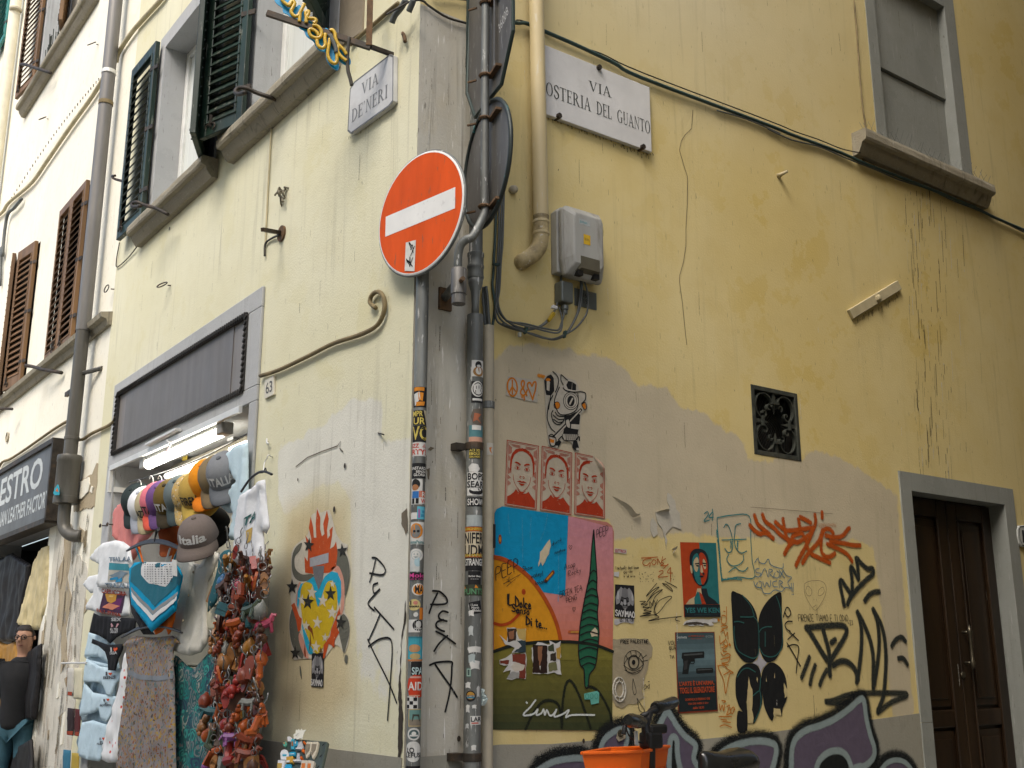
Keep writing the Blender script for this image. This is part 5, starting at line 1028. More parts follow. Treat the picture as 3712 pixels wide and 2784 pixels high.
# ------------------------------------------------------------------ three red portrait posters
RED=(.37,.036,.009); PAPER=(.47,.41,.31)
FQ=[([(222,875),(520,932),(498,1530),(200,1483)],'leftmost of three red portrait posters in a row above the mural'),([(545,930),(828,995),(820,1578),(527,1530)],'middle of three red portrait posters in a row above the mural'),([(852,993),(1126,1050),(1131,1610),(845,1568)],'rightmost of three red portrait posters, its top corner peeling')]
for i,(c,lb) in enumerate(FQ):
    Q=Quad(RP,'B7',c,.004); pts=[(0,0),(1,0),(1,1),(0,1)] if i<2 else [(0,0),(.62,0),(1,.14),(1,1),(0,1)]
    o=sheet('portrait_poster',RP,Q.pts(pts),lb,'poster',PAPER,.0032,.0008,M['printw'])
    b=MB(); z=.0046; W=Q.w()
    # double border
    def frame(x0,x1,y0,y1,t,cut=False):
        b.flat(RP,Q.pts([(x0,y0),(x0+t,y0),(x0+t,y1),(x0,y1)]),z,RED); b.flat(RP,Q.pts([(x0,y1-t*.5),(x1,y1-t*.5),(x1,y1),(x0,y1)]),z+.0001,RED)
        yr=.15 if cut else y0; b.flat(RP,Q.pts([(x1-t,yr),(x1,yr),(x1,y1),(x1-t,y1)]),z+.0002,RED); b.flat(RP,Q.pts([(x0,y0),(.6 if cut else x1,y0),(.6 if cut else x1,y0+t*.5),(x0,y0+t*.5)]),z+.0003,RED)
    frame(.005,.995,.005,.995,.022,i==2); frame(.05,.95,.028,.972,.012,i==2)
    # shoulders
    sh=[(.07,.965),(.07,.86),(.17,.83),(.27,.78),(.33,.73),(.40,.77),(.52,.785),(.64,.775),(.72,.74),(.80,.79),(.87,.83),(.93,.86),(.93,.965)]
    b.flat(RP,Q.pts(sh),z+.0004,RED)
    # deco stripes at the sides
    rr=random.Random(i)
    for s in (0,1):
        for k,(y0,y1) in enumerate(((.08,.22),(.24,.32),(.42,.52),(.54,.60),(.62,.70))):
            for t in range(3):
                x=.075+t*.032; xx=(x,x+.018) if s==0 else (1-x-.018,1-x); d=.012*t
                if i==2 and s==1 and y0<.2: continue
                b.flat(RP,Q.pts([(xx[0],y0+d),(xx[1],y0+d),(xx[1],y1-d),(xx[0],y1-d)]),z+.0005+.00005*k,RED)
        for t in range(3): 
            x0,x1=(.10+.05*t,.42) if s==0 else (.58,.90-.05*t)
            if i==2 and s==1: continue
            b.flat(RP,Q.pts([(x0,.055+.016*t),(x1,.055+.016*t),(x1,.062+.016*t),(x0,.062+.016*t)]),z+.0007,RED)
    # hair strands, brows, eyes, nose, mouth, jaw
    S=lambda L,w,sm_=4: b.stroke(RP,Q.pts(L),w*W,z+.0008,RED+(1,),smooth=sm_)
    for s in (-1,1):
        m=lambda L:[(.5+s*x,y) for x,y in L]
        if not (i==2 and s==1):
            b.flat(RP,Q.pts(m([(.0,.105),(.10,.10),(.22,.125),(.32,.20),(.37,.32),(.375,.45),(.335,.52),(.335,.42),(.315,.30),(.25,.21),(.13,.155),(.0,.135)])),z+.00075,RED)
            for k in range(4): S(m([(.06+.02*k,.10+.006*k),(.20+.02*k,.13+.01*k),(.30+.012*k,.22),(.34+.010*k,.33),(.335+.012*k,.42)]),.010)
        S(m([(.27,.52),(.25,.60),(.20,.66),(.13,.71),(.05,.745)]),.014)
        b.flat(RP,Q.pts(m([(.05,.342),(.12,.318),(.20,.312),(.25,.33),(.21,.338),(.13,.345),(.06,.365)])),z+.0009,RED)
        S(m([(.06,.415),(.12,.388),(.18,.388),(.235,.415),(.17,.43),(.10,.43),(.06,.415)]),.010); b.flat(RP,[ (Q(.5+s*.145,.407)[0]+.03*W*math.cos(a),Q(.5+s*.145,.407)[1]+.034*W*math.sin(a)) for a in [k*PI/6 for k in range(12)]],z+.0011,RED)
        S(m([(.08,.375),(.15,.362),(.22,.375)]),.008); S(m([(.02,.53),(.055,.525),(.07,.545),(.04,.555)]),.016)
    b.flat(RP,Q.pts([(.34,.615),(.44,.592),(.50,.60),(.56,.592),(.66,.615),(.58,.617),(.50,.622),(.42,.617)]),z+.0012,RED); b.flat(RP,Q.pts([(.40,.632),(.50,.636),(.60,.632),(.55,.66),(.50,.668),(.45,.66)]),z+.0013,RED)
    b.flat(RP,Q.pts([(.36,.725),(.44,.752),(.50,.757),(.57,.752),(.65,.725),(.58,.765),(.52,.795),(.47,.795),(.42,.765)]),z+.0014,RED)
    S([(.44,.11),(.48,.095),(.53,.105),(.57,.095)],.02)
    b.build('print',M['printw'],o)
    if i==2:
        q=MB(); a,bb,cc=Q(.62,0),Q(1,.14),Q(.80,.21); q.add([RP.w(*a,.004),RP.w(*bb,.004),RP.w(*cc,.05),RP.w((a[0]+bb[0])/2,(a[1]+bb[1])/2-.01,.03)],[(0,3,2),(3,1,2),(0,2,3),(3,2,1)],(.46,.30,.22)); q.build('peeled_corner',M['print'],o)
# ------------------------------------------------------------------ peace-and-heart paper, diver paste-up
o=sheet('paper_sign',RP,rag(RP.P('B7',[(230,288),(505,335),(500,536),(410,520),(208,465)]),.006),'white paper with orange peace sign, ampersand and heart','paper',(.47,.44,.37),.0032,.0006)
b=MB(); OR=(.60,.19,.012,1)
c=RP.p('B7',268,392); b.stroke(RP,ell(c[0],c[1],.030,.046,18)+[(c[0]+.030,c[1])],.009,.0046,OR,smooth=0); strokes(b,RP,'B7',[[(268,330),(268,455)],[(268,390),(242,435)],[(268,390),(296,430)]],.008,.0046,OR,smooth=0)
strokes(b,RP,'B7',[[(402,470),(375,420),(350,370),(360,335),(378,345),(372,390),(350,420),(345,450),(365,470),(390,455),(405,420)],[(375,470),(378,510)],[(360,465),(358,490)],[(455,505),(430,440),(408,385),(415,355),(435,355),(448,385),(465,350),(485,350),(482,410),(462,480),(455,508)]],.009,.0046,OR); b.build('print',M['paintmk'],o)
dv=[(560,330),(580,290),(640,250),(690,262),(720,275),(800,315),(860,340),(890,420),(945,440),(965,560),(950,605),(905,640),(895,760),(885,900),(885,985),(850,985),(810,900),(720,905),(680,955),(600,930),(595,830),(580,700),(570,480)]
o=sheet('paste_up',RP,cr(RP.P('B7',dv),2,True),'black and white paste-up of a helmeted diver carrying a brush and paint pot','paste-up',(.44,.405,.325),.0046,.0006)
b=MB(); z=.0058; G=lambda pts,c=INK,d=0: b.flat(RP,RP.P('B7',pts),z+d,c); S=lambda L,w=.0042,c=INK: strokes(b,RP,'B7',L,w,z+.0012,c,smooth=4)
e7=lambda x,y,rx,ry,n=20: [(x+rx*math.cos(k*2*PI/n),y+ry*math.sin(k*2*PI/n)) for k in range(n+1)]
G([(660,420),(700,390),(740,380),(800,420),(875,450),(872,560),(850,620),(760,650),(700,640),(660,600)],(.50,.46,.38),.0001)
S([[(640,250),(680,290),(692,340),(680,400),(662,440)],[(700,395),(668,470),(655,540),(700,640),(780,645),(850,610),(875,540),(870,450)],[(640,470),(600,560),(588,680),(620,770),(660,810)],[(620,470),(600,600)],[(715,280),(715,330),(735,370)],[(720,280),(775,330)]],.0055)
G([(590,290),(625,275),(650,310),(655,430),(625,470),(580,465),(570,420),(562,330)],INK,.0002); G([(585,325),(615,345),(610,430),(585,420)],(.50,.46,.38),.0004); G(e7(597,325,22,14),(.6,.19,.012),.0005)
G([(735,360),(760,340),(790,325),(845,335),(862,370),(858,430),(895,440),(870,448),(790,430),(740,400)],(.50,.46,.38),.0002); G([(765,375),(785,335),(820,345),(815,420),(780,410)],INK,.0003); G([(822,345),(858,370),(855,425),(818,420)],INK,.0003); S([[(735,400),(760,425),(830,440),(895,435)]],.006)
G(e7(808,520,72,86),INK,.0006); G(e7(808,520,66,79),(.50,.46,.38),.0007); G(e7(808,520,56,68),INK,.0008); G(e7(808,520,52,62),(.50,.46,.38),.0009); G(e7(808,522,34,50),INK,.0010); G([(790,545),(820,490),(830,500),(800,560)],(.50,.46,.38),.0011)
G(e7(679,562,30,36),INK,.0006); G(e7(681,562,24,30),(.60,.19,.012),.0007)
G([(890,440),(935,440),(945,500),(920,545),(885,540)],(.50,.46,.38),.0003); S([[(895,435),(940,450),(938,510),(905,545)]],.0055); G([(905,555),(935,535),(950,575),(935,600)],(.6,.19,.012),.0005); S([[(905,555),(938,535),(952,580),(932,602),(905,555)]],.004)
G([(750,655),(800,650),(860,620),(895,650),(885,760),(870,830),(735,825),(755,720)],INK,.0004)
S([[(640,610),(625,650),(650,720),(700,740),(740,700),(750,655)],[(660,625),(690,660),(745,665)],[(640,650),(690,690),(745,690)],[(645,690),(690,720),(735,715)]],.0055)
G([(640,845),(900,585),(915,605),(655,870)],INK,.0006); G([(655,850),(895,600),(902,608),(665,860)],(.50,.46,.38),.0008)
G([(755,700),(785,690),(800,740),(795,775),(765,755)],(.50,.46,.38),.0010); S([[(755,700),(785,690),(800,740),(795,775),(765,755),(755,700)]],.004)
G([(812,735),(888,740),(880,785),(808,775)],(.50,.46,.38),.0007)
G([(600,845),(665,865),(655,935),(618,930)],(.50,.46,.38),.0009); S([[(600,845),(618,930),(655,935),(665,865),(600,845)],[(600,845),(630,830),(665,865)]],.0055); G([(612,870),(655,880),(650,910),(618,905)],(.6,.19,.012),.0010)
G([(745,830),(860,830),(850,885),(755,880)],(.50,.46,.38),.0005); S([[(725,830),(735,880),(800,890),(860,880),(870,830)]]+[[(760+18*k,832),(762+18*k,878)] for k in range(6)],.0045)
G([(660,910),(700,880),(720,900),(695,950),(660,958)],INK,.0007); G([(830,890),(865,890),(885,960),(880,985),(850,980),(820,950)],INK,.0007); S([[(690,880),(720,850),(735,870)],[(850,885),(880,850),(885,890)]],.006)
G([(665,935),(690,935),(685,955),(662,955)],(.50,.46,.38),.0012); G([(855,955),(882,955),(882,980),(858,978)],(.50,.46,.38),.0012)
b.build('print',M['paintmk'],o)
graffito('spray_blot','small orange blot beside the diver paste-up',RP,'B7',[[(515,285),(560,295)]],.022,(.6,.22,.02,.9),True)
# ------------------------------------------------------------------ SAY MAO posters
def saymao(pl,f,c,lb,tail=None):
    Q=Quad(pl,f,c,.004); o=sheet('black_poster',pl,Q.pts([(0,0),(1,0),(1,1),(0,1)]),lb,'poster',(.012,.012,.014),.0034,.0006)
    b=MB(); z=.0044; rr=random.Random(4)
    for k,(P,c_) in enumerate((([(.08,.62),(.02,.40),(.12,.20),(.30,.06),(.40,.12),(.34,.34),(.24,.56)],.26),([(.92,.62),(.98,.42),(.88,.20),(.72,.08),(.62,.14),(.66,.34),(.76,.56)],.24),([(.34,.14),(.5,.08),(.64,.14),(.66,.36),(.5,.40),(.33,.36)],.16),([(.30,.38),(.46,.40),(.44,.47),(.30,.46)],.05),([(.56,.40),(.70,.38),(.70,.46),(.57,.47)],.05),([(.44,.44),(.55,.44),(.58,.58),(.5,.62),(.42,.58)],.34),([(.30,.50),(.40,.54),(.38,.64),(.26,.60)],.30),([(.62,.54),(.72,.50),(.76,.60),(.64,.64)],.28),([(.36,.65),(.5,.63),(.64,.65),(.58,.73),(.5,.75),(.42,.73)],.12),([(.10,.24),(.22,.18),(.18,.46),(.08,.44)],.42),([(.82,.20),(.90,.28),(.93,.46),(.84,.46)],.40))):
        b.flat(pl,rag(Q.pts(P),.006,seed=k),z+.0002*k,(c_,c_,c_*1.02))
    b.build('picture',M['print'],o)
    b=MB(); W=Q.w(); put_hand(b,pl,'SAY',Q(.03,.95),Q(.44,.955),abs(Q(0,.78)[1]-Q(0,.95)[1]),W*.045,.0072,(.6,.6,.58,1),jit=.02); put_hand(b,pl,'MAO',Q(.52,.955),Q(.97,.96),abs(Q(0,.78)[1]-Q(0,.95)[1]),W*.045,.0072,(.6,.6,.58,1),jit=.02); b.stroke(pl,Q.pts([(.49,.72),(.48,.97)]),W*.03,.0074,(.6,.6,.58,1))
    b.build('lettering',M['paintmk'],o); return o
saymao(RP,'C1',[(222,1018),(412,1030),(418,1365),(215,1345)],'black SAY MAO poster right of the mural in the alley')
saymao(LP,'D7',[(288,1255),(386,1255),(379,1530),(284,1522)],'small black SAY MAO poster below the heart painting')
o=sheet('torn_paper',RP,rag(RP.P('C1',[(212,1362),(410,1362),(400,1410),(330,1400),(260,1410),(235,1428),(210,1420)]),.006),'torn white paper strip under the alley SAY MAO poster','torn paper',(.44,.43,.43),.0028,.0005)
b=MB(); put_hand(b,RP,'JUST THE FOP',RP.p('C1',252,1392),RP.p('C1',400,1392),.016,.0022,.0036,INK); b.build('writing',M['paintmk'],o)
o=sheet('sticker',RP,RP.P('C1',[(213,658),(332,668),(328,712),(211,700)]),'small red and white ELETTRICA sticker','sticker',(.50,.47,.44),.0034,.0005); b=MB(); put_text(b,RP,'ELETTRICA',RP.p('C1',216,697),RP.p('C1',323,704),RP.p('C1',218,666),.0044,(.36,.025,.03),.03); b.build('lettering',M['print'],o)
# ------------------------------------------------------------------ YES WE KEN poster with a plain stand-in bust
Q=Quad(RP,'C1',[(873,595),(1232,603),(1272,1345),(913,1347)],.004); o=sheet('campaign_poster',RP,Q.pts([(0,0),(1,0),(1,1),(0,1)]),'red and teal poster of a head and shoulders lettered YES WE KEN','poster',(.42,.055,.012),.0034,.0008)
b=MB(); z=.0046; TE=(.02,.15,.155); CR=(.50,.40,.24); DK=(.012,.018,.022); RD=(.40,.045,.012)
F=lambda P,c,k: b.flat(RP,Q.pts(P),z+.00025*k,c)
F([(.52,0),(1,0),(1,.83),(.52,.83)],TE,0); F([(.06,.83),(.16,.77),(.34,.72),(.40,.62),(.66,.62),(.70,.72),(.88,.78),(.97,.83)],CR,1); F([(.50,.62),(.66,.62),(.70,.72),(.88,.78),(.97,.83),(.55,.83)],DK,2); F([(.30,.75),(.40,.66),(.52,.70),(.55,.83),(.30,.83)],TE,3); F([(.44,.66),(.52,.70),(.62,.83),(.50,.83)],RD,4)
F(cr([(.24,.34),(.22,.24),(.26,.15),(.36,.095),(.50,.085),(.64,.105),(.73,.17),(.76,.27),(.74,.40),(.70,.52),(.60,.58),(.47,.585),(.36,.54),(.28,.45)],3,True),DK,5)
F(cr([(.32,.40),(.29,.30),(.33,.19),(.46,.15),(.50,.30),(.49,.45),(.53,.56),(.44,.565),(.36,.51)],3,True),TE,6); F(cr([(.50,.16),(.62,.15),(.70,.24),(.71,.36),(.67,.48),(.58,.56),(.52,.55),(.50,.40)],3,True),RD,7); F(cr([(.33,.26),(.42,.20),(.47,.24),(.45,.34),(.40,.40),(.34,.36)],3,True),CR,8); F(cr([(.60,.22),(.66,.26),(.67,.34),(.62,.36),(.58,.30)],3,True),CR,9)
F([(.36,.285),(.48,.275),(.48,.292),(.37,.30)],DK,10); F([(.57,.272),(.69,.28),(.69,.296),(.57,.29)],DK,10); F(cr([(.38,.315),(.43,.305),(.47,.318),(.43,.33)],2,True),DK,11); F(cr([(.59,.312),(.64,.302),(.68,.315),(.64,.325)],2,True),DK,11); F([(.52,.31),(.55,.31),(.58,.40),(.54,.415),(.50,.40)],CR,12); F([(.45,.455),(.52,.445),(.60,.452),(.53,.475)],DK,13); F(cr([(.22,.33),(.25,.31),(.28,.36),(.27,.42),(.23,.40)],2,True),CR,14); F([(.56,.40),(.62,.42),(.60,.44),(.55,.43)],DK,14)
F([(0,.835),(1,.835),(1,1),(0,1)],DK,15); b.build('picture',M['print'],o)
b=MB(); qtext(b,Q,'YES WE KEN',.02,.875,.98,.945,.0092,(.025,.16,.165),.03); qtext(b,Q,'La Vetrinetta della Barbie',.26,.962,.72,.978,.0092,(.02,.10,.11)); b.build('lettering',M['print'],o)
o=torn('torn_paper','torn grey paper strip between the two tall posters','C1',[(895,1425),(915,1392),(985,1368),(1100,1365),(1240,1365),(1238,1398),(1180,1395),(1210,1425),(1150,1430)],[([(905,1425),(930,1400),(1010,1395),(1110,1405),(1160,1425)],(.06,.05,.04))],.003)
# ------------------------------------------------------------------ pistol poster
Q=Quad(RP,'C3',[(843,262),(1250,256),(1285,1075),(877,1100)],.004); o=sheet('event_poster',RP,Q.pts([(0,0),(1,0),(1,1),(0,1)]),'blue-grey poster with a pistol and silencer and red Italian slogan','poster',(.20,.035,.015),.0034,.0008)
b=MB()
for k in range(14):
    t=k/13; lum=.02+.15*max(0,1-abs(t-.30)/.42)+(.02 if t<.5 else 0); b.flat(RP,Q.pts([(.02,.01+.96*t/1.0*.93),(.98,.01+.93*.96*t),(.98,.012+.93*.96*t+.075),(.02,.012+.93*.96*t+.075)]),.0046+.00002*k,(lum*.62,lum*1.0,lum*1.12))
b.build('backdrop',M['print'],o)
b=MB(); F=lambda P,c,k: b.flat(RP,Q.pts(P),.0056+.00025*k,c); K=(.012,.014,.014)
F([(.15,.255),(.70,.245),(.71,.265),(.70,.325),(.46,.332),(.44,.37),(.36,.37),(.32,.42),(.28,.52),(.13,.52),(.17,.40),(.16,.34),(.13,.32)],K,0); F([(.19,.275),(.66,.265),(.66,.285),(.19,.295)],(.07,.08,.08),1); F([(.20,.36),(.28,.35),(.25,.46),(.17,.47)],(.035,.035,.035),1)
b.stroke(RP,Q.pts([(.33,.335),(.34,.385),(.40,.395),(.44,.375),(.44,.335)]),.0045,.0062,K+(1,)); F([(.48,.46),(.52,.455),(.90,.455),(.92,.475),(.91,.515),(.52,.52),(.48,.51)],K,0); F([(.52,.47),(.88,.468),(.88,.478),(.52,.482)],(.08,.09,.09),1); b.build('picture',M['print'],o)
b=MB(); RD=(.40,.065,.02); qtext(b,Q,'Vetrinetta',.03,.045,.28,.078,.0064,(.42,.46,.46),.02); qtext(b,Q,'LA MINERVA e la lira',.32,.04,.72,.06,.0064,RD,.02); qtext(b,Q,'contro la censura',.38,.075,.66,.09,.0064,RD); qtext(b,Q,'VIA OSTERIA',.75,.045,.95,.075,.0064,(.3,.36,.36)); qtext(b,Q,"L'ARTE È UN'ARMA,",.05,.60,.93,.675,.0064,RD,.035); qtext(b,Q,'TOGLI IL SILENZIATORE',.05,.685,.93,.76,.0064,RD,.035); qtext(b,Q,'DOMENICA 22 FEBBRAIO ORE',.18,.82,.80,.85,.0064,RD,.03); qtext(b,Q,'VIA DEI NERI 3 21r',.24,.875,.76,.90,.0064,RD,.03); qtext(b,Q,'dalle 18:30',.36,.925,.64,.955,.0064,RD,.03); b.build('lettering',M['print'],o)
# ------------------------------------------------------------------ black butterfly paper in four lobes
def lobe(f,pts,lb,holes=(),seed=0):
    o=sheet('black_paper_lobe',RP,cr(RP.P(f,pts),3,True),lb,'paper',(.010,.011,.012),.0030,.0007); 
    if holes:
        for k,h in enumerate(holes): MB().flat(RP,rag(RP.P(f,h),.006,seed=seed+k),.0046,(.54,.44,.22)).build('torn_hole',M['print'],o)
    return o
o=lobe('C4',[(140,-145),(200,-145),(270,-110),(340,-40),(390,50),(412,150),(420,320),(425,440),(400,530),(345,575),(270,560),(215,500),(175,430),(160,330),(150,100)],'upper left lobe of the black paper butterfly')
b=MB(); strokes(b,RP,'C4',[[(230,103),(360,100),(358,50),(330,-20),(250,-120)],[(265,165),(210,150),(165,155)],[(370,105),(412,180),(418,450),(380,525),(300,510),(200,440),(165,300),(165,200)]],.006,.0045,(.03,.12,.11,1)); b.build('teal_lines',M['paintmk'],o)
o=lobe('C4',[(655,-140),(600,-135),(530,-80),(470,0),(430,90),(415,200),(420,330),(440,460),(480,545),(520,572),(590,545),(640,470),(675,390),(668,250),(660,60)],'upper right lobe of the black paper butterfly')
b=MB(); strokes(b,RP,'C4',[[(425,260),(450,225),(500,205),(555,205)],[(487,258),(487,405)],[(430,420),(470,490),(540,515),(610,490),(660,400),(665,200),(640,0),(600,-110)]],.006,.0045,(.03,.12,.11,1)); b.build('teal_lines',M['paintmk'],o)
o=lobe('C4',[(345,580),(280,590),(225,640),(190,720),(183,820),(190,930),(225,1030),(255,1080),(205,1078),(205,1280),(302,1270),(305,1080),(330,1110),(370,1205),(420,1110),(450,1020),(462,930),(445,700),(420,620),(385,590)],'torn lower left lobe of the black paper butterfly',[[(318,712),(330,790),(355,850),(358,960),(350,1060),(368,1150),(360,1200),(310,1200),(305,1080),(296,980),(305,860)],[(402,720),(412,740),(408,780),(398,750)]],3)
b=MB(); strokes(b,RP,'C4',[[(200,720),(250,650),(310,630),(385,670)],[(362,915),(400,880),(430,850),(440,730)],[(430,860),(445,950),(430,1060),(375,1180)]],.006,.0046,(.03,.12,.11,1)); b.build('teal_lines',M['paintmk'],o)
o=lobe('C4',[(545,572),(500,600),(462,660),(450,740),(460,860),(475,1000),(510,1100),(560,1175),(585,1110),(640,1050),(660,1130),(670,1050),(710,950),(715,850),(700,730),(660,640),(600,585)],'torn lower right lobe of the black paper butterfly',[[(498,705),(505,770),(495,765)],[(585,675),(588,735),(580,730)],[(680,780),(712,850),(720,920),(690,940),(680,860)],[(575,1040),(640,1050),(655,1120),(600,1110),(575,1160)]],9)
b=MB(); b.flat(RP,rag(RP.P('C4',[(430,460),(455,530),(510,575),(460,640),(440,690),(425,610),(360,577),(410,545)]),.004),.0027,(.42,.41,.44)); tag(b.build('paper_scrap',M['print']),'pale lilac scrap showing between the black butterfly lobes','paper')
# ------------------------------------------------------------------ spray and marker graffiti, alley wall
OG=(.40,.07,.004,1)
graffito('spray_tag','wide orange spray-paint tag with radiating strokes',RP,'C2',[[(370,330),(400,410),(450,460),(515,510)],[(450,325),(480,390),(560,450),(640,530),(730,580),(780,590)],[(325,430),(370,480),(420,510),(480,505),(555,555)],[(580,395),(640,450),(700,480),(820,470),(960,450)],[(655,370),(665,440),(680,510),(710,600)],[(830,345),(880,370),(930,400)],[(810,370),(820,430),(830,470)],[(975,325),(980,400),(950,480),(880,550),(790,600),(740,560),(780,520),(840,510),(880,570),(900,650),(940,715),(1030,760),(1120,800)],[(760,590),(710,640),(670,710)],[(960,450),(920,560),(870,660),(820,750),(785,825)],[(1030,580),(960,650),(900,720),(850,800)],[(1155,500),(1120,465),(1070,470),(1045,520),(1035,600),(1040,690),(1080,740),(1130,740),(1170,710)],[(1050,480),(1010,590),(950,660)],[(1085,530),(1180,548),(1250,530),(1300,470),(1320,455)],[(1130,590),(1250,605),(1350,625),(1425,628)],[(1100,615),(1180,650),(1260,690),(1310,730),(1345,785)],[(1045,300),(1045,345)]],.033,OG,True)
graffito('spray_smear','faint orange overspray smear in the middle of the wide tag',RP,'C2',[[(1020,430),(1180,425)]],.03,(.40,.12,.02,.35),True,.0032)
BKS=(.022,.026,.022,1)
graffito('spray_drawing','black spray-paint crown near the door frame',RP,'C2',[[(1265,1225),(1245,1120),(1225,1010),(1240,980),(1290,1050),(1340,1110),(1345,980),(1330,860),(1345,850),(1390,930),(1410,975),(1400,830),(1385,750),(1440,810),(1500,860),(1550,860),(1555,910),(1490,970),(1400,1060),(1330,1150),(1300,1215)],[(1475,1180),(1520,1120),(1570,1095),(1615,1090)]],.038,BKS,True)
graffito('spray_tag','large soft black spray tag of a triangle and tall M strokes beside the door',RP,'C4',[[(910,215),(1100,195),(1270,190),(1325,230),(1310,300),(1240,420),(1180,520),(1150,600),(1155,700)],[(920,215),(980,310),(1050,430),(1120,540)],[(1085,235),(1110,330),(1140,440),(1150,540)],[(1170,365),(1205,340)],[(1440,60),(1470,160),(1480,330),(1470,500),(1450,660),(1430,770)],[(1440,60),(1500,170),(1570,350),(1600,530),(1600,700),(1600,830)],[(1600,30),(1640,140),(1660,330),(1650,520),(1610,800)],[(1600,30),(1680,180),(1720,360),(1730,560),(1720,760),(1700,930),(1650,1060)],[(1190,600),(1260,560),(1340,570),(1410,640),(1440,740)]],.042,BKS,True)
graffito('spray_dashes','short black spray dashes left of the triangle tag',RP,'C4',[[(940,520),(910,600),(880,680),(860,730)],[(1000,605),(970,690),(950,790)],[(1120,650),(1080,720),(1050,800)]],.036,(.022,.026,.022,.9),True)
graffito('spray_dashes','two curved black spray dashes next to the door frame',RP,'C4',[[(1790,400),(1830,340),(1890,310),(1930,350)],[(1860,530),(1910,530),(1950,590)]],.036,BKS,True)
graffito('spray_arrow','long soft black spray arrow under the M strokes',RP,'C4',[[(1120,975),(1200,960),(1330,910),(1470,890),(1700,885),(1930,890),(1940,920),(1860,950),(1760,1000),(1650,1090)],[(1120,975),(1230,990),(1350,970)]],.040,(.022,.026,.022,.85),True)
TQ=(.03,.20,.21,1); TQ2=(.09,.20,.28,1)
graffito('marker_drawing','teal marker drawing of a long boxed face',RP,'C1',[[(1240,350),(1390,325),(1560,335),(1575,560),(1590,780),(1610,950),(1440,945),(1290,960),(1265,700),(1240,420),(1240,350)],[(1305,450),(1330,415),(1360,450),(1385,530),(1395,600),(1385,680),(1350,700),(1315,660)],[(1475,410),(1425,430),(1415,510),(1410,580),(1430,660),(1480,705),(1535,685)],[(1285,575),(1400,570)],[(1410,572),(1530,565)],[(1355,720),(1335,770),(1380,830),(1450,825),(1500,780),(1500,725)],[(1355,895),(1420,850),(1460,880),(1510,885),(1545,850)],[(1110,310),(1140,290),(1150,320),(1105,385),(1160,375)],[(1190,380),(1195,295),(1155,345),(1200,345)],[(1190,265),(1195,290)]],.006,TQ)
graffito('marker_shading','broad pale teal marker strokes framing the boxed face',RP,'C1',[[(1235,480),(1250,620),(1265,780),(1285,980)],[(1285,975),(1380,960),(1480,970)],[(1378,590),(1375,650)],[(1445,590),(1440,660)]],.014,(.03,.20,.21,.75),True)
graffito('marker_tag','blue-teal bubble marker tag with two exclamation strokes',RP,'C2',[[(370,800),(400,760),(420,800),(470,810),(505,765),(530,820),(590,850),(650,855),(655,810)],[(650,870),(690,930),(740,950),(700,1000),(730,1060),(680,1050),(640,1090),(570,1075),(520,1110),(460,1105),(440,1060),(380,1040),(360,990)],[(415,860),(380,870),(390,900),(430,910),(410,945),(375,935)],[(430,940),(470,860),(500,940)],[(510,945),(515,870),(550,880),(520,910),(560,950)],[(575,900),(560,940),(600,955),(620,910),(590,885)],[(615,880),(670,955)],[(655,880),(620,950)],[(400,1000),(380,1040),(430,1050),(440,1000),(410,985)],[(450,990),(470,1045),(490,1000),(520,1045),(530,980)],[(590,985),(550,1000),(560,1040),(600,1045)],[(615,1050),(615,985),(650,1000),(625,1020),(670,1060)],[(735,1010),(740,1085)],[(755,1005),(752,1095)],[(742,1115),(744,1122)],[(755,1115),(757,1122)]],.005,TQ2)
graffito('pencil_alien','faint pencil drawing of an alien head',RP,'C2',[[(870,1010),(930,985),(1030,985),(1080,1030),(1080,1110),(1040,1200),(990,1270),(960,1270),(910,1200),(870,1110),(865,1030),(870,1010)],[(890,1040),(880,1090),(900,1130),(930,1130),(940,1080),(910,1040),(890,1040)],[(1055,1050),(1065,1090),(1040,1125),(1005,1130),(1010,1080),(1040,1050),(1055,1050)],[(960,1165),(962,1180)],[(985,1165),(987,1180)],[(950,1250),(985,1225)]],.0022,(.10,.08,.06,1))
b=MB(); put_hand(b,RP,'FIRENZE TIAMO E TI ODIO',RP.p('C2',808,1385),RP.p('C2',1305,1385),.036,.0036,.0035,INK); put_hand(b,RP,'-23',RP.p('C2',1305,1425),RP.p('C2',1355,1425),.028,.0036,.0035,INK); tag(b.build('marker_words',M['paintmk']),'black marker words FIRENZE TI AMO E TI ODIO above the triangle tag','graffiti')
graffito('marker_word','black marker word PUTA written downward beside the butterfly',RP,'C4',[[(672,105),(705,10),(735,20),(750,70),(720,105),(690,60)],[(765,150),(720,150),(690,185),(710,230),(745,250)],[(720,335),(790,270)],[(735,255),(830,345)],[(715,410),(770,390),(830,410),(820,530),(805,680)],[(710,370),(760,450),(850,610)]],.0075,INK)
graffito('marker_word','black marker word PUTA written downward on the grey corner strip',RP,'B6',[[(345,328),(400,335),(450,385),(440,425),(330,430)],[(380,345),(345,420),(318,495)],[(460,490),(420,480),(390,510),(400,540),(450,555)],[(425,545),(380,560),(370,590),(400,620),(432,632)],[(370,632),(440,670),(515,725)],[(455,665),(395,720),(355,780)],[(325,885),(380,865),(485,860),(490,900),(485,1000),(470,1110),(440,1235)],[(365,880),(420,960),(480,1045),(530,1125)]],.009,INK)
graffito('marker_word','black marker word PUTA written downward beside the heart painting',LP,'B4',[[(480,745),(500,748),(530,780),(538,805),(520,820),(470,812)],[(495,755),(485,800),(470,850)],[(505,855),(485,865),(490,900),(515,880),(470,930),(465,950),(490,975)],[(490,960),(575,1055)],[(515,990),(490,1050),(465,1105)],[(465,1130),(510,1100),(555,1095),(568,1140),(560,1280),(548,1450)],[(462,1100),(500,1180),(550,1280),(588,1375)]],.0095,INK)
OY=(.52,.17,.01,1)
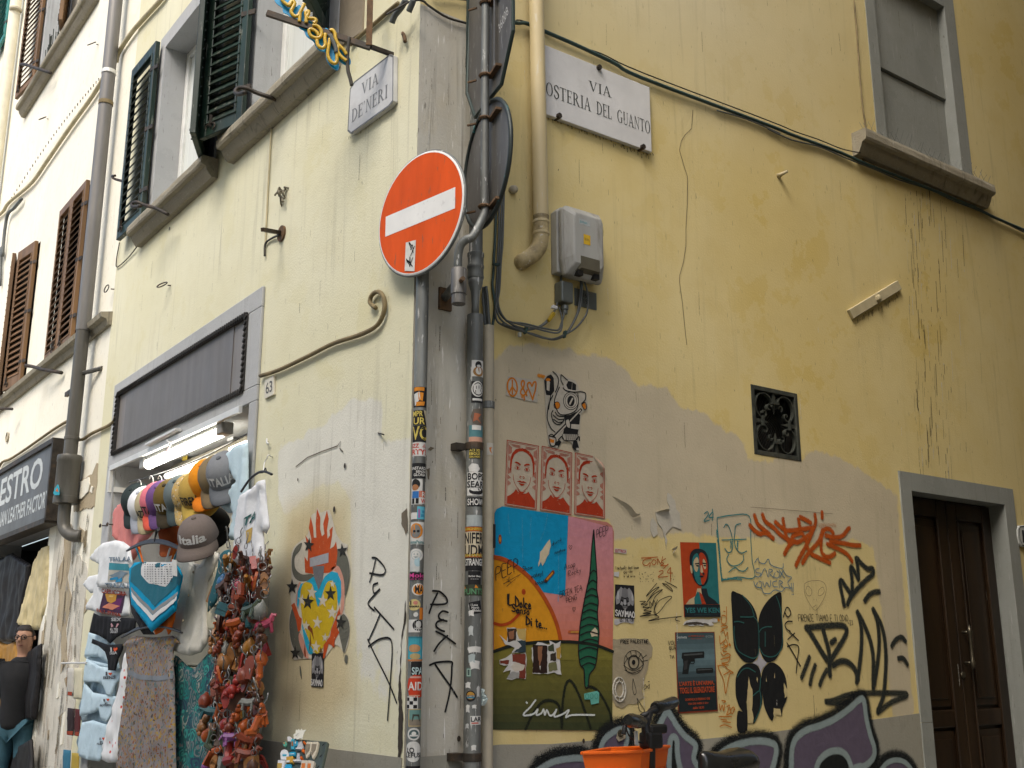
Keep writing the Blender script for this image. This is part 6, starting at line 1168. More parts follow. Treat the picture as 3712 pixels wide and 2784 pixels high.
graffito('marker_tag','vertical orange marker scrawl between pistol poster and butterfly',RP,'C4',[[(90,0),(85,160),(40,165),(45,90),(80,95)],[(60,45),(75,48)],[(35,200),(75,190),(100,210),(40,230)],[(30,260),(60,240),(80,300),(100,260),(105,330)],[(20,300),(25,380),(60,350)],[(80,330),(60,380),(100,400),(90,340)],[(40,420),(100,400),(50,450),(90,460)],[(30,470),(60,500),(100,480),(130,500),(90,530)],[(30,540),(120,520),(100,570),(40,580),(110,600)],[(0,610),(60,600),(100,640),(160,680),(120,700),(80,890),(60,760),(10,640),(0,600)],[(60,700),(130,660)],[(15,1000),(25,1060),(45,1010),(60,1070),(70,1010)],[(90,1030),(120,1010),(100,1080),(90,1110),(130,1090),(125,1040)],[(170,1050),(150,1100),(130,1070),(160,1030),(175,1060)],[(10,1130),(140,1130)],[(40,965),(80,970),(60,985)],[(30,1160),(90,1165)],[(50,1180),(130,1190)],[(20,1230),(70,1215),(140,1240)]],.0055,OY)
graffito('spray_dots','two orange paint dots beside the vertical scrawl',RP,'C4',[[(5,130),(10,140)],[(118,385),(125,395)]],.013,OY)
graffito('marker_tag','orange marker tag GONE 24 above the black scribble',RP,'C1',[[(478,755),(640,745)],[(575,760),(510,770),(490,810),(530,830),(565,800),(560,845)],[(600,770),(580,800),(605,825),(625,790),(600,770)],[(640,820),(640,760),(670,810),(690,740)],[(720,760),(680,790),(700,810),(670,830),(730,830),(745,815),(700,860)],[(655,890),(690,880),(690,905),(645,945),(740,940)],[(770,850),(735,900),(790,905)],[(770,850),(768,990)]],.0048,(.42,.10,.015,1))
graffito('marker_scribble','black zigzag marker scribble under the orange tag',RP,'C1',[[(630,1010),(560,1090),(525,1140),(590,1080),(655,1045),(590,1110),(550,1170),(530,1200),(600,1120),(690,1070),(610,1150),(570,1260),(560,1190),(590,1230),(600,1180),(620,1210),(640,1170),(605,1260),(610,1320),(660,1290),(720,1210),(780,1150),(750,1140),(660,1180),(610,1260),(630,1330)],[(460,1190),(520,1190),(470,1220),(540,1215),(490,1250),(560,1250),(500,1280),(580,1290),(490,1310),(570,1310),(460,1340),(600,1325),(650,1350),(545,1385),(700,1360),(875,1340),(830,1350),(820,1375),(860,1388)],[(690,1010),(740,1050),(790,1090),(780,1060),(730,1020),(690,1010)],[(720,990),(780,1020),(835,1050)]],.0042,INK)
b=MB(); put_hand(b,RP,'I actually dont know',RP.p('C1',222,868),RP.p('C1',450,862),.016,.0022,.0035,INK); put_hand(b,RP,'guy can',RP.p('C1',300,905),RP.p('C1',388,898),.015,.0022,.0035,INK); put_hand(b,RP,'u fuk us in',RP.p('C1',302,945),RP.p('C1',412,948),.014,.0022,.0035,INK); tag(b.build('marker_words',M['paintmk']),'tiny handwritten sentence above the alley SAY MAO poster','graffiti')
b=MB(); put_hand(b,RP,'VOL',RP.p('C3',765,390),RP.p('C3',850,390),.02,.0028,.0035,INK); put_hand(b,RP,'QUA',RP.p('C3',780,440),RP.p('C3',845,440),.017,.0028,.0035,INK); put_hand(b,RP,'TIA',RP.p('C3',785,528),RP.p('C3',830,528),.015,.0028,.0035,INK); tag(b.build('marker_words',M['paintmk']),'handwritten words cut off by the left edge of the pistol poster','graffiti')
# eye drawing on bare patch
o=sheet('bare_patch',RP,rag(RP.P('C3',[(200,330),(560,330),(610,420),(600,510),(570,540),(560,640),(520,760),(500,860),(520,940),(440,1000),(360,1000),(300,1045),(230,1020),(190,940),(185,700),(200,500)]),.012,seed=6),'grey patch of stripped wall with a drawn eye and FREE PALESTINE','wall patch',(.34,.29,.19),.0028,.0004)
b=MB(); put_hand(b,RP,'FREE PALESTINE',RP.p('C3',278,375),RP.p('C3',560,372),.016,.0032,.0042,INK)
strokes(b,RP,'C3',[e7(410,570,100,122),e7(410,570,55,75),e7(410,570,48,66),[(310,590),(350,530),(410,510),(470,530),(510,590)],[(305,600),(380,650),(440,650),(500,600)],[(330,500),(350,540)],[(375,455),(385,500)],[(430,455),(435,500)],[(490,480),(460,530)],[(500,530),(545,495)],[(500,560),(555,550)],[(320,650),(400,680),(480,650)],[(405,740),(398,820),(415,900),(435,890),(435,850),(405,740)],[(445,940),(470,1060),(510,1085),(525,1065),(490,1010),(445,940)],[(515,830),(530,800),(545,830),(520,850)],[(550,820),(575,800),(570,840),(550,820)],[(560,770),(575,765)]],.0032,.0042,INK)
b.flat(RP,RP.P('C3',e7(410,570,18,26)),.0055,INK); b.build('drawing',M['paintmk'],o)
q=MB(); c=RP.p('C3',262,850); 
for r in (.046,.030): q.tube([RP.w(c[0]+r*.9*math.cos(t),c[1]+r*1.4*.9*math.sin(t),.006) for t in [k*2*PI/20 for k in range(20)]],.004,5,closed=True)
for k in range(8): a=k*PI/4; q.tube([RP.w(c[0]+.027*math.cos(a),c[1]+.038*math.sin(a),.006),RP.w(c[0]+.040*math.cos(a),c[1]+.056*math.sin(a),.006)],.003,4)
tag(q.build('round_relief',M['corner']),'round embossed plaster relief below the drawn eye','relief')
# peeled plaster and flakes
o=sheet('plaster_scar',RP,rag(RP.P('C1',[(740,100),(775,120),(815,180),(825,260),(865,310),(880,470),(790,440),(740,490),(720,520),(740,580),(725,670),(715,560),(690,470),(640,400),(625,330),(620,290),(750,285),(760,240),(735,180)]),.008,seed=8),'pale peeled scar in the grey overpaint','plaster',(.50,.47,.39),.003,.0016)
sheet('plaster_scar',RP,rag(RP.P('C1',[(590,350),(640,420),(640,510),(600,550),(570,480),(570,390)]),.008,seed=3),'small oval peeled scar left of the larger one','plaster',(.50,.47,.39),.003,.0016)
q=MB()
for pts,w_ in (([(185,135),(260,205),(330,270),(390,345),(440,335),(465,320)],.02),([(620,300),(700,285),(755,287)],.01),([(780,670),(805,675),(790,715)],.02),([(845,122),(870,130)],.008)):
    P=cr(RP.P('C1',pts),4); n=len(P); vs=[]
    for i,(u,v) in enumerate(P): k=math.sin(PI*i/(n-1)); vs+= [RP.w(u,v,.003),RP.w(u+.006*k,v+w_*.6*k,.02*k+.004),RP.w(u+.002*k,v+w_*.9*k,.028*k+.004)]
    q=MB(); q.add(vs,[(i*3+j,i*3+j+1,i*3+3+j+1,i*3+3+j) for i in range(n-1) for j in (0,1)],(.52,.48,.38)); tag(q.build('paint_curl',M['print'],smooth=True),{185:'long curling flake of paint right of the portrait posters',620:'thin curled flake above the peeled scar',780:'white curled scrap above the red and teal poster',845:'tiny flake near the top of the peeled scar'}[pts[0][0]],'paint flake')
sheet('torn_paper',RP,rag(RP.P('C1',[(205,895),(255,890),(250,945),(205,935)]),.006),'white torn scrap above the alley SAY MAO poster','torn paper',(.5,.5,.48),.003,.001)
b=MB(); rr=random.Random(8)
for i in range(46):
    x=455+rr.random()*380*(1 if i%2 else .4); y=885+rr.random()*110; b.flat(RP,ell(*RP.p('C1',x,y),.0012+rr.random()*.003,.0008+rr.random()*.0014,6),.0034+.00002*i,(.03,.03,.025))
tag(b.build('ink_specks',M['print']),'scatter of black ink specks above the black scribble','ink specks',kind='stuff')
# ------------------------------------------------------------------ lavender letters with white and black outline along the dado
LAV=(.105,.085,.125); WH=(.24,.30,.30); BKP=(.008,.010,.010)
def bubble(label,f,pts,w=.04,inner=None,kw=.075,open_=False):
    P=RP.P(f,pts); b=MB(); Pc=P if open_ else P+[P[0]]
    o=MB(); o.stroke(RP,P if open_ else P+P[:2],kw*2,.0065,BKP+(1,),True,smooth=4); ob_=tag(o.build('graffiti_letter',M['spray']),label,'graffiti')
    i=MB(); i.flat(RP,cr(P,4,not open_),.0095,LAV); i.build('fill',M['print'],ob_)
    i=MB(); i.stroke(RP,P if open_ else P+P[:2],w,.0105,WH+(1,),True,smooth=4); i.build('white_outline',M['spray'],ob_)
    if inner:
        k=MB(); k.flat(RP,cr(RP.P(f,inner),4),.0135,BKP); k.build('counter',M['print'],ob_); k=MB(); k.stroke(RP,RP.P(f,inner),w,.0142,WH+(1,),True,smooth=4); k.build('counter_outline',M['spray'],ob_)
    return ob_
bubble('big lavender graffiti letter with a pointed horn left of the door','C4',[(745,1660),(750,1500),(790,1360),(900,1270),(1050,1220),(1200,1150),(1330,1060),(1430,970),(1480,945),(1500,1000),(1520,1150),(1560,1320),(1600,1450),(1590,1550),(1500,1640),(1400,1660),(1100,1900),(700,1900)],.05,[(990,1700),(1030,1580),(1120,1500),(1230,1480),(1310,1530),(1350,1620),(1380,1720)])
bubble('low rounded lavender graffiti letter behind the saddle','C4',[(-100,1700),(-20,1560),(80,1470),(220,1410),(400,1380),(540,1400),(590,1450),(580,1560),(540,1700),(500,1900),(-100,1900)],.05)
bubble('lavender graffiti letter peak behind the handlebar','C3',[(600,1900),(640,1400),(660,1240),(700,1150),(750,1080),(790,1130),(850,1230),(930,1330),(1020,1400),(1040,1450),(1020,1560),(1080,1700),(1100,1900)],.045,[(760,1700),(765,1480),(775,1370),(805,1335),(840,1370),(845,1480),(860,1600),(900,1750)])
bubble('lavender graffiti curve left of the handlebar','C3',[(70,1700),(60,1500),(90,1380),(160,1310),(250,1260),(330,1270),(335,1350),(310,1500),(300,1700)],.04)
bubble('lowest lavender graffiti sweep under the mural','C6',[(100,760),(160,690),(250,640),(380,615),(500,610),(560,640),(600,760)],.04)
bubble('dark graffiti curve at the foot of the door frame','C5',[(110,1720),(150,1640),(210,1615),(270,1640),(300,1720)],.04)
# scuffed hole with anchor
c=RP.hit('C6',848,388,.012); o=sheet('plaster_scar',RP,rag(RP.P('C6',[(815,370),(850,345),(885,370),(880,430),(850,450),(820,460),(800,430)]),.01,seed=2),'bare plaster scar with a steel anchor in the lavender letter','plaster',(.38,.33,.24),.0165,.002); MB().lathe([(.018,.008),(.018,.012),(.010,.014),(.006,.010)],c,(1,0,0),14).build('anchor',M['brass'],o)
# ------------------------------------------------------------------ flaming heart painting on the street wall
HF='D7'; z=.0036
ho=[(335,85),(365,130),(430,105),(460,190),(490,300),(540,370),(580,385),(575,450),(598,520),(600,640),(560,800),(560,930),(590,980),(597,1100),(560,1250),(520,1210),(470,1190),(400,1290),(330,1300),(200,1300),(150,1310),(130,1200),(112,1080),(112,960),(130,880),(115,740),(130,660),(128,560),(130,450),(170,380),(240,330),(275,260),(290,150),(325,130)]
hp=tag(MB().flat(LP,cr(LP.P(HF,ho),2,True),.003,(.60,.56,.46)).build('heart_painting',M['printw']),'painted flaming yellow heart with blue border and black stars','wall painting')
b=MB(); F=lambda P,c,k=0,smooth=True: b.flat(LP,cr(LP.P(HF,P),3,True) if smooth else LP.P(HF,P),z+.00022*k,c)
GY=(.13,.13,.10); FR_=(.50,.075,.012); BLU=(.015,.36,.55); YL=(.58,.41,.015); PK=(.60,.30,.22); BK=(.025,.025,.02)
F([(215,370),(170,400),(140,460),(132,560),(150,640),(200,680),(280,670),(310,640),(290,620),(220,625),(170,590),(155,540),(160,480),(200,430)],GY,0)
F([(490,440),(540,430),(580,490),(598,600),(590,700),(560,800),(545,700),(530,600),(490,560)],GY,0); F([(150,880),(125,930),(113,1020),(125,1150),(160,1240),(200,1290),(225,1290),(230,1200),(200,1100),(180,1000)],GY,0); F([(545,940),(585,990),(596,1080),(575,1180),(550,1255),(530,1180),(510,1080),(520,990)],GY,0); F([(560,1270),(582,1280),(575,1340),(555,1320)],GY,0); F([(195,1360),(205,1370),(213,1465),(200,1430)],GY,0)
fl=[(240,610),(235,480),(260,520),(265,430),(240,310),(275,360),(285,400),(290,340),(270,250),(285,160),(305,250),(310,330),(330,330),(325,220),(335,95),(362,170),(360,260),(375,320),(395,300),(385,220),(415,110),(430,180),(415,270),(420,340),(440,310),(435,270),(462,240),(455,320),(440,420),(470,400),(488,360),(500,440),(490,560),(440,610),(300,620)]
F(fl,FR_,2,False)
F([(205,700),(240,690),(310,640),(345,740),(400,640),(450,600),(500,610),(528,680),(530,800),(510,880),(495,800),(490,720),(450,670),(410,700),(380,790),(345,890),(310,770),(280,700),(240,700),(205,760),(185,900),(175,870),(180,760)],BLU,3,False)
F([(445,580),(500,555),(530,600),(552,680),(556,780),(550,900),(525,950),(530,800),(528,680),(495,610)],PK,2); F([(190,690),(175,760),(165,850),(185,900),(190,760),(210,700)],PK,2); F([(200,1090),(240,1180),(270,1290),(235,1280),(190,1150)],PK,3)
F([(215,1020),(240,1080),(290,1190),(305,1250),(270,1260),(235,1160)],BLU,4)
F([(205,760),(225,700),(260,685),(300,710),(320,790),(345,885),(375,800),(410,700),(450,675),(488,720),(500,800),(490,920),(450,1060),(400,1180),(350,1255),(310,1240),(270,1150),(225,1010),(208,880)],YL,5)
F([(300,560),(395,555),(385,660),(350,750),(310,640)],(.16,.16,.17),5,False); F([(278,495),(430,450),(428,530),(280,565)],(.36,.37,.40),6,False)
F([(155,850),(175,900),(195,960),(215,980),(205,1070),(185,1085),(172,1000),(150,930),(130,870)],FR_,6,False); F([(520,880),(525,940),(500,960),(495,1040),(515,1090),(480,1150),(475,1215),(450,1190),(430,1180),(400,1290),(385,1300),(390,1190),(440,1120),(450,1070),(480,990)],FR_,6,False); F([(240,1170),(250,1280),(238,1290),(232,1240)],(.25,.05,.01),7,False); F([(245,975),(262,1020),(300,1060),(315,1155),(290,1090),(255,1050)],(.20,.05,.01),8,False); F([(283,1080),(292,1180),(272,1250)],(.16,.09,.02),8,False); F([(365,1205),(385,1245),(355,1250)],(.16,.09,.02),8,False)
def star(x,y,r,c,k,rot=0):
    F([(x+(r if i%2==0 else r*.40)*math.sin(rot+i*PI/5)*.72,y-(r if i%2==0 else r*.40)*math.cos(rot+i*PI/5)) for i in range(10)],c,k,False)
for x,y,r,ro in ((272,390,62,.1),(541,435,62,-.1),(138,725,68,0),(265,845,70,.1),(447,780,66,0),(527,1010,66,.1),(163,1255,62,0)): star(x,y,r,BK,10,ro)
for x,y,r in ((297,770,58),(385,835,58),(340,1010,58),(460,930,62),(328,1205,56),(250,1035,46),(218,830,50),(462,700,36),(402,1130,40)): star(x,y,r,(.60,.56,.46),9,.1)
b.build('painted_shapes',M['printw'],hp)
# cracks, scars and nail holes on both walls
def crack(pl,f,pts,lb,w=.004,c=(.10,.08,.05,1)): return tag(MB().stroke(pl,pl.P(f,pts),w,.0032,c,smooth=0).build('wall_crack',M['paintmk']),lb,'crack')
crack(RP,'A4',[(1090,0),(1082,120),(1040,160),(1015,200),(1003,260),(1040,385),(1055,430),(1055,590),(1045,760),(1045,880),(1030,980),(1005,1070),(1003,1110),(1022,1250),(1035,1380),(1050,1520)],'long thin vertical crack right of the meter box',.0035)
crack(LP,'B4',[(150,350),(200,310),(260,285),(330,260),(345,240),(340,270),(355,285)],'curved plaster crack in the pale patch',.006)
crack(RP,'C2',[(330,245),(560,262),(900,290),(1150,312)],'faint scratch line above the orange tag',.0025,(.16,.13,.09,1))
for f,x,y,r,pl,lb in (('B4',364,346,.011,LP,'drilled hole in the pale patch'),('B4',160,406,.007,LP,'small nail hole left in the pale patch'),('B4',318,535,.012,LP,'rough hole above the painted flames'),('B6',540,1438,.010,RP,'dark hole low on the grey corner strip'),('A6',1103,52,.012,LP,'rusty hole below the green shutter sill'),('C6',522,455,.008,RP,'dark hole in the dado under the mural')):
    tag(MB().flat(pl,rag(ell(*pl.p(f,x,y),r,r*1.3,10),.003),.0068,(.05,.04,.03)).build('drill_hole',M['print']),lb,'hole')
# bird-lime and rain streaks under the walled-up window
b=MB(); rr=random.Random(11)
for i in range(230):
    x=870+abs(rr.gauss(0,1))*150; 
    if x>1350: continue
    y=1230+rr.random()**1.3*1900; L=rr.choice([10,18,30,60,120,200]); w_=rr.choice([.0025,.0035,.005,.007]); dark=rr.random()<.78
    X0,Y0=x+(y-1230)*.055,y; b.stroke(RP,RP.P('A5',[(X0,Y0),(X0+L*.05,Y0+L)]),w_,.0026,((.05,.045,.03,.8) if dark else (.55,.55,.5,.7)),True,0)
tag(b.build('rain_streaks',M['spray']),'dark and white rain streaks running down from the walled-up window sill','stains',kind='stuff')
b=MB()
for i in range(60):
    t=i/60; x=150+t*690+rr.uniform(-8,8); y=22+t*255+rr.uniform(4,26)*(1+.8*(t>.6)); b.stroke(RP,RP.P('A4',[(x,y),(x+2,y+rr.uniform(4,22))]),.006+rr.random()*.012,.0026,(.07,.055,.03,.6),True,0)
for i in range(40):
    t=rr.random(); x=560+t*310; y=455-t*185+rr.uniform(4,30); b.stroke(RP,RP.P('A7',[(x,y),(x+2,y+rr.uniform(4,34))]),.004+rr.random()*.008,.0026,(.07,.055,.03,.55),True,0)
for i in range(36):
    t=rr.random(); x=830+t*290; y=880-t*205+rr.uniform(0,26); b.stroke(LP,LP.P('A2',[(x,y),(x,y+rr.uniform(4,20))]),.004+rr.random()*.007,.0026,(.12,.10,.06,.5),True,0)
tag(b.build('mould_marks',M['spray']),'dark mould marks below the marble signs and the tie bar','stains',kind='stuff')
# specks and drips on the grey corner strip
b=MB()
for i in range(170):
    y=rr.uniform(.2,4.5); x=rr.uniform(.01,.33); L=rr.choice([.008,.015,.03,.06,.12]); dark=rr.random()<.6
    b.stroke(RP,[(x,y),(x+rr.uniform(-.002,.002),y-L)],rr.choice([.0018,.0026,.004]),.0030,((.05,.04,.03,.8) if dark else (.62,.62,.58,.6)),True,0)
tag(b.build('paint_specks',M['spray']),'specks and drips on the grey painted corner strip','stains',kind='stuff')
b=MB()
for pl,n,U,Vv in ((LP,190,(-4.9,-.02),(1.0,6.4)),(RP,120,(.4,5.4),(1.1,6.4))):
    for i in range(n):
        x=rr.uniform(*U); y=rr.uniform(*Vv)
        if pl is LP and ((-4.7<x<-1.7 and y<3.62) or y>4.6 and x<-.5): continue
        L=rr.choice([.008,.015,.03,.06,.14]); dark=rr.random()<.75
        b.stroke(pl,[(x,y),(x+rr.uniform(-.003,.003),y-L)],rr.choice([.002,.003,.005]),.0030,((.10,.085,.05,.75) if dark else (.66,.65,.6,.6)),True,0)
tag(b.build('wall_specks',M['spray']),'fine dark specks and drips scattered over both facades','stains',kind='stuff')
# chipped edge of the corner and the dark crack behind the post
for f,pts,lb in (('B5',[(160,1330),(120,1370),(118,1450),(150,1530),(175,1500)],'chipped plaster at the corner edge behind the sign post'),('B5',[(310,890),(330,870),(360,880),(330,900)],'small chip on the corner strip'),('B5',[(300,1040),(325,1030),(320,1120),(310,1110)],'dark gouge beside the sign post')):
    pl=LP if f=='B5' and pts[0][0]<200 else RP; P=pl.P(f,pts)
    if pl is LP: P=[(min(u,-.004),v) for u,v in P]
    sheet('plaster_chip',pl,rag(P,.006),lb,'plaster chip',(.16,.13,.09),.003,.0006)
q=LP.P('B6',[(150,400),(160,540),(120,700),(110,1000),(130,1250),(125,1500),(95,1659),(92,1500),(100,1250),(95,1100),(115,800),(118,700)]); q=[(min(u,-.003),v) for u,v in q]
sheet('plaster_gap',LP,rag(q,.008,seed=4),'dark eroded gap in the plaster along the lower corner edge','plaster gap',(.05,.04,.03),.003,.0006)
# ------------------------------------------------------------------ stickers wrapped round the two pipes
def psticker(cx,cy,R,f,x0,y0,x1,y1,axpx,hwpx,base,lb,arts=(),shape='r',group=None):
    """curved label: crop box, pipe axis and half width in the crop"""
    V=Vector((CAM.x-cx,CAM.y-cy,0)).normalized(); S_=Vector((-V.y,V.x,0))
    if S_.dot(_r)<0: S_=-S_
    pl=Plane((cx,cy,0),S_,(0,0,1),V)
    zt=pl.p(f,axpx,y0)[1]; zb=pl.p(f,axpx,y1)[1]; a0=math.asin(max(-.97,min(.97,(x0-axpx)/hwpx))); a1=math.asin(max(-.97,min(.97,(x1-axpx)/hwpx)))
    def pt(s,t,o): a=a0+(a1-a0)*s; z=zt+(zb-zt)*t; d=V*math.cos(a)+S_*math.sin(a); return Vector((cx,cy,z))+d*(R+o)
    def mesh(b,P,o,c,n=7):
        # cut polygon in vertical strips so it bends
        xs=sorted({0.0,1.0,*[k/n for k in range(n+1)]}); 
        for i in range(len(xs)-1):
            q=clipx(P,xs[i],xs[i+1])
            if len(q)>2: b.add([pt(x,y,o) for x,y in q],[tuple(range(len(q)))[::-1]],c)
    b=MB(); P=[(0,0),(1,0),(1,1),(0,1)] if shape=='r' else ell(.5,.5,.5,.5,20) if shape=='o' else shape
    mesh(b,ccwd(P),.0010,base); o=tag(b.build('sticker',M['print']),lb,'sticker',group)
    if arts:
        b=MB()
        for k,(P,c) in enumerate(arts):
            if isinstance(P,str):
                s,xx0,yy0,xx1,yy1=P.split('|'); V2,F2=text_mesh(s,.02); xx0,yy0,xx1,yy1=map(float,(xx0,yy0,xx1,yy1))
                b.add([pt(xx0+(xx1-xx0)*x,yy1+(yy0-yy1)*y,.0022+.0001*k) for x,y in V2],F2,c)
            else: mesh(b,ccwd(P),.0015+.0001*k,c)
        b.build('print',M['print'],o)
    return o
def ccwd(P): return list(P) if area2(P)>0 else list(P)[::-1]
def clipx(P,xa,xb):
    def half(P,x,keep):
        o=[]
        for i in range(len(P)):
            a,b=P[i],P[(i+1)%len(P)]; ia,ib=keep(a[0]),keep(b[0])
            if ia: o.append(a)
            if ia!=ib: t=(x-a[0])/(b[0]-a[0]); o.append((x,a[1]+(b[1]-a[1])*t))
        return o
    P=half(P,xa,lambda v:v>=xa-1e-9); return half(P,xb,lambda v:v<=xb+1e-9) if P else P
K_=(.015,.015,.016); Wt=(.60,.60,.57); Yw=(.56,.45,.10); Rd=(.50,.05,.025); Og=(.60,.22,.02); Tl=(.05,.33,.42)
r2=lambda x0,y0,x1,y1:[(x0,y0),(x1,y0),(x1,y1),(x0,y1)]
P1=lambda f,ax,x0,y0,x1,y1,base,lb,arts=(),shape='r': psticker(PX,PY,.0305,f,x0,y0,x1,y1,ax,49,base,lb,arts,shape)
P1('B5',245,198,430,288,582,K_,'black and orange sticker with a bone-like figure near the top of the sign post',((r2(.1,.02,.8,.2),Og),([(.1,.35),(.5,.25),(.55,.6),(.2,.95)],Wt),([(.4,.25),(.75,.3),(.7,.7),(.45,.65)],Og),([(.3,.75),(.85,.72),(.8,.92),(.3,.95)],Og)))
P1('B5',245,198,605,290,715,K_,'torn black sticker with yellow letters MPR UR on the sign post',(('MPR|.05|.05|.7|.42',Yw),('UR|.12|.5|.85|.97',Yw),([(.75,0),(1,0),(1,.9)],(.5,.45,.32))))
P1('B5',244,195,718,292,840,K_,'black sticker with fat yellow letters VC on the sign post',(('VC|.04|.05|.97|.9',Yw),))
P1('B5',243,195,845,290,948,Wt,'white and red pizza party sticker on the sign post',(('IZZ|.05|.1|.5|.4',Rd),('RTY!|.06|.5|.93|.9',Rd),([(.65,.35),(.85,.05),(.95,.4)],(.5,.28,.25))))
P1('B5',243,195,1000,292,1112,K_,'black sticker lettered BASTARDI SENZA GLORIA on the sign post',(('BASTARDI|.04|.25|.96|.45',Wt),('SENZA|.35|.5|.95|.66',Wt),('GLORIA|.22|.7|.9|.88',Wt)))
P1('B5',240,190,1120,268,1310,Wt,'cut-out sticker of a small figure in a blue shirt on the sign post',((ell(.45,.2,.36,.2),K_),(ell(.42,.33,.28,.12),(.36,.16,.07)),(r2(.18,.48,.72,.75),(.03,.15,.42)),(r2(.18,.76,.4,.97),K_),(r2(.5,.76,.72,.97),K_)))
P1('B5',240,246,1208,292,1305,(.55,.10,.03),'small orange and white sticker half hidden at the right of the sign post',((r2(0,.5,1,1),Wt),('R|.3|.08|.9|.45',Wt),('W|.2|.6|.9|.95',Rd)))
P1('B5',238,232,1325,290,1420,(.10,.42,.55),'light blue sticker with faint pink print on the sign post',((r2(.1,.2,.3,.9),(.30,.14,.35)),(r2(.5,.3,.9,.5),(.04,.25,.4)),(r2(.4,.6,.8,.8),(.04,.25,.4))))
P1('B5',238,190,1370,232,1420,Wt,'torn white sticker scrap beside the light blue one')
P1('B5',236,188,1440,280,1608,Wt,'white skull sticker on an orange disc with script letters on the sign post',((ell(.45,.4,.42,.34),Og),(ell(.42,.42,.30,.30),(.2,.2,.19)),(ell(.35,.42,.08,.06),K_),(ell(.58,.42,.08,.06),K_),('AnnaPalma|.05|.82|.95|.97',(.06,.2,.2))))
P1('B6',232,182,15,272,112,Wt,'round white sticker with a grey smiling face on the sign post',((ell(.5,.5,.34,.36),(.40,.45,.44)),(ell(.5,.5,.28,.3),Wt),(r2(.36,.36,.44,.5),(.3,.35,.34)),(r2(.56,.36,.64,.5),(.3,.35,.34)),([(.34,.6),(.66,.6),(.5,.74)],(.3,.35,.34))),'o')
P1('B6',232,180,85,250,186,(.52,.54,.52),'white card sticker with a pale bubble on the sign post',((ell(.85,.3,.3,.34),(.35,.5,.55)),))
P1('B6',234,186,192,285,250,K_,'black sticker with pink MOLE lettering on the sign post',(('Mole|.04|.1|.97|.68',(.55,.06,.25)),('not a cult|.05|.75|.9|.95',(.5,.08,.25))))
P1('B6',236,205,274,285,366,Og,'round orange sticker with a black monogram on the sign post',((ell(.5,.5,.5,.5),Wt),(ell(.55,.5,.44,.44),Og),('MA|.25|.15|.85|.8',K_)),'o')
P1('B6',230,182,392,260,478,(.55,.46,.20),'round pale yellow I love sticker on the sign post',(('I|.2|.12|.32|.5',K_),(ell(.62,.32,.17,.17),(.5,.2,.15)),('MAMMA|.1|.55|.9|.72',K_)),'o')
P1('B6',230,213,490,245,525,Wt,'tiny round white dot sticker on the sign post',(),'o')
P1('B6',234,258,455,284,545,(.58,.18,.02),'torn orange scrap on the right edge of the sign post')
P1('B6',228,180,545,258,640,Wt,'white card sticker beside a black disc on the sign post')
P1('B6',228,206,545,275,630,K_,'round black sticker with a pale profile on the sign post',((ell(.5,.42,.24,.3),(.5,.5,.48)),(r2(.2,.72,.8,.84),(.4,.4,.38))),'o')
P1('B6',222,172,672,270,856,Tl,'faded turquoise sticker with an orange face shape on the sign post',((ell(.45,.48,.34,.16),(.45,.25,.12)),(ell(.5,.8,.3,.12),(.42,.33,.15)),(r2(0,.92,1,1),(.5,.2,.08)),(r2(.05,.0,.95,.07),(.03,.2,.26))))
P1('B6',224,198,860,272,962,K_,'black scribbled sticker lettered SPA on the sign post',(('SPA|.08|.4|.95|.95',(.42,.55,.55)),))
P1('B6',220,166,955,272,1130,(.50,.045,.015),'large round red sticker with white letters AID on the sign post',(('AID|.15|.32|.98|.68',Wt),(r2(.25,.08,.9,.16),(.55,.3,.25)),(r2(.2,.88,.8,.93),(.55,.3,.2))),[(0,.5),(.12,.2),(.5,0),(1,0),(1,.95),(.6,1),(.2,.9)])
P1('B6',216,166,1120,240,1212,Wt,'black and white chequered sticker on the sign post',tuple((r2(.06+.3*i,.08+.3*j,.34+.3*i,.36+.3*j),K_) for i in range(3) for j in range(3) if (i+j)%2==0))
P1('B6',216,180,1212,270,1345,(.42,.34,.18),'small framed picture sticker of a thin-legged animal on the sign post',((r2(.08,.06,.92,.94),(.12,.24,.22)),(r2(.08,.6,.92,.94),(.2,.17,.13)),([(.3,.3),(.75,.32),(.8,.7),(.74,.7),(.66,.42),(.4,.42),(.3,.72),(.26,.7)],(.05,.05,.04))))
P1('B6',214,175,1355,255,1448,Wt,'round white sticker with a dark emblem low on the sign post',((ell(.5,.5,.36,.36),(.07,.11,.11)),(ell(.5,.45,.16,.16),Wt),(r2(.2,.55,.8,.68),Wt)),'o')
P1('B6',212,162,1455,268,1610,Wt,'big white sticker lettered LO LEFUSI at the bottom of the sign post',(('LO|.15|.3|.55|.55',K_),('LEFUSI|.08|.55|.96|.78',K_)),ell(.5,.5,.5,.5,24))
P1('B6',210,158,1640,268,1700,K_,'black band sticker at the very bottom of the sign post')
P2=lambda f,ax,x0,y0,x1,y1,base,lb,arts=(),shape='r': psticker(dpx,dpy,.0395,f,x0,y0,x1,y1,ax,61,base,lb,arts,shape)
P2('B5',663,640,234,722,356,Wt,'white sticker with a brown seated figure at the top of the drainpipe',((ell(.5,.3,.25,.24),K_),(ell(.5,.7,.4,.3),(.30,.16,.05)),(ell(.5,.66,.22,.22),Wt),(ell(.5,.36,.14,.08),Wt)))
P2('B5',662,638,392,718,552,K_,'black and white crystal-ball sticker on the drainpipe',((ell(.5,.36,.5,.37),Wt),(ell(.52,.36,.42,.31),K_),(ell(.52,.36,.36,.26),Wt),(r2(.1,.8,.9,.9),Wt),(r2(.35,.22,.4,.36),K_),(r2(.55,.2,.6,.34),K_),(r2(.7,.36,.75,.48),K_),(r2(.3,.42,.35,.55),K_)))
